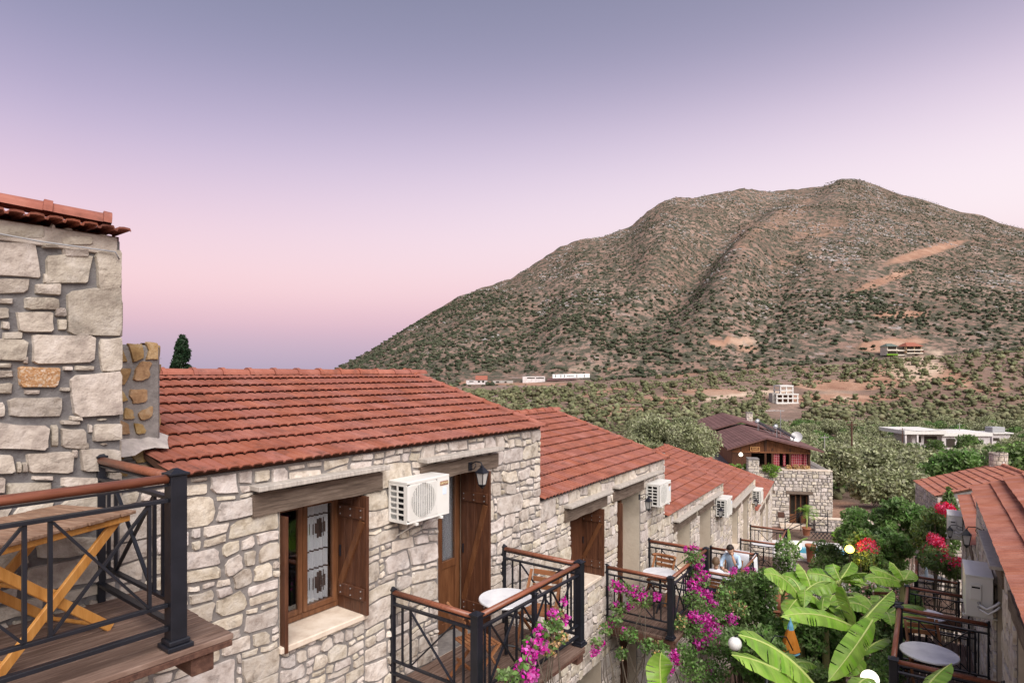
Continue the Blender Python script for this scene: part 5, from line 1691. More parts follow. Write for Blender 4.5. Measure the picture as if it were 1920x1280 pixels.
def man():
    at3 = lp(B4, 1.72, -.70); root = thing('person', 'man in a light blue shirt with his head bent onto his hand', 'person', at3, ra(B4)-R(90), None)
    # local: faces -y; seat height .45
    J = [(0,.05,.52,.155,.12),(0,.05,.70,.15,.11),(0,.01,.88,.165,.115),(0,-.05,1.03,.155,.10),(0,-.10,1.12,.06,.055),
         (-.17,-.05,1.02,.065),(-.25,-.14,.86,.052),(-.20,-.34,.77,.042),
         (.17,-.05,1.02,.065),(.25,-.22,.84,.052),(.19,-.30,.80,.05)]
    E = [(0,1),(1,2),(2,3),(3,4),(3,5),(5,6),(6,7),(3,8),(8,9),(9,10)]
    skin_body('shirt', J, E, M['blueshirt'], root)
    J = [(0,.05,.50,.15,.12),(-.10,.0,.50,.09),(-.12,-.38,.50,.065),(-.12,-.36,.12,.045),(-.12,-.40,.05,.04),(.10,.0,.50,.09),(.12,-.38,.50,.065),(.12,-.36,.12,.045),(.12,-.40,.05,.04)]
    skin_body('trousers', J, [(0,1),(1,2),(2,3),(3,4),(0,5),(5,6),(6,7),(7,8)], M['jeans'], root)
    fa = MB(); fa.tube([(.19,-.30,.80), (.14,-.33,.95), (.075,-.30,1.10)], [.042, .036, .028], 10); fa.tube([(-.20,-.33,.77), (-.10,-.46,.76)], [.036, .028], 10)
    fa.tube([(0,-.08,1.10), (0,-.14,1.20)], [.06, .055], 10)
    fa.build('forearms_and_neck', M['skin'], root, True)
    hand(root, (.075,-.30,1.10), (-.15,.10,.5), (0,-1,0)); hand(root, (-.10,-.46,.76), (1,-.4,0), (0,0,1))
    head(root, (0,-.20,1.24), .115, 0, M['hair'], R(38))
    seat('chair carrying the man in the light blue shirt', lp(B4, 1.72, -.70), ra(B4)-R(90))
man()
def child():
    at3 = lp(B4, .36, -.62); root = thing('person', 'child in a white shirt seen from behind at the white table', 'person', at3, ra(B4)+R(90), None)
    s_ = .88
    J = [(0,.02,.52,.13,.10),(0,.02,.68,.125,.09),(0,0,.84,.14,.095),(0,-.01,.96,.13,.085),(0,-.02,1.04,.05,.05),
         (-.14,-.02,.95,.055),(-.21,-.08,.82,.044),(-.16,-.26,.76,.036),(.14,-.02,.95,.055),(.21,-.08,.82,.044),(.16,-.26,.76,.036)]
    skin_body('shirt', J, [(0,1),(1,2),(2,3),(3,4),(3,5),(5,6),(6,7),(3,8),(8,9),(9,10)], M['whiteshirt'], root)
    J = [(0,.04,.50,.12,.10),(-.08,.0,.50,.075),(-.10,-.32,.50,.055),(-.10,-.31,.16,.04),(.08,.0,.50,.075),(.10,-.32,.50,.055),(.10,-.31,.16,.04)]
    skin_body('trousers', J, [(0,1),(1,2),(2,3),(0,4),(4,5),(5,6)], M['jeans'], root)
    fa = MB(); fa.tube([(-.16,-.25,.76), (-.08,-.40,.77)], [.032, .024], 8); fa.tube([(.16,-.25,.76), (.08,-.40,.77)], [.032, .024], 8); fa.tube([(0,-.02,1.02), (0,-.03,1.12)], [.05, .048], 8)
    fa.build('forearms_and_neck', M['skin'], root, True)
    hand(root, (-.08,-.40,.77), (.6,-1,0), (0,0,1), .85); hand(root, (.08,-.40,.77), (-.6,-1,0), (0,0,1), .85)
    head(root, (0,-.02,1.19), .108, 0, M['hair2'], R(6))
    seat('chair carrying the child in the white shirt', lp(B4, .36, -.62), ra(B4)+R(90))
child()
# ------------------------------------------------------------------ restaurant at the end of the court
def restaurant():
    az = 11.4; fx = Vector((math.cos(R(az)), -math.sin(R(az)), 0)); fy = Vector((math.sin(R(az)), math.cos(R(az)), 0))
    org = Vector((18.37, 44.5, 0))
    # --- stone storey
    root = thing('stone_terrace_building', 'two storey stone block carrying the wooden restaurant, dark door beside a potted palm', 'building', (org.x, org.y, -10.75), -R(az))
    # local x right, y back, front face at y = -1.5
    yf = -1.5; x0, x1 = -3.6, 4.05; top = -6.85+10.75
    rg = random.Random(12); w = MB(); st = []
    ops = [(-.35+.0, .75, .70, 2.15, 'w'), (1.62, 2.95, .15, 2.15, 'd')]
    ops = [(-1.25, .10, .55, 2.25, 'w'), (1.30, 2.55, .12, 2.25, 'd')]
    def patch(a, z0, b, z1):
        if b-a > .1 and z1-z0 > .1: st.extend(stone_patch((a, yf, z0), (1,0,0), (0,0,1), (0,-1,0), b-a, z1-z0, rg, gap=.055, d_=.05, lo=.18, hi=.36, wide=(.8, 2.0)))
    patch(x0, 2.45, x1, top)
    xs = [x0, ops[0][0], ops[0][1], ops[1][0], ops[1][1], x1]
    for a, b in ((xs[0], xs[1]), (xs[2], xs[3]), (xs[4], xs[5])):
        patch(a, -1.0, b, 2.45); w.box(a, yf, -1.0, b, yf+.5, 2.45)
    patch(ops[0][0], -1.0, ops[0][1], ops[0][2]); w.box(ops[0][0], yf, -1.0, ops[0][1], yf+.5, ops[0][2])
    w.box(ops[1][0], yf, -1.0, ops[1][1], yf+.5, ops[1][2]); w.box(x0, yf, 2.45, x1, yf+.5, top-.02)
    for o_ in ops: w.box(o_[0], yf+.02, 2.25, o_[1], yf+.5, 2.45)
    w.box(x1-.5, yf+.5, -1, x1, 12, top-.02); w.box(x0, yf+.5, -1, x0+.5, 12, top-.02)
    w.box(x0+.5, yf+.5, top-.3, x1-.5, 22, top-.05)
    w.build('wall', M['mortar'], root)
    st += stone_patch((x1, yf, -1.0), (0,1,0), (0,0,1), (1,0,0), 6, top+1.0, rg, gap=.055, d_=.05, lo=.18, hi=.36)
    emit_stones(root, st, M['stone'], 280)
    for o_ in ops:
        MB().bbox(o_[0]-.25, yf-.06, 2.25, o_[1]+.25, yf+.3, 2.45, .01).build('lintel_beam', M['beam'], root)
        MB().box(o_[0]-.2, yf+.52, o_[2]-.1, o_[1]+.2, yf+.56, 2.3).build('dark_interior', M['room'], root)
    # door leaves, window frame, niche and plaque
    f = MB(); a, b = ops[1][0], ops[1][1]
    for (p_, q_) in ((a+.03, a+.50), (b-.5, b-.03)):
        f.bbox(p_, yf+.25, .14, p_+.08, yf+.31, 2.2); f.bbox(q_-.08, yf+.25, .14, q_, yf+.31, 2.2); f.bbox(p_+.08, yf+.25, .14, q_-.08, yf+.31, .8); f.bbox(p_+.08, yf+.25, 2.12, q_-.08, yf+.31, 2.2)
    f.build('door', M['frame'], root)
    f = MB(); a, b = ops[0][0], ops[0][1]
    f.bbox(a, yf+.25, .56, a+.07, yf+.31, 2.24); f.bbox(b-.07, yf+.25, .56, b, yf+.31, 2.24); f.bbox(a+.07, yf+.25, .56, b-.07, yf+.31, .64); f.bbox(a+.07, yf+.25, 2.16, b-.07, yf+.31, 2.24); f.bbox((a+b)/2-.03, yf+.25, .64, (a+b)/2+.03, yf+.31, 2.16)
    fr = f.build('window_frame', M['frame'], root)
    MB().bbox(.52, yf-.09, .60, .95, yf-.045, .98, .01).build('plaque', M['bearer'], root)
    MB().bbox(x0, yf-.03, top-.02, x1+.03, yf+.6, top+.05, .02).build('parapet_cap', M['sill'], root)
    # --- wooden storey
    pz = -6.80
    pav = thing('wooden_restaurant', 'brown boarded restaurant with gabled shingle roof and red check curtains', 'restaurant', (org.x, org.y, pz), -R(az))
    L0, R0, hz, ap = -2.55, 3.3, 1.30, 2.10
    wl, wr = -2.3, 3.05
    # corner posts and rails
    f = MB()
    posts = [wl, -1.1, -.05, .42, 1.62, wr-.14]
    for x_ in posts: MB().bbox(x_, -.02, -.1, x_+.14, .14, hz-.03, .01).build('post', M['shutter'], pav)
    MB().bbox(wl, -.05, .92, wr, .10, 1.04, .01).build('rail', M['cladding'], pav)
    # gable boards
    x = wl; 
    def roofz(x_): return ap - (ap-hz)*(abs(x_)/ (2.5 if x_ < 0 else 3.39))
    while x < wr-.01:
        xb = min(x+.14, wr)
        s = MB(); s.prism([(x+.004, 0, 1.045), (xb-.004, 0, 1.045), (xb-.004, 0, roofz((x+xb)/2)-.06), (x+.004, 0, roofz((x+xb)/2)-.06)], (0, .03, 0))
        s.build('board', M['cladding'], pav); x = xb
    MB().box(-.06, -.06, 1.045, .10, -.002, ap-.1).build('king_post', M['shutter'], pav)
    # dark inside, half-drawn check curtains
    MB().box(wl+.1, 1.6, -.1, wr-.1, 1.7, 1.05).build('dark_interior', M['room'], pav)
    MB().box(wl+.1, .12, -.12, wr-.1, 1.6, -.06).build('floor', M['bearer'], pav)
    for (a, b) in ((.58, 1.0), (1.25, 1.42), (1.80, 2.55), (2.62, 2.88)):
        s = MB(); n = max(4, int((b-a)/.05))
        for i in range(n+1): s.v += [(a+(b-a)*i/n, .16+.02*math.sin(i*1.7), 0), (a+(b-a)*i/n, .16+.02*math.sin(i*1.7), .92)]
        for i in range(n): s.f.append((2*i, 2*i+2, 2*i+3, 2*i+1))
        c = s.build('curtain', M['redcloth'], pav, True)
        k = MB()
        for zz in (.15, .33, .51, .69, .85): k.box(a, .125, zz, b, .13, zz+.02)
        xx = a+.06
        while xx < b-.03: k.box(xx, .122, .02, xx+.02, .127, .9); xx += .14
        k.build('check_pattern', M['pinkflower'], c)
    # low wall under the windows
    MB().bbox(wl, -.01, -.1, -1.1, .05, .92, .01).build('side_panel', M['shutter'], pav)
    # sign
    MB().bbox(-1.02, -.07, 1.06, -.40, -.045, 1.36, .01).build('sign_board', M['cladding'], pav)
    s = MB()
    for (a, b, c, d_) in ((-1.04, 1.05, -.38, 1.09), (-1.04, 1.33, -.38, 1.37), (-1.04, 1.09, -1.0, 1.33), (-.42, 1.09, -.38, 1.33)): s.box(a, -.085, b, c, -.072, d_)
    s.build('sign_frame', M['sign'], pav)
    cu = bpy.data.curves.new('sign_lettering', 'FONT'); cu.body = 'BAR'; cu.size = .22; cu.extrude = .004; cu.align_x = 'CENTER'; cu.align_y = 'CENTER'; cu.materials.append(M['sign'])
    t_ = letters('sign_lettering', cu, pav); t_.location = (-.71, -.078, 1.21); t_.rotation_euler = (R(90), 0, 0)
    # roofs: front gable, then a slightly higher one behind it
    def gable(nm, y0, y1, lz, wl_, wr_, apz, dl, dr):
        s = MB(); t = .10
        for sx, w_, dr_ in ((-1, wl_, dl), (1, wr_, dr)):
            pl = [(0, y0, apz), (sx*w_, y0, apz-dr_), (sx*w_, y0, apz-dr_-t), (0, y0, apz-t)]
            s.prism(pl, (0, y1-y0, 0))
        r_ = s.build(nm, M['shingle'], pav)
        k = MB(); n = 12
        for sx, w_, dr_ in ((-1, wl_, dl), (1, wr_, dr)):
            for i in range(n):
                a, b = i/n, (i+1)/n
                k.prism([(sx*w_*a, y0-.02, apz-dr_*a+.006), (sx*w_*b, y0-.02, apz-dr_*b+.026), (sx*w_*b, y0-.02, apz-dr_*b+.008), (sx*w_*a, y0-.02, apz-dr_*a+.002)], (0, y1-y0+.02, 0))
        o = k.build('shingle_courses', M['shingle'], r_); o['kind'] = 'stuff'
        return r_
    gable('roof', -.7, 10.5, 0, 2.72, 3.75, ap, (ap-hz)*1.08, (ap-hz)*1.11)
    gable('rear_roof', 10.5, 22.5, 0, 4.6, 4.4, ap+.28, 1.45, 1.15)
    MB().box(-4.4, 10.7, -3, 4.2, 22.3, 1.2).build('rear_wall', M['cladding'], pav)
    MB().box(wl, .2, -.1, wl+.06, 10.5, hz-.1).build('side_wall', M['cladding'], pav)
    MB().box(wr-.06, .2, -.1, wr, 10.5, hz-.1).build('side_wall', M['cladding'], pav)
    pc = lambda x_, y_, z_: to_world(pav, (x_, y_, z_))
    small_chimney('white and brown stone chimney in front of the wooden restaurant', P(1411, 905, 42.3), .68, 1.66, 'stone', rz=-R(az))
    small_chimney('small stone chimney on the back roof of the restaurant', pc(1.9, 17.5, 1.75), .55, .95, 'stone', rz=-R(az))
    # solar water heaters
    def heater(label, x_, y_, z_):
        r_ = thing('solar_heater', label, 'solar heater', pc(x_, y_, z_), -R(az)+R(75), 'solar water heaters on the restaurant roof')
        s = MB()
        for (a, b) in ((-.9, -1.1), (.9, -1.1), (-.9, .6), (.9, .6)): s.beam((a, b, -.3), (a, b, .35 if b < 0 else 1.3), .05, .05)
        for a in (-.9, .9): s.beam((a, -1.1, .35), (a, .6, 1.3), .05, .05); s.beam((a, -1.1, -.1), (a, .6, 1.2), .035, .035)
        s.beam((-.9, .6, 1.25), (.9, .6, 1.25), .05, .05); s.beam((-.9, .6, .3), (.9, .6, 1.1), .035, .035)
        s.build('stand', M['steel'], r_)
        s = MB(); s.prism([(-1.0, -1.25, .30), (1.0, -1.25, .30), (1.0, .55, 1.32), (-1.0, .55, 1.32)], (0, -.05, .09)); s.build('collector', M['panel'], r_)
        r_.scale = (.68, .68, .68)
        MB().tube([(-.9, .75, 1.50), (-.92, .75, 1.50), (.92, .75, 1.50), (.9, .75, 1.50)], [.12, .24, .24, .12], 14).build('tank', M['steel'], r_, True)
    heater('solar water heater nearest the restaurant gable', 1.9, 3.2, 1.55)
    heater('solar water heater farther back on the restaurant roof', 1.3, 7.2, 1.65)
    s = thing('satellite_dish', 'white satellite dish on the right slope of the restaurant roof', 'satellite dish', pc(3.1, 4.0, 1.25), R(20))
    d_ = MB(); d_.lathe([(.02, 0), (.2, .03), (.36, .09), (.45, .16)], n=20, cap=False); o = d_.build('dish', M['white'], s, True); o.rotation_euler = (R(62), 0, R(-60)); o.location = (0, 0, .42)
    MB().tube([(0, 0, -.1), (0, 0, .45)], .025, 6).build('mast', M['steel'], s)
    s = thing('tv_antenna', 'thin rooftop antenna on a mast beside the solar heaters', 'antenna', pc(2.35, 6.0, 1.4)); k = MB()
    MB().tube([(0, 0, 0), (0, 0, 2.3)], .025, 6).build('mast', M['steel'], s)
    k.tube([(-1.2, 0, 2.25), (.3, 0, 2.25)], .012, 5)
    for i in range(6): k.tube([(-1.1+i*.25, -.25, 2.25), (-1.1+i*.25, .25, 2.25)], .007, 4)
    k.build('aerial', M['steel'], s)
    # lit lamp at the left corner of the terrace
    s = thing('terrace_lamp', 'lit white lamp under the left corner of the restaurant roof', 'lamp', P(1389, 851, 43.6)); MB().lathe([(.05, .12), (.13, .02), (.15, -.05), (.1, -.14), (.02, -.17)], n=14).build('shade', M['lampglow'], s, True); MB().tube([(0, 0, .1), (0, 0, .55)], .015, 5).build('cord', M['iron'], s)
    # planter plants along the parapet
    rs = np.random.RandomState(3)
    for (u, v, lb, m_) in ((1445, 878, 'hanging green plant spilling over the stone parapet below the curtains', 'yeleaf'), (1492, 876, 'low orange and green plant along the parapet', 'dryflower'), (1385, 874, 'small yellow green plant left of the stone chimney', 'yeleaf')):
        pt = P(u, v, 43.0); cl = [(0, 0, 0, .42), (-.35, 0, .0, .3), (.4, 0, -.02, .3), (0.05, -.25, -.35, .28)] if u == 1445 else [(0, 0, 0, .22), (-.5, 0, 0, .2), (.5, 0, 0, .2), (.8, 0, 0, .15)]
        me = quads_mesh('leaves', leaf_quads(clump_points(rs, 700, cl, .3), .09, rs, 1.8), M[m_]); o = link('parapet_plant', me); o.location = pt; tag(o, lb, 'plant')
M['sign'] = mat('orange_sign_paint', [(.70,.36,.14),(.8,.45,.18)], 5, .6)
restaurant()
small_chimney('small rough stone chimney on the fourth house roof', to_world(H4, (2.1, 2.6, 2.63+.80)), .34, .34, 'stone', rz=H4.rotation_euler[2])
small_chimney('stubby round chimney on the far right roof', P(1872, 890, 26.6), .62, .92, 'stone', roundy=True)

# stairs, railing, low wall and lattice near the restaurant ----------------
def court():
    # paving of the court: slabs laid on the sloping ground
    root = MB(); rg = random.Random(9)
    o = thing('courtyard_paving', 'irregular stone slabs paving the courtyard between the two rows', 'paving', (0,0,0)); o['kind'] = 'structure'
    n = 0
    slabs = []
    for i in range(60):
        for j in range(7):
            t = 4+i*.62; s_ = -4.3+j*.74
            pts = [(t+rg.uniform(.03,.09), s_+rg.uniform(.02,.08)), (t+.58+rg.uniform(-.05,.02), s_+rg.uniform(.0,.08)), (t+.58+rg.uniform(-.05,.02), s_+.70+rg.uniform(-.06,.0)), (t+rg.uniform(.03,.09), s_+.70+rg.uniform(-.06,.0))]
            wp = []
            for (a, b) in pts:
                X = .559*a+.829*b; Y = .829*a-.559*b; wp.append(Vector((X, Y, near_z(X, Y)+.004)))
            slabs.append(wp)
    slabs.sort(key=lambda w_: w_[0].length)
    rest = MB()
    for k, wp in enumerate(slabs):
        if 30 <= k < 330:
            c = wp[0]; MB().prism([q-c for q in wp], (0, 0, .03)).build('slab', M['paving'], o).location = c
        else: rest.prism(wp, (0, 0, .03))
    r = rest.build('slab_field', M['paving'], o); r['kind'] = 'stuff'
    # pool with white deck
    zc = -10.72
    pool = thing('swimming_pool', 'curved blue pool with a white rim in front of the restaurant', 'pool', (18.4, 36.6, zc), R(-8))
    n = 40
    def kid(r0, k): return [((r0*k)*(1.0+.22*math.cos(2*a+.5))*1.5*math.cos(a), (r0*k)*(1.0+.18*math.cos(2*a+.5))*math.sin(a)) for a in [2*math.pi*i/n for i in range(n)]]
    s = MB(); a = kid(1.15, 1.0); b = kid(1.15, 2.1)
    s.v = [(x, y, .08) for x, y in a]+[(x, y, .08) for x, y in b]+[(x, y, -.3) for x, y in a]+[(x, y, -.2) for x, y in b]
    s.f = [(i, (i+1) % n, n+(i+1) % n, n+i) for i in range(n)]+[(i, 2*n+i, 2*n+(i+1) % n, (i+1) % n) for i in range(n)]+[(n+i, n+(i+1) % n, 3*n+(i+1) % n, 3*n+i) for i in range(n)]
    s.build('pool_rim', M['pooledge'], pool)
    s = MB(); s.v = [(x*1.01, y*1.01, -.03) for x, y in a]; s.f = [tuple(range(n))]; s.build('pool_water', M['water'], pool)
    # low garden wall at the right of the restaurant
    w = thing('garden_wall', 'low pale stone wall right of the restaurant, before the red field', 'wall', P(1528, 990, 41.5), R(-12))
    MB().box(0, 0, -.4, 4.6, .4, .62).build('core', M['mortar'], w)
    rg = random.Random(3); st = stone_patch((0, 0, -.4), (1,0,0), (0,0,1), (0,-1,0), 4.6, 1.02, rg, gap=.05, d_=.04, lo=.14, hi=.26)
    emit_stones(w, st, M['stone'], 120)
    MB().bbox(-.02, -.04, .62, 4.62, .44, .69, .01).build('coping', M['sill'], w)
    # lattice fence
    lt = thing('lattice_fence', 'low dark criss-cross fence between pool and restaurant', 'fence', P(1520, 1009, 39.0), R(-8))
    x = 0
    while x < 3.1:
        MB().beam((x, 0, 0), (x+.35, 0, .40), .03, .04, up=(0,1,0)).build('lattice_bar', M['iron'], lt); MB().beam((x+.35, .03, 0), (x, .03, .40), .03, .04, up=(0,1,0)).build('lattice_bar', M['iron'], lt); x += .23
    MB().beam((0, 0, .42), (3.4, 0, .42), .05, .04).build('rail', M['iron'], lt)
    # stairs with a bent railing in front of the dark door
    stp = thing('stone_steps', 'few stone steps rising to the dark restaurant door', 'steps', P(1497, 992, 41.3), R(-11))
    for i in range(5): MB().bbox(-.9, i*.3, -.55+i*.15-.3, .9, i*.3+.34, -.55+i*.15, .01).build('step', M['sill'], stp)
    rl = thing('stair_railing', 'dark iron railing with crossed bars along the restaurant steps', 'railing', P(1472, 1003, 40.6), R(-11))
    for (x_, y_, z_) in ((0, 0, 0), (1.05, .3, .45), (2.7, .3, .45)): MB().beam((x_, y_, z_-.2), (x_, y_, z_+1.05), .05, .05, up=(1,0,0)).build('post', M['iron'], rl)
    for dz in (1.03, .88, .25):
        MB().beam((0, 0, dz), (1.05, .3, .45+dz), .04, .04).build('rail', M['iron'], rl); MB().beam((1.05, .3, .45+dz), (2.7, .3, .45+dz), .04, .04).build('rail', M['iron'], rl)
    for i in range(2):
        a = 1.1+i*.8; MB().beam((a, .3, .72), (a+.75, .3, 1.32), .025, .025).build('brace', M['iron'], rl); MB().beam((a+.75, .33, .72), (a, .33, 1.32), .025, .025).build('brace', M['iron'], rl)
    MB().beam((.05, 0, .3), (1.0, .29, 1.3), .025, .025).build('brace', M['iron'], rl); MB().beam((.05, 0, .9), (1.0, .29, .75), .025, .025).build('brace', M['iron'], rl)
court()
def pot(label, at3, r_, h, cat='pot', name='flower_pot', amph=False):
    root = thing(name, label, cat, at3)
    pr = [(r_*.5, 0), (r_*.75, h*.2), (r_, h*.55), (r_*.85, h*.8), (r_*.55, h*.92), (r_*.7, h), (r_*.5, h*.98), (r_*.45, h*.85)] if amph else [(r_*.7, 0), (r_*.95, h*.85), (r_*1.08, h*.86), (r_*1.1, h), (r_*.92, h), (r_*.9, h*.88), (.01, h*.86)]
    MB().lathe(pr, n=20, cap=False).build('body', M['terracotta'], root, True)
    return root
pot('terracotta tub holding the small palm by the restaurant', P(1512, 1003, 39.6), .26, .5)
pot('tall terracotta pedestal planter standing on the pool edge', P(1520, 1052, 34.5), .27, .95, amph=False)
pot('big round terracotta jar among the plants below the men', P(1461, 1150, 17.2), .30, .68, 'jar', 'jar', True)
pot('terracotta jar lying low behind the banana leaves', P(1458, 1172, 16.3), .26, .35, 'jar', 'jar', True)

# ------------------------------------------------------------------ far buildings
def gz(u, Y): return H((u-960)/1150*Y, Y, True)
def villa():
    s0 = spot(1690, 670, 300); Y = s0.y; k = Y/1150
    root = thing('hillside_villa', 'apricot and white villa pair with green and red roofs high on the hillside', 'house', P(1662, 672, Y))
    def bx(u0, v0, u1, v1, y0, y1, nm, m):
        s = MB(); s.box((u0-1662)*k, y0, (672-v1)*k, (u1-1662)*k, y1, (672-v0)*k); return s.build(nm, m, root)
    W = M['villa_pale']; O = mat('villa_apricot', [(.50,.36,.22),(.58,.43,.28)], .3, .9)
    G = mat('villa_green_roof', [(.10,.13,.11),(.14,.17,.15)], .5, .9)
    bx(1663, 649, 1682, 666, 0, 8, 'left_wing', W); bx(1682, 650, 1698, 669, 1, 9, 'middle_wing', W); bx(1697, 649, 1726, 662, -1, 9, 'right_wing', O)
    bx(1697, 662, 1715, 676, 0, 9, 'basement', M['concrete'])
    bx(1726, 656, 1738, 663, 3, 9, 'annex', M['shutter'])
    for (u0, v0, u1, v1, y) in ((1665,650,1680,655,-.25),(1664,658.5,1681,664,-.25),(1684,650,1696,655,.75),(1684,659,1696,664,.75),(1699,650,1711,655,-1.25),(1714,650,1724,655,-1.25),(1699,657,1712,661,-1.25),(1714,657,1724,661,-1.25),(1687,668,1714,674,-.2)):
        bx(u0, v0, u1, v1, y, y+.3, 'balcony_shade', M['room'])  # dark slabs on the wall face, coloured as the shade inside the balconies
    for (u0, v0, u1, v1, y) in ((1662,655,1683,657.5,-1.2),(1682,656,1697,658,-.4),(1697,655,1727,657,-2.4),(1682,664.5,1700,666.5,-.4),(1697,661,1727,663,-2.4)):
        bx(u0, v0, u1, v1, y, y+1.2, 'balcony_slab', W)
    bx(1662, 663, 1683, 666, -.6, -.2, 'flower_hedge', M['yeleaf'])
    def hip(u0, u1, v, vt, y0, y1, m):
        s = MB(); a, b, z0, z1 = (u0-1662)*k, (u1-1662)*k, (672-v)*k, (672-vt)*k; i = (b-a)*.28
        s.add([(a, y0, z0), (b, y0, z0), (b, y1, z0), (a, y1, z0), (a+i, (y0+y1)/2, z1), (b-i, (y0+y1)/2, z1)], [(0,1,5,4), (1,2,5), (2,3,4,5), (3,0,4), (0,3,2,1)]); s.build('roof', m, root)
    hip(1661, 1684, 649.3, 643.5, -1.6, 9, G); hip(1695, 1728, 649.3, 641.5, -3, 10, M['tile']); 
villa()
def frame_building():
    s0 = spot(1476, 755, 150); Y = s0.y-2; k = Y/1150
    root = thing('unfinished_building', 'unfinished concrete frame building with open floors on the lower slope', 'building', P(1450, 756, Y))
    def bx(u0, v0, u1, v1, y0, y1):
        MB().box((u0-1450)*k, y0, (756-v1)*k, (u1-1450)*k, y1, (756-v0)*k).build('frame_member', M['pooledge'], root)
    for (u0, u1, v0, v1) in ((1456,1498,738,740),(1456,1498,754,757),(1456,1498,745.5,747.5),(1463,1488,722,725),(1463,1488,731,733)):
        bx(u0, v0, u1, v1, 0, 7)
    for u in (1457, 1468, 1478, 1487, 1496):
        for y in (.1, 6.4): bx(u-1, 740, u+1, 754, y, y+.5)
    for u in (1464, 1475, 1487):
        for y in (.1, 6.4): bx(u-1, 725, u+1, 738, y, y+.5)
    s = MB(); s.box((1452-1450)*k, 2, 0, (1463-1450)*k, 6, (756-737)*k); s.build('side_block', M['concrete'], root)
    s = MB(); s.box((1458-1450)*k, 4, .4, (1496-1450)*k, 6.3, (756-740)*k); s.build('inner_wall', mat('brick_infill', [(.30,.15,.10),(.36,.2,.14)], .8, .9), root)
frame_building()
def roadside():
    Y = spot(1000, 717, 200).y; k = Y/1150
    def block(label, u0, u1, vb, vt, name='roadside_building', m='stucco', roofm=None, vr=None, wins=()):
        r_ = thing(name, label, 'building', P(u0, vb, Y)); w = (u1-u0)*k; h = (vb-vt)*k
        MB().box(0, 0, -1.5, w, 7, h).build('wall', M[m], r_)
        if roofm: MB().add([(-.3, -.6, h), (w+.3, -.6, h), (w+.3, 7.4, h), (-.3, 7.4, h), (-.3, 3.5, h+(vt-vr)*k), (w+.3, 3.5, h+(vt-vr)*k)], [(0,1,5,4),(2,3,4,5),(0,4,3),(1,2,5),(0,3,2,1)]).build('roof', M[roofm], r_)
        for (a, b, c, d_) in wins: MB().box((a-u0)*k, -.06, (vb-d_)*k, (b-u0)*k, .2, (vb-c)*k).build('window', M['room'], r_)
        return r_
    block('small white roadside building beside the red roofed one', 874, 892, 718.5, 713, wins=((880,888,714,716),))
    block('little roadside house with a bright red roof', 892, 913, 719, 712, roofm='tile', vr=704, wins=((896,900,713.5,717),(904,908,713.5,717)))
    block('row of low ruined stone sheds along the road', 924, 962, 719, 713.5, m='concrete', wins=((930,936,714.5,717.5),(946,950,714.5,717.5)))
    block('long pale building with a band of windows beside the road', 980, 1022, 716, 705.5, wins=((988,1003,707.5,709.5),(1005,1020,707.5,709.5)))
    b = block('long dark red roofed hall below the white billboard', 1024, 1082, 717, 713, m='shutter')
    MB().add([(0, -4, (717-713.5)*k), (58*k, -4, (717-711)*k), (52*k, 6, (717-707)*k), (4*k, 6, (717-709)*k)], [(0,1,2,3)]).build('roof', M['shingle'], b)
    bb = thing('billboard_wall', 'long white billboard wall with dark lettering above the hall', 'billboard', P(1036, 708.5, Y))
    for i in range(7):
        a = i*10*k; MB().box(a, 0, -.2+i*.08, a+9.9*k, .3, 2.6+i*.08).build('panel', M['white'], bb)
    for x_ in (5, 15, 22, 45, 59): MB().box(x_*k, -.06, .5, x_*k+.45, -.01, 2.3).build('dark_stripe', M['iron'], bb)
    k2 = MB(); x_ = 27.0*k
    for w_ in (.5, .35, .6, .4, .55, .35, .45): k2.box(x_, -.06, 1.1, x_+w_, -.01, 1.65); x_ += w_+.22
    o = k2.build('dark_lettering', M['iron'], bb); o['kind'] = 'stuff'
roadside()
def white_house():
    Y = spot(1775, 842, 70).y-3; k = Y/1150
    root = thing('white_bungalow', 'long low white bungalow with a flat roof among the olive trees', 'house', P(1692, 842, Y))
    def bx(u0, v0, u1, v1, y0, y1, nm, m): return MB().box((u0-1692)*k, y0, (842-v1)*k, (u1-1692)*k, y1, (842-v0)*k).build(nm, M[m], root)
    bx(1715, 809, 1766, 846, 1.0, 8, 'left_wing', 'stucco'); bx(1766, 817, 1856, 846, 0, 8, 'right_wing', 'stucco')
    bx(1690, 806, 1768, 813, -1.2, 9, 'flat_roof', 'pooledge'); bx(1764, 811, 1858, 817, -.6, 9, 'flat_roof', 'pooledge')
    for u in (1692, 1714): bx(u, 813, u+3, 846, -1.0, -.6, 'porch_column', 'stucco')
    for (u0, v0, u1, v1, y) in ((1722,818,1732,830,.9),(1738,818,1762,833,.9),(1774,822,1790,838,-.1),(1812,822,1826,834,-.1)): bx(u0, v0, u1, v1, y, y+.2, 'window', 'room')
    bx(1732, 833, 1745, 841, -1.4, -1.1, 'garden_arch', 'pooledge')
    sh = thing('water_shed', 'small white shed with a grey tank on top, right of the bungalow', 'shed', P(1860, 836, Y+4))
    MB().box(0, 0, -1, 22*k, 4, 24*k).build('wall', M['stucco'], sh); MB().box(-1*k, -.6, 24*k, 38*k, 4.5, 26*k).build('flat_roof', M['pooledge'], sh); MB().box(22*k, 0, -1, 35*k, 3, 22*k).build('wall', M['stucco'], sh)
    MB().bbox(4*k, .5, 26.1*k, 29*k, 3, 36*k, .1).build('tank', M['grey'], sh); MB().box(2*k, -.06, 10*k, 14*k, .1, 16*k).build('window', M['room'], sh)
white_house()
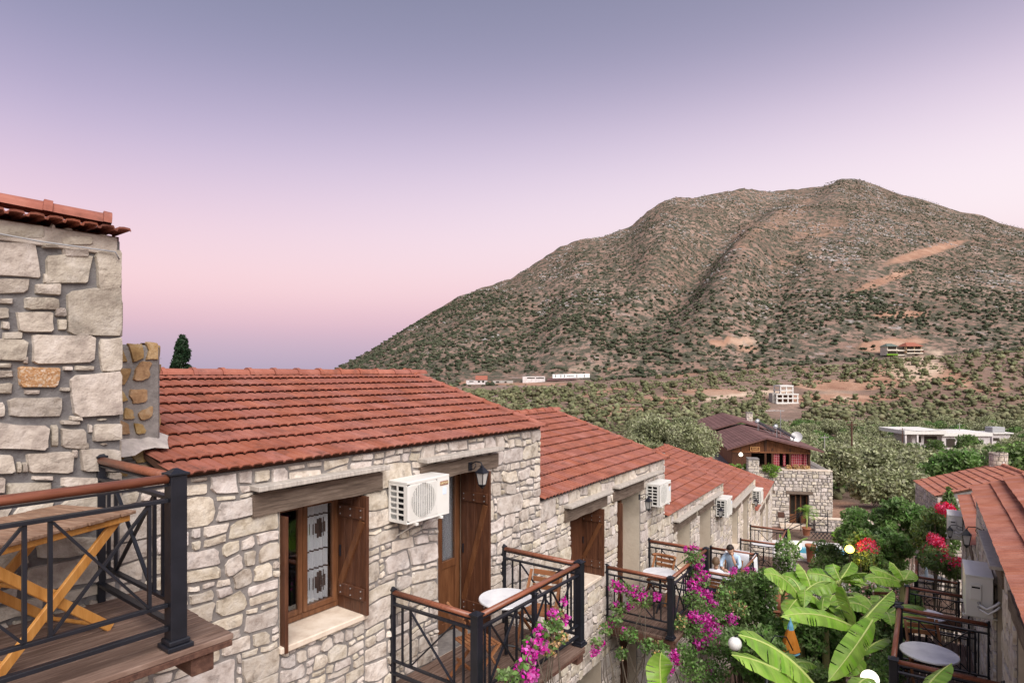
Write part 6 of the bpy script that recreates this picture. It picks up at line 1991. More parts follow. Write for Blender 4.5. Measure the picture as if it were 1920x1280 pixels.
def bungalow_trees():
    rs = np.random.RandomState(52)
    ms = tree_meshes(rs, 2.3, 4.2, .5, 2400, .22, M['dkleaf'], 14)
    for k, (u, v, Y, sc, lb) in enumerate(((1750, 850, 126, .95, 'dark bushy tree before the left half of the white bungalow'), (1808, 852, 125, 1.25, 'dark spreading tree before the right half of the white bungalow'), (1832, 852, 126, 1.0, 'dark tree at the right end of the white bungalow'), (1716, 852, 122, .8, 'small tree at the left corner of the white bungalow'))):
        make_tree('garden_tree', lb, 'tree', ms, spot(u, v+6, 70), k*1.3, (sc, sc, sc), 'trees before the white bungalow')
bungalow_trees()
def pole(label, u, vt, vb, Y, r_=.12, m='bearer'):
    q = P(u, vb, Y); at3 = Vector((q.x, Y, H(q.x, Y))); h = (V0-vt)/1150*Y-at3.z
    o = thing('utility_pole', label, 'pole', at3)
    MB().tube([(0, 0, -1.0), (0, 0, h)], [r_, r_*.75], 8).build('mast', M[m], o)
    MB().beam((-.5, 0, h-.3), (.5, 0, h-.3), .08, .08).build('crossarm', M[m], o)
    return o, at3+Vector((0, 0, h-.25))
p1 = pole('tall dark utility pole rising from the olive grove', 1597, 790, 868, 60, .10)
p2 = pole('pale thin pole behind the satellite dish', 1546, 815, 858, 74, .07, 'concrete')
p3 = pole('thin pole standing left of the white bungalow', 1692, 802, 845, 118, .09, 'bearer')
p4 = pole('thin distant pole above the bungalow roof', 1799, 793, 822, 150, .08, 'concrete')
def wires():
    s = MB()
    for (a, b) in ((p1[1], p3[1]), (p3[1], p4[1]), (p2[1], p1[1])):
        for dx in (-.4, .4):
            pts = []
            for i in range(13):
                t = i/12; q = a.lerp(b, t); q = Vector((q.x+dx, q.y, q.z-(b-a).length*.02*4*t*(1-t))); pts.append(q)
            s.tube(pts, .02, 4)
    o = s.build('power_lines', M['iron']); tag(o, 'thin power lines strung between the poles over the grove', 'cables')
wires()
def cypress():
    rs = np.random.RandomState(21)
    base = P(341, 775, 42.0); h = (775-622)/1150*42
    root = thing('cypress_tree', 'single dark cypress tree behind the ridge of the nearest roof', 'cypress', base)
    pts = []
    cl = []
    for i in range(60):
        t = rs.random(); w = .85*math.sin(math.pi*min(.15+.80*t, 1))**.8*(1.05-.35*t); a = rs.random()*6.28
        cl.append((w*.55*math.cos(a), w*.55*math.sin(a), h*(.08+.88*t), .30*w+.12))
    v = leaf_quads(clump_points(rs, 9000, cl, .5), .11, rs, 2.2, .6)
    link('crown', quads_mesh('crown', v, M['cypress']), root)
    MB().tube([(0, 0, -.5), (0, 0, h*.7)], [.16, .05], 7).build('trunk', M['bark'], root)
    a = thing('roof_antenna', 'tiny antenna mast beside the rubble chimney', 'antenna', P(297, 706, 30)); MB().tube([(0, 0, -.6), (0, 0, .95)], .018, 5).build('mast', M['steel'], a); MB().tube([(-.3, 0, .8), (.15, 0, .9)], .012, 4).build('aerial', M['steel'], a)
    MB().add([(-.6, 0, -.25), (.45, 0, -.25), (.45, 1, -.25), (-.6, 1, -.25), (-.1, .5, .05)], [(0,1,4),(1,2,4),(2,3,4),(3,0,4)]).build('cap', M['under'], a)
cypress()
# ------------------------------------------------------------------ garden
def big_olive():
    rs = np.random.RandomState(31)
    root = thing('olive_tree', 'great silver grey olive tree behind the third and fourth roofs', 'olive tree', (9.6, 37.0, -11.0), 0)
    cl = []
    for i in range(95):
        a = rs.random()*6.28; q = math.sqrt(rs.random()); h = rs.random()
        w = 3.35*math.sin(math.pi*min(.22+.68*h, 1))**.6
        cl.append((w*q*.92*math.cos(a), w*q*.92*math.sin(a), 2.2+5.6*h, .55+.5*rs.random()))
    v = leaf_quads(clump_points(rs, 62000, cl, .55), .075, rs, 2.4, .3)
    link('crown', quads_mesh('crown', v, M['olive']), root)
    t = MB(); t.tube([(0,0,-.4),(.1,0,1.2),(.2,.1,2.6)], [.42,.32,.26], 9)
    for i in range(14):
        e = cl[i*5]; t.tube([(.15,.05,1.8+.05*i), (e[0]*.5, e[1]*.5, (2.4+e[2])/2), e[:3]], [.16,.09,.03], 6)
    t.build('trunk', M['bark'], root, True)
big_olive()

def shrub(name, label, cat, at3, clumps, n, leaf, m, asp=1.9, stems=5, flowers=None, group=None, up=.2, seed=1, shell=.35):
    "at3: foot of the plant; clumps relative to it"
    rs = np.random.RandomState(seed)
    root = thing(name, label, cat, at3, 0, group)
    v = leaf_quads(clump_points(rs, n, clumps, shell), leaf, rs, asp, up)
    link('foliage', quads_mesh('foliage', v, M[m]), root)
    s = MB()
    for i in range(stems):
        e = clumps[int(rs.randint(len(clumps)))]
        s.tube([(rs.uniform(-.1,.1), rs.uniform(-.1,.1), -.1), (e[0]*.5+rs.uniform(-.1,.1), e[1]*.5, e[2]*.5), (e[0], e[1], e[2])], [.03, .022, .01], 5)
    s.build('stems', M['bark'], root)
    if flowers:
        for (fm, nf, fs, fc) in flowers:
            cc = clumps if fc is None else fc
            c0 = clump_points(rs, nf, cc, .85)
            # each flower head is a small bunch of bracts
            pts = np.repeat(c0, 5, 0) + rs.normal(size=(nf*5, 3))*fs*.55
            link('flowers', quads_mesh('flowers', leaf_quads(pts, fs, rs, 1.2), M[fm]), root)
    return root
def ground(X, Y): return near_z(X, Y)
def cl_at(foot, lst):
    "clumps given as (u, v, Y, r) in photo pixels -> local"
    return [tuple(P(u, v, Y)-Vector(foot))+(r_,) for (u, v, Y, r_) in lst]
def pshrub(name, label, cat, u, Y, lst, n, leaf, m, **k):
    X = (u-960)/1150*Y; foot = Vector((X, Y, ground(X, Y)))
    return shrub(name, label, cat, foot, cl_at(foot, lst), n, leaf, m, **k)

# large green shrubs in the middle distance
def fluff(u, v, Y, ru, rv, n, r_, rs):
    out = []
    for i in range(n):
        a = rs.random()*6.28; q = math.sqrt(rs.random())
        out.append((u+ru*q*math.cos(a), v+rv*q*math.sin(a), Y+rs.uniform(-.9, .9), r_*(.6+.7*rs.random())))
    return out
rs0 = np.random.RandomState(77)
LG = 'large shrubs behind the banana plants'
def pl(u, v, Y, ru, rv, n, r_): return fluff(u, v, Y, ru, rv, n, r_, rs0)
pshrub('green_shrub', 'tall light green feathery shrub below the far right house', 'shrub', 1690, 24.5, pl(1688,978,24.5,44,44,60,.26), 9000, .075, 'grleaf', asp=2.6, seed=2)
pshrub('green_shrub', 'dense dark shrub filling the middle behind the banana plants', 'shrub', 1660, 22, pl(1650,1035,22,60,42,64,.28), 11000, .08, 'grleaf', seed=3)
pshrub('green_shrub', 'light green leafy shrub left of the red flowers', 'shrub', 1604, 26, pl(1606,992,26,26,34,36,.28), 5500, .085, 'grleaf', asp=2.4, seed=4)
pshrub('green_shrub', 'rounded green shrub hiding the end of the low garden wall', 'shrub', 1588, 33, pl(1590,1004,33,14,18,14,.34), 3000, .10, 'yeleaf', seed=5)
pshrub('green_shrub', 'dark green shrub against the wall below the right air conditioner', 'shrub', 1760, 20.5, pl(1756,1010,20.5,34,50,40,.26), 8000, .07, 'dkleaf', seed=6)
pshrub('conifer_sapling', 'small upright conifer in front of the far right roof', 'tree', 1780, 21.5, [(1779, 915+i*9, 21.5, .06+.05*i) for i in range(9)], 3600, .06, 'dkleaf', asp=3, seed=7)
pshrub('green_shrub', 'bush with dark leaves around the glowing yellow lamp', 'shrub', 1560, 27, pl(1556,1052,27,36,26,16,.42), 5500, .08, 'dkleaf', seed=8)
pshrub('green_shrub', 'low shrub right of the pool under the light green shrub', 'shrub', 1628, 27, pl(1625,1065,26,40,24,16,.42), 5500, .08, 'dkleaf', seed=9)
pshrub('bougainvillea', 'red bougainvillea just right of the glowing yellow lamp', 'bougainvillea', 1622, 20.6, pl(1624,1034,20.6,18,12,8,.22), 1100, .05, 'dkleaf', seed=10, flowers=[('red', 190, .045, cl_at(Vector(((1622-960)/1150*20.6, 20.6, ground((1622-960)/1150*20.6, 20.6))), pl(1624,1026,20.3,18,8,8,.18)))])
def boug(label, u, v, Y, ru, rv, n, seed, col='red', gy=None):
    X = (u-960)/1150*Y; foot = Vector((X, Y, ground(X, Y)))
    return shrub('bougainvillea', label, 'bougainvillea', foot, cl_at(foot, pl(u, v+8, Y+.2, ru*1.15, rv*1.3, 9, .26)), 1800, .06, 'dkleaf', seed=seed, flowers=[(col, n, .05, cl_at(foot, pl(u, v, Y-.2, ru, rv, 9, .17)))])
boug('crimson bougainvillea beside the farther right air conditioner', 1768, 959, 19.5, 17, 9, 330, 11)
boug('crimson bougainvillea cluster above the farthest right balcony', 1752, 1018, 18.6, 12, 10, 300, 12)
boug('crimson bougainvillea spilling over the farthest right railing', 1757, 1040, 17.5, 12, 9, 300, 13)
boug('small crimson bougainvillea at the wall end of the farthest right railing', 1790, 1058, 17.4, 7, 8, 120, 14)
pshrub('flowering_shrub', 'white and orange flowering shrub below the banana plants', 'shrub', 1560, 17, pl(1560,1125,17,34,20,14,.30), 3500, .055, 'dkleaf', seed=15, flowers=[('whiteflower', 800, .042, None), ('pinkflower', 160, .040, None)])
pshrub('flowering_shrub', 'pink and white flowering shrub right of the tall banana leaf', 'shrub', 1655, 16.8, pl(1655,1128,16.8,40,22,16,.28), 4200, .05, 'grleaf', seed=16, flowers=[('pinkflower', 620, .042, None), ('whiteflower', 620, .042, None)])
pshrub('flowering_shrub', 'white blossom shrub climbing beside the farthest left balcony', 'shrub', 1477, 19.5, pl(1478,1052,19.5,14,38,14,.25), 3800, .05, 'grleaf', seed=17, flowers=[('whiteflower', 420, .034, None)])
pshrub('flowering_shrub', 'orange flowered bush in the lower right of the garden', 'shrub', 1650, 11.5, pl(1652,1205,11.5,30,30,14,.22), 3600, .045, 'dkleaf', seed=18, flowers=[('pinkflower', 130, .03, None)])
pshrub('green_shrub', 'shadowy bush between the left balconies and the banana plants', 'shrub', 1440, 15, pl(1428,1115,14.5,22,40,16,.27), 4200, .05, 'grleaf', seed=19, flowers=[('whiteflower', 90, .028, None)])
pshrub('green_shrub', 'dark bush at the bottom of the garden behind the globe lamp', 'shrub', 1420, 11.5, pl(1415,1225,11,44,44,30,.2), 5500, .05, 'grleaf', seed=20)
pshrub('green_shrub', 'dark ferny bush around the orange lampshade', 'shrub', 1505, 13, pl(1505,1185,13,46,30,32,.2), 6000, .05, 'grleaf', seed=21, flowers=[('yellowflower', 30, .03, None)])
pshrub('green_shrub', 'bush at the bottom edge left of the nearest right balcony', 'shrub', 1520, 11.5, pl(1515,1265,11.2,40,22,14,.24), 4600, .04, 'dkleaf', seed=22)
pshrub('green_shrub', 'bush below the nearest right railing', 'shrub', 1655, 9.4, pl(1652,1262,9.6,20,18,8,.2), 2600, .04, 'grleaf', seed=23)
pshrub('green_shrub', 'plants along the foot of the third house', 'shrub', 1385, 15, pl(1382,1130,14.2,22,36,14,.28), 4200, .05, 'dkleaf', seed=24)
pshrub('ground_ivy', 'dark undergrowth covering the lower garden', 'undergrowth', 1480, 15, pl(1500,1215,14,90,50,60,.34), 14000, .07, 'grleaf', seed=26)
pshrub('ground_ivy', 'undergrowth between the middle shrubs and the right balconies', 'undergrowth', 1640, 18, pl(1640,1135,18,70,36,60,.34), 12000, .08, 'grleaf', seed=27)
# trees and hedges close behind the far right roof and the big plants before the bungalow
pshrub('orange_tree', 'dark tree right of the far chimney, above the right roofs', 'tree', 1905, 44, pl(1905,868,44,34,22,14,1.0), 5000, .2, 'dkleaf', seed=28)
pshrub('green_shrub', 'bushy green trees right behind the far right roof', 'tree', 1810, 52, pl(1800,880,52,64,18,20,1.1), 9000, .2, 'grleaf', seed=29)
pshrub('green_shrub', 'tree cluster left of the far right roof', 'tree', 1640, 50, pl(1670,915,50,62,20,20,1.1), 9000, .19, 'olive', seed=30)
pshrub('olive_tree', 'large olive tree right of the restaurant wall', 'olive tree', 1570, 58, pl(1574,872,58,30,26,26,.9), 9000, .2, 'olive', seed=31)
pshrub('olive_tree', 'olive tree between utility pole and bungalow', 'olive tree', 1650, 66, pl(1652,868,66,26,24,14,1.2), 6000, .22, 'olive', seed=32)

# magenta bougainvillea on the left balconies
def vine(label, lst, nleaf, flo, ndry, seed, foot, group='magenta bougainvillea on the left balconies', name='bougainvillea', leafm='grleaf'):
    rs = np.random.RandomState(seed)
    root = thing(name, label, 'bougainvillea', foot, 0, group)
    cl = [tuple(P(u, v, Y)-Vector(foot))+(r_,) for (u, v, Y, r_) in lst]
    link('foliage', quads_mesh('foliage', leaf_quads(clump_points(rs, nleaf, cl, .3), .038, rs, 1.6), M[leafm]), root)
    s = MB()
    for i in range(14):
        e = cl[int(rs.randint(len(cl)))]; a = Vector((rs.uniform(-.2,.2), rs.uniform(-.2,.2), 0)); b = Vector(e[:3])
        m1 = a.lerp(b, .4)+Vector(rs.normal(size=3)*.15); m2 = a.lerp(b, .75)+Vector(rs.normal(size=3)*.12)
        s.tube([a, m1, m2, b], [.016, .012, .008, .004], 5)
    s.build('stems', M['bark'], root)
    fl = [tuple(P(u, v, Y)-Vector(foot))+(r_, n) for (u, v, Y, r_, n) in flo]
    for k, (x, y, z, r_, n) in enumerate(fl):
        c0 = np.array([x, y, z])+rs.normal(size=(n, 3))*r_*.55
        pts = np.repeat(c0, 6, 0)+rs.normal(size=(n*6, 3))*.017
        link('flower_cluster', quads_mesh('flower_cluster', leaf_quads(pts, .036, rs, 1.15), M['magenta']), root)
    if ndry:
        c0 = clump_points(rs, ndry, cl[-3:], .6); pts = np.repeat(c0, 5, 0)+rs.normal(size=(ndry*5, 3))*.014
        link('dry_flowers', quads_mesh('dry_flowers', leaf_quads(pts, .030, rs, 1.15), M['dryflower']), root)['kind'] = 'stuff'
fz = lambda u, Y: Vector(((u-960)/1150*Y, Y, near_z((u-960)/1150*Y, Y)))
vine('magenta bougainvillea trailing through the front railing of the nearest balcony', [(985,1245,6.25,.09),(1000,1205,6.4,.10),(960,1270,6.15,.09),(1020,1180,6.6,.10),(940,1262,6.1,.07),(1040,1170,6.9,.09),(1050,1195,6.9,.08),(1030,1215,6.7,.08),(1045,1150,7.1,.07)], 520,
     [(996,1228,6.3,.06,26),(1005,1205,6.4,.06,24),(985,1248,6.25,.05,20),(1000,1262,6.2,.05,18),(1012,1180,6.55,.04,8),(1038,1152,7.0,.05,12),(1060,1160,7.2,.05,12),(1058,1128,7.4,.03,5),(992,1272,6.15,.05,12),(1018,1215,6.4,.04,10)], 60, 41, fz(985, 6.4))
vine('magenta bougainvillea covering the side railing of the second balcony', [(1165,1100,11.0,.16),(1190,1115,10.8,.18),(1160,1140,11.0,.16),(1150,1165,10.8,.14),(1210,1125,10.7,.15),(1180,1190,10.6,.16),(1215,1210,10.5,.16),(1120,1205,10.3,.12),(1135,1180,10.5,.12),(1240,1215,10.3,.14),(1165,1225,10.6,.12)], 1500,
     [(1155,1098,11.0,.07,34),(1168,1105,10.9,.08,34),(1190,1112,10.8,.09,50),(1203,1118,10.7,.08,40),(1232,1118,10.5,.05,16),(1155,1130,11,.05,10),(1180,1138,10.8,.05,10),(1118,1216,10.3,.05,16),(1112,1222,10.3,.04,12),(1145,1168,10.8,.05,12),(1168,1180,10.7,.04,8),(1130,1205,10.4,.04,8)], 10, 42, fz(1180, 10.6))
vine('magenta bougainvillea massed over the corner between second and third balconies', [(1300,1045,11.5,.2),(1310,1085,11.4,.2),(1300,1125,11.2,.22),(1330,1150,11.4,.26),(1295,1175,11.0,.25),(1320,1200,11.0,.28),(1350,1215,11.2,.26),(1285,1225,10.6,.22),(1370,1190,11.8,.24),(1300,1255,10.4,.25),(1340,1262,10.7,.26),(1272,1165,10.8,.16),(1385,1140,12.5,.2),(1360,1110,12.6,.18)], 5200,
     [(1300,1028,11.6,.07,16),(1308,1055,11.5,.10,46),(1316,1078,11.4,.11,56),(1300,1095,11.3,.10,44),(1310,1108,11.3,.08,30),(1328,1115,11.4,.09,34),(1336,1130,11.4,.06,20),(1300,1155,11.0,.10,44),(1325,1165,11.1,.13,70),(1320,1190,11.0,.13,70),(1340,1175,11.3,.09,36),(1310,1205,10.9,.10,40),(1372,1160,12.0,.08,28),(1345,1205,11.2,.06,20),(1265,1228,10.5,.07,26),(1256,1252,10.4,.05,14),(1330,1255,10.8,.05,14),(1375,1070,13.6,.06,16),(1284,1030,11.7,.04,8),(1270,1240,10.5,.05,14)], 70, 43, fz(1320, 11.2))
vine('potted plant with red flowers hanging from the corner of the two people\'s balcony', [(1405,1080,14.4,.16),(1412,1095,14.3,.18),(1400,1110,14.3,.16),(1418,1115,14.5,.16),(1395,1130,14.3,.2)], 1500, [(1400,1068,14.3,.05,10),(1378,1069,14.6,.05,16),(1415,1072,14.6,.05,8)], 30, 44, fz(1400, 14.4), group=None, name='hanging_plant', leafm='dkleaf')

# ------------------------------------------------------------------ banana plants
def banana_leaf(root, base, mid, tip, width, seed, fold=.28, roll=0.0, tears=9):
    rg = random.Random(seed)
    base, mid, tip = Vector(base), Vector(mid), Vector(tip)
    n, h = 26, 4
    def bez(t): return base*(1-t)**2 + mid*2*t*(1-t) + tip*t*t
    def tan(t): return ((mid-base)*2*(1-t)+(tip-mid)*2*t).normalized()
    tears_l = sorted(rg.uniform(.2, .95) for _ in range(tears)); tears_r = sorted(rg.uniform(.2, .95) for _ in range(tears))
    s = MB()
    ph = rg.uniform(0, 6)
    for side_, tr in ((-1, tears_l), (1, tears_r)):
        prev_seg = None; seg = 0
        rows = []
        for i in range(n+1):
            t = i/n
            c = bez(t); d_ = tan(t); sd = d_.cross(Vector((0,0,1)))
            if sd.length < .05: sd = Vector((1,0,0))
            sd.normalize(); up = sd.cross(d_).normalized()
            a = roll; sd2 = sd*math.cos(a)+up*math.sin(a); up2 = up*math.cos(a)-sd*math.sin(a)
            w = width*.5*min(1, math.sin(math.pi*min(.06+t*.97, 1))**.55*1.05)*(1 if t < .97 else .5)
            row = []
            for j in range(h+1):
                f = j/h
                lag = -.10*f*w                     # veins sweep slightly back
                ripple = .012*math.sin(t*34+ph)*f + .020*math.sin(t*13+ph+side_)*f
                droop = fold*w*(f**1.6)
                row.append(c + sd2*side_*w*f*(1-.08*f) - up2*(droop) + up2*ripple*w*2.6 - d_*lag)
            rows.append(row)
        for i in range(n):
            t0, t1 = i/n, (i+1)/n
            k = len(s.v)
            A, B = rows[i], rows[i+1]
            torn0 = any(t0 < q <= t0+.6/n for q in tr); 
            for j in range(h+1):
                s.v.append(tuple(A[j] if not torn0 or j < 2 else A[j].lerp(B[j], .35)))
            for j in range(h+1): s.v.append(tuple(B[j]))
            for j in range(h): s.f.append((k+j, k+j+1, k+h+1+j+1, k+h+1+j) if side_ > 0 else (k+j, k+h+1+j, k+h+1+j+1, k+j+1))
    lf = s.build('leaf', M['banana'], root, True)
    r_ = MB(); pts = [bez(i/12) + Vector((0, 0, .004)) for i in range(13)]
    r_.tube(pts, [width*.035*(1-i/13)+.003 for i in range(13)], 5); r_.build('midrib', M['midrib'], lf)
def banana(label, crown, Yc, leaves, seed, r_=.10):
    c = P(crown[0], crown[1], Yc); g = near_z(c.x, c.y)
    root = thing('banana_plant', label, 'banana plant', (c.x, c.y, g), 0, 'banana plants in the garden')
    loc = Vector((c.x, c.y, g))
    s = MB(); s.tube([(0.0, 0, 0), (.03, 0, (c.z-g)*.5), (0, 0, c.z-g)], [r_*1.3, r_, r_*.55], 10); s.build('stem', M['bananastem'], root, True)
    for k, (bu, bv, mu, mv, tu, tv, dY0, dY1, w, roll) in enumerate(leaves):
        # base, control and tip pixels, depth of base and tip relative to the crown
        b = P(bu, bv, Yc+dY0)-loc; m_ = P(mu, mv, Yc+(dY0+dY1)*.5)-loc; t = P(tu, tv, Yc+dY1)-loc
        p0 = c-loc
        st = MB(); st.tube([p0, p0.lerp(b, .5)+Vector((0,0,.02)), b], [.028, .022, .016], 6); st.build('stalk', M['midrib'], root, True)
        banana_leaf(root, b, m_, t, w, seed*10+k, roll=roll)
    return root
banana('tall banana plant in the middle of the lower garden', (1610, 1190), 9.0, [
    (1607,1180,1590,1120,1578,1098,.1,.1,.46,0), (1602,1176,1530,1138,1464,1156,0,-.4,.33,.6), (1612,1172,1640,1135,1674,1106,.1,.5,.40,.4),
    (1636,1162,1612,1205,1552,1278,0,-.9,.36,.8), (1618,1235,1596,1232,1566,1266,-.2,-.6,.34,.3), (1616,1225,1640,1200,1666,1196,.0,.3,.34,.4)], 1)
banana('banana plant with arching leaves in front of the pool', (1500, 1138), 12.6, [
    (1498,1118,1470,1070,1432,1076,0,-.3,.50,.7), (1502,1112,1490,1076,1462,1080,0,.3,.46,.6), (1519,1100,1512,1070,1496,1056,.1,.4,.50,-.4), (1500,1118,1485,1130,1474,1150,0,-.6,.40,.3),
    (1505,1112,1512,1090,1507,1140,.1,-.4,.30,0), (1512,1118,1540,1125,1560,1152,0,.1,.34,.3), (1508,1110,1535,1082,1560,1092,0,.3,.40,.5), (1502,1120,1480,1160,1478,1185,0,-.5,.3,.2)], 2)
banana('bright banana plant left of the flowering shrubs', (1574, 1096), 13.6, [
    (1574,1086,1562,1062,1562,1056,0,.2,.40,0), (1577,1084,1592,1064,1597,1052,0,.3,.40,.2), (1579,1086,1600,1072,1626,1074,0,-.3,.38,.5), (1579,1090,1608,1083,1628,1097,0,-.4,.36,.4),
    (1568,1088,1540,1072,1512,1076,0,.1,.50,.6), (1568,1092,1535,1092,1514,1106,0,-.3,.52,.5), (1566,1088,1550,1070,1530,1066,0,.5,.36,.3)], 3)
banana('banana plant beside the middle right balcony', (1692, 1096), 14.2, [
    (1694,1086,1682,1062,1667,1052,0,.2,.44,.1), (1688,1090,1660,1068,1631,1068,0,-.2,.44,.6), (1688,1092,1660,1078,1621,1084,0,-.5,.42,.5), (1697,1086,1704,1072,1708,1068,0,.4,.44,-.2), (1692,1092,1700,1082,1716,1086,0,-.2,.34,.4)], 4)
banana('banana plant at the bottom edge with broad striped leaves', (1560, 1330), 6.6, [
    (1535,1295,1470,1205,1384,1190,0,-.3,.50,.45), (1530,1300,1440,1235,1372,1228,0,-.8,.42,.4), (1600,1310,1610,1260,1640,1275,0,.2,.3,0)], 5)
banana('banana leaf rising at the bottom edge under the second balcony', (1248, 1380), 7.6, [
    (1247,1345,1232,1250,1240,1222,0,.1,.36,0), (1252,1360,1290,1330,1300,1340,0,.1,.3,0)], 6)
banana('banana plant whose leaf pokes up over the nearest right railing', (1700, 1390), 6.0, [
    (1712,1330,1740,1270,1785,1243,0,.3,.26,.3)], 7)
banana('small banana plant beside the restaurant steps', (1478, 1050), 30, [
    (1478,1040,1470,1012,1462,1000,0,.2,.6,0), (1480,1040,1500,1005,1515,1008,0,-.2,.6,.3), (1480,1042,1500,1035,1508,1048,0,-.3,.5,.3), (1476,1035,1472,1010,1478,990,0,.3,.4,0)], 8)
def banana_auto(label, u, v, Y, n, L, w, seed):
    c = P(u, v, Y); g = near_z(c.x, c.y); rg = random.Random(seed)
    root = thing('banana_plant', label, 'banana plant', (c.x, c.y, g), 0, 'banana plants in the garden')
    k = c.z-g; p0 = Vector((0, 0, k))
    s = MB(); s.tube([(0, 0, 0), (.03, .02, k*.5), (0, 0, k)], [.12, .09, .05], 10); s.build('stem', M['bananastem'], root, True)
    for i in range(n):
        a = i*2.399+rg.uniform(-.3, .3); el = rg.uniform(.35, 1.25); l_ = L*rg.uniform(.75, 1.1)
        h = Vector((math.cos(a), math.sin(a), 0))
        b = p0 + h*.10*math.cos(el) + Vector((0, 0, .14))
        mid = b + h*l_*.55*math.cos(el) + Vector((0, 0, l_*.60*math.sin(el)))
        tip = b + h*l_*.95*math.cos(el*.75) + Vector((0, 0, l_*(.45*math.sin(el)-.18)))
        MB().tube([p0, b], [.028, .018], 6).build('stalk', M['midrib'], root, True)
        banana_leaf(root, b, mid, tip, w*rg.uniform(.8, 1.1), seed*20+i, roll=rg.uniform(-.3, .3), tears=8)
banana_auto('young banana plant behind the tall one, right of the orange lampshade', 1548, 1160, 12.6, 8, 1.1, .40, 61)
banana_auto('banana plant between the tall one and the right balcony', 1652, 1172, 11.6, 8, 1.05, .38, 62)
banana_auto('low banana plant at the bottom edge right of the globe lamp', 1455, 1272, 9.4, 6, .60, .28, 63)
banana_auto('banana plant left of the pool view, above the terracotta jar', 1468, 1118, 15.5, 7, 1.1, .36, 64)
banana_auto('banana plant among the pink flowering shrubs', 1622, 1112, 16.5, 7, 1.1, .36, 65)
def potted_palm():
    base = P(1512, 993, 39.6); root = thing('potted_palm', 'slim potted palm with yellow green fronds by the restaurant door', 'palm', base)
    s = MB(); s.tube([(0, 0, 0), (.04, 0, .6), (.0, 0, 1.15)], [.06, .05, .06], 8); s.build('trunk', M['midrib'], root, True)
    rg = random.Random(4); lf = MB()
    for k in range(15):
        a = k*2.4; el = rg.uniform(.2, 1.2); L = rg.uniform(.8, 1.15); d_ = Vector((math.cos(a)*math.cos(el), math.sin(a)*math.cos(el), math.sin(el)))
        pts = [Vector((0, 0, 1.15))+d_*L*t+Vector((0, 0, -.55*L*t*t)) for t in (0, .2, .4, .6, .8, 1)]
        for i in range(5):
            c, e = pts[i], pts[i+1]; dd = (e-c).normalized(); sd = dd.cross(Vector((0,0,1))).normalized()
            for q in range(3):
                o3 = c.lerp(e, q/3)
                for sg in (-1, 1):
                    t_ = o3+sd*sg*.22+dd*.14-Vector((0,0,.05)); n_ = len(lf.v); lf.v += [tuple(o3), tuple(o3+dd*.045), tuple(t_)]; lf.f.append((n_, n_+1, n_+2))
    lf.build('fronds', M['yeleaf'], root)
potted_palm()

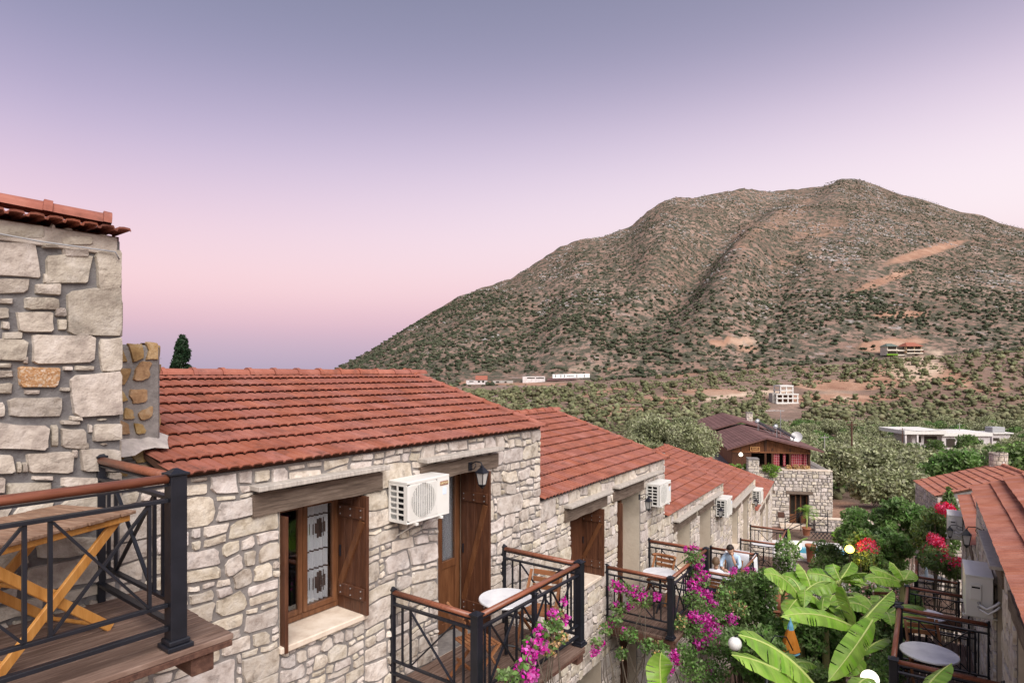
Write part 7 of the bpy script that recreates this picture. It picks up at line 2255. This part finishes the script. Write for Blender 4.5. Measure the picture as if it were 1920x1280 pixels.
# ------------------------------------------------------------------ lamps
def globe_lamp(label, u, v, Y, r_, lit=False, arm=True):
    c = P(u, v, Y); g = near_z(c.x, c.y)
    root = thing('globe_lamp', label, 'lamp', (c.x, c.y, g), 0)
    n = 20; s = MB(); k = c.z-g
    s.lathe([(.01, -r_)]+[(r_*math.sin(math.pi*i/n), -r_*math.cos(math.pi*i/n)) for i in range(1, n)]+[(.01, r_)], (0, 0, k), 24, False)
    s.build('globe', M['lampglow'] if lit else M['globe'], root, True)
    MB().lathe([(r_*.5, -r_*1.02), (r_*.55, -r_*.82), (r_*.3, -r_*1.1)], (0, 0, k), 12).build('collar', M['iron'], root)
    p_ = MB()
    if arm:
        x = .48
        p_.tube([(x, 0, 0), (x, 0, k-.45)], .03, 8)
        p_.tube([(x, 0, k-.45), (x, 0, k-.1), (x-.06, 0, k+r_*1.2), (x-.24, 0, k+r_*1.9), (.10, 0, k+r_*1.6), (0, 0, k+r_*1.05)], .012, 7)
        p_.tube([(x, 0, k-.4), (x+.05, 0, k), (x+.12, 0, k+.12), (x+.3, 0, k+.1), (x+.4, 0, k-.1)], .010, 7)
    else: p_.tube([(0, 0, 0), (0, 0, k-r_)], .03, 8)
    p_.build('lamp_post', M['iron'], root, True)
globe_lamp('white globe lamp on a curled black arm beside the magenta flowers', 1378, 1206, 9.3, .10)
globe_lamp('lit white globe lamp at the bottom edge near the right railing', 1631, 1272, 8.0, .11, True, False)
globe_lamp('lit white globe lamp by the pool', 1492, 1024, 31, .27, True, False)
def yellow_lamp():
    c = P(1593, 1029, 21.0); g = near_z(c.x, c.y); root = thing('garden_lamp', 'glowing yellow garden lamp in the dark shrubs', 'lamp', (c.x, c.y, g)); k = c.z-g
    MB().tube([(0, 0, 0), (0, 0, k-.1)], .025, 6).build('lamp_post', M['iron'], root)
    MB().lathe([(.03, -.13), (.12, -.08), (.15, 0), (.10, .1), (.02, .14)], (0, 0, k), 14).build('bulb_glass', M['lampyellow'], root, True)
    l = bpy.data.lights.new('garden_lamp_light', 'POINT'); l.energy = 30; l.color = (1, .62, .12); l.shadow_soft_size = .2
    o = bpy.data.objects.new('garden_lamp_light', l); COL.objects.link(o); o.location = (c.x-.1, c.y-.45, c.z+.1); o.parent = None
yellow_lamp()
def lampshade():
    c = P(1482, 1190, 10.9); g = near_z(c.x, c.y); root = thing('garden_lampshade', 'orange cloth cone with a blue top standing among ferns', 'lampshade', (c.x, c.y, g)); k = c.z-g
    s = MB(); n = 12
    for (r_, z_) in ((.035, .17), (.10, -.05), (.155, -.26)):
        for j in range(n):
            a = 2*math.pi*j/n; q = r_*(1+.09*(j % 2)); s.v.append((q*math.cos(a), q*math.sin(a), k+z_))
    s.f = [(i*n+j, i*n+(j+1) % n, (i+1)*n+(j+1) % n, (i+1)*n+j) for i in range(2) for j in range(n)]
    s.build('shade', M['orange_fabric'], root); MB().lathe([(.06, .10), (.05, .17), (.02, .24), (.01, .30)], (0, 0, k), 8).build('top', M['bluepaint'], root)
    MB().tube([(0, 0, 0), (0, 0, k+.1)], .02, 6).build('lamp_post', M['iron'], root)
    MB().lathe([(.15, -.27), (.16, -.30)], (0, 0, k), 10, False).build('trim', M['bluepaint'], root)
lampshade()
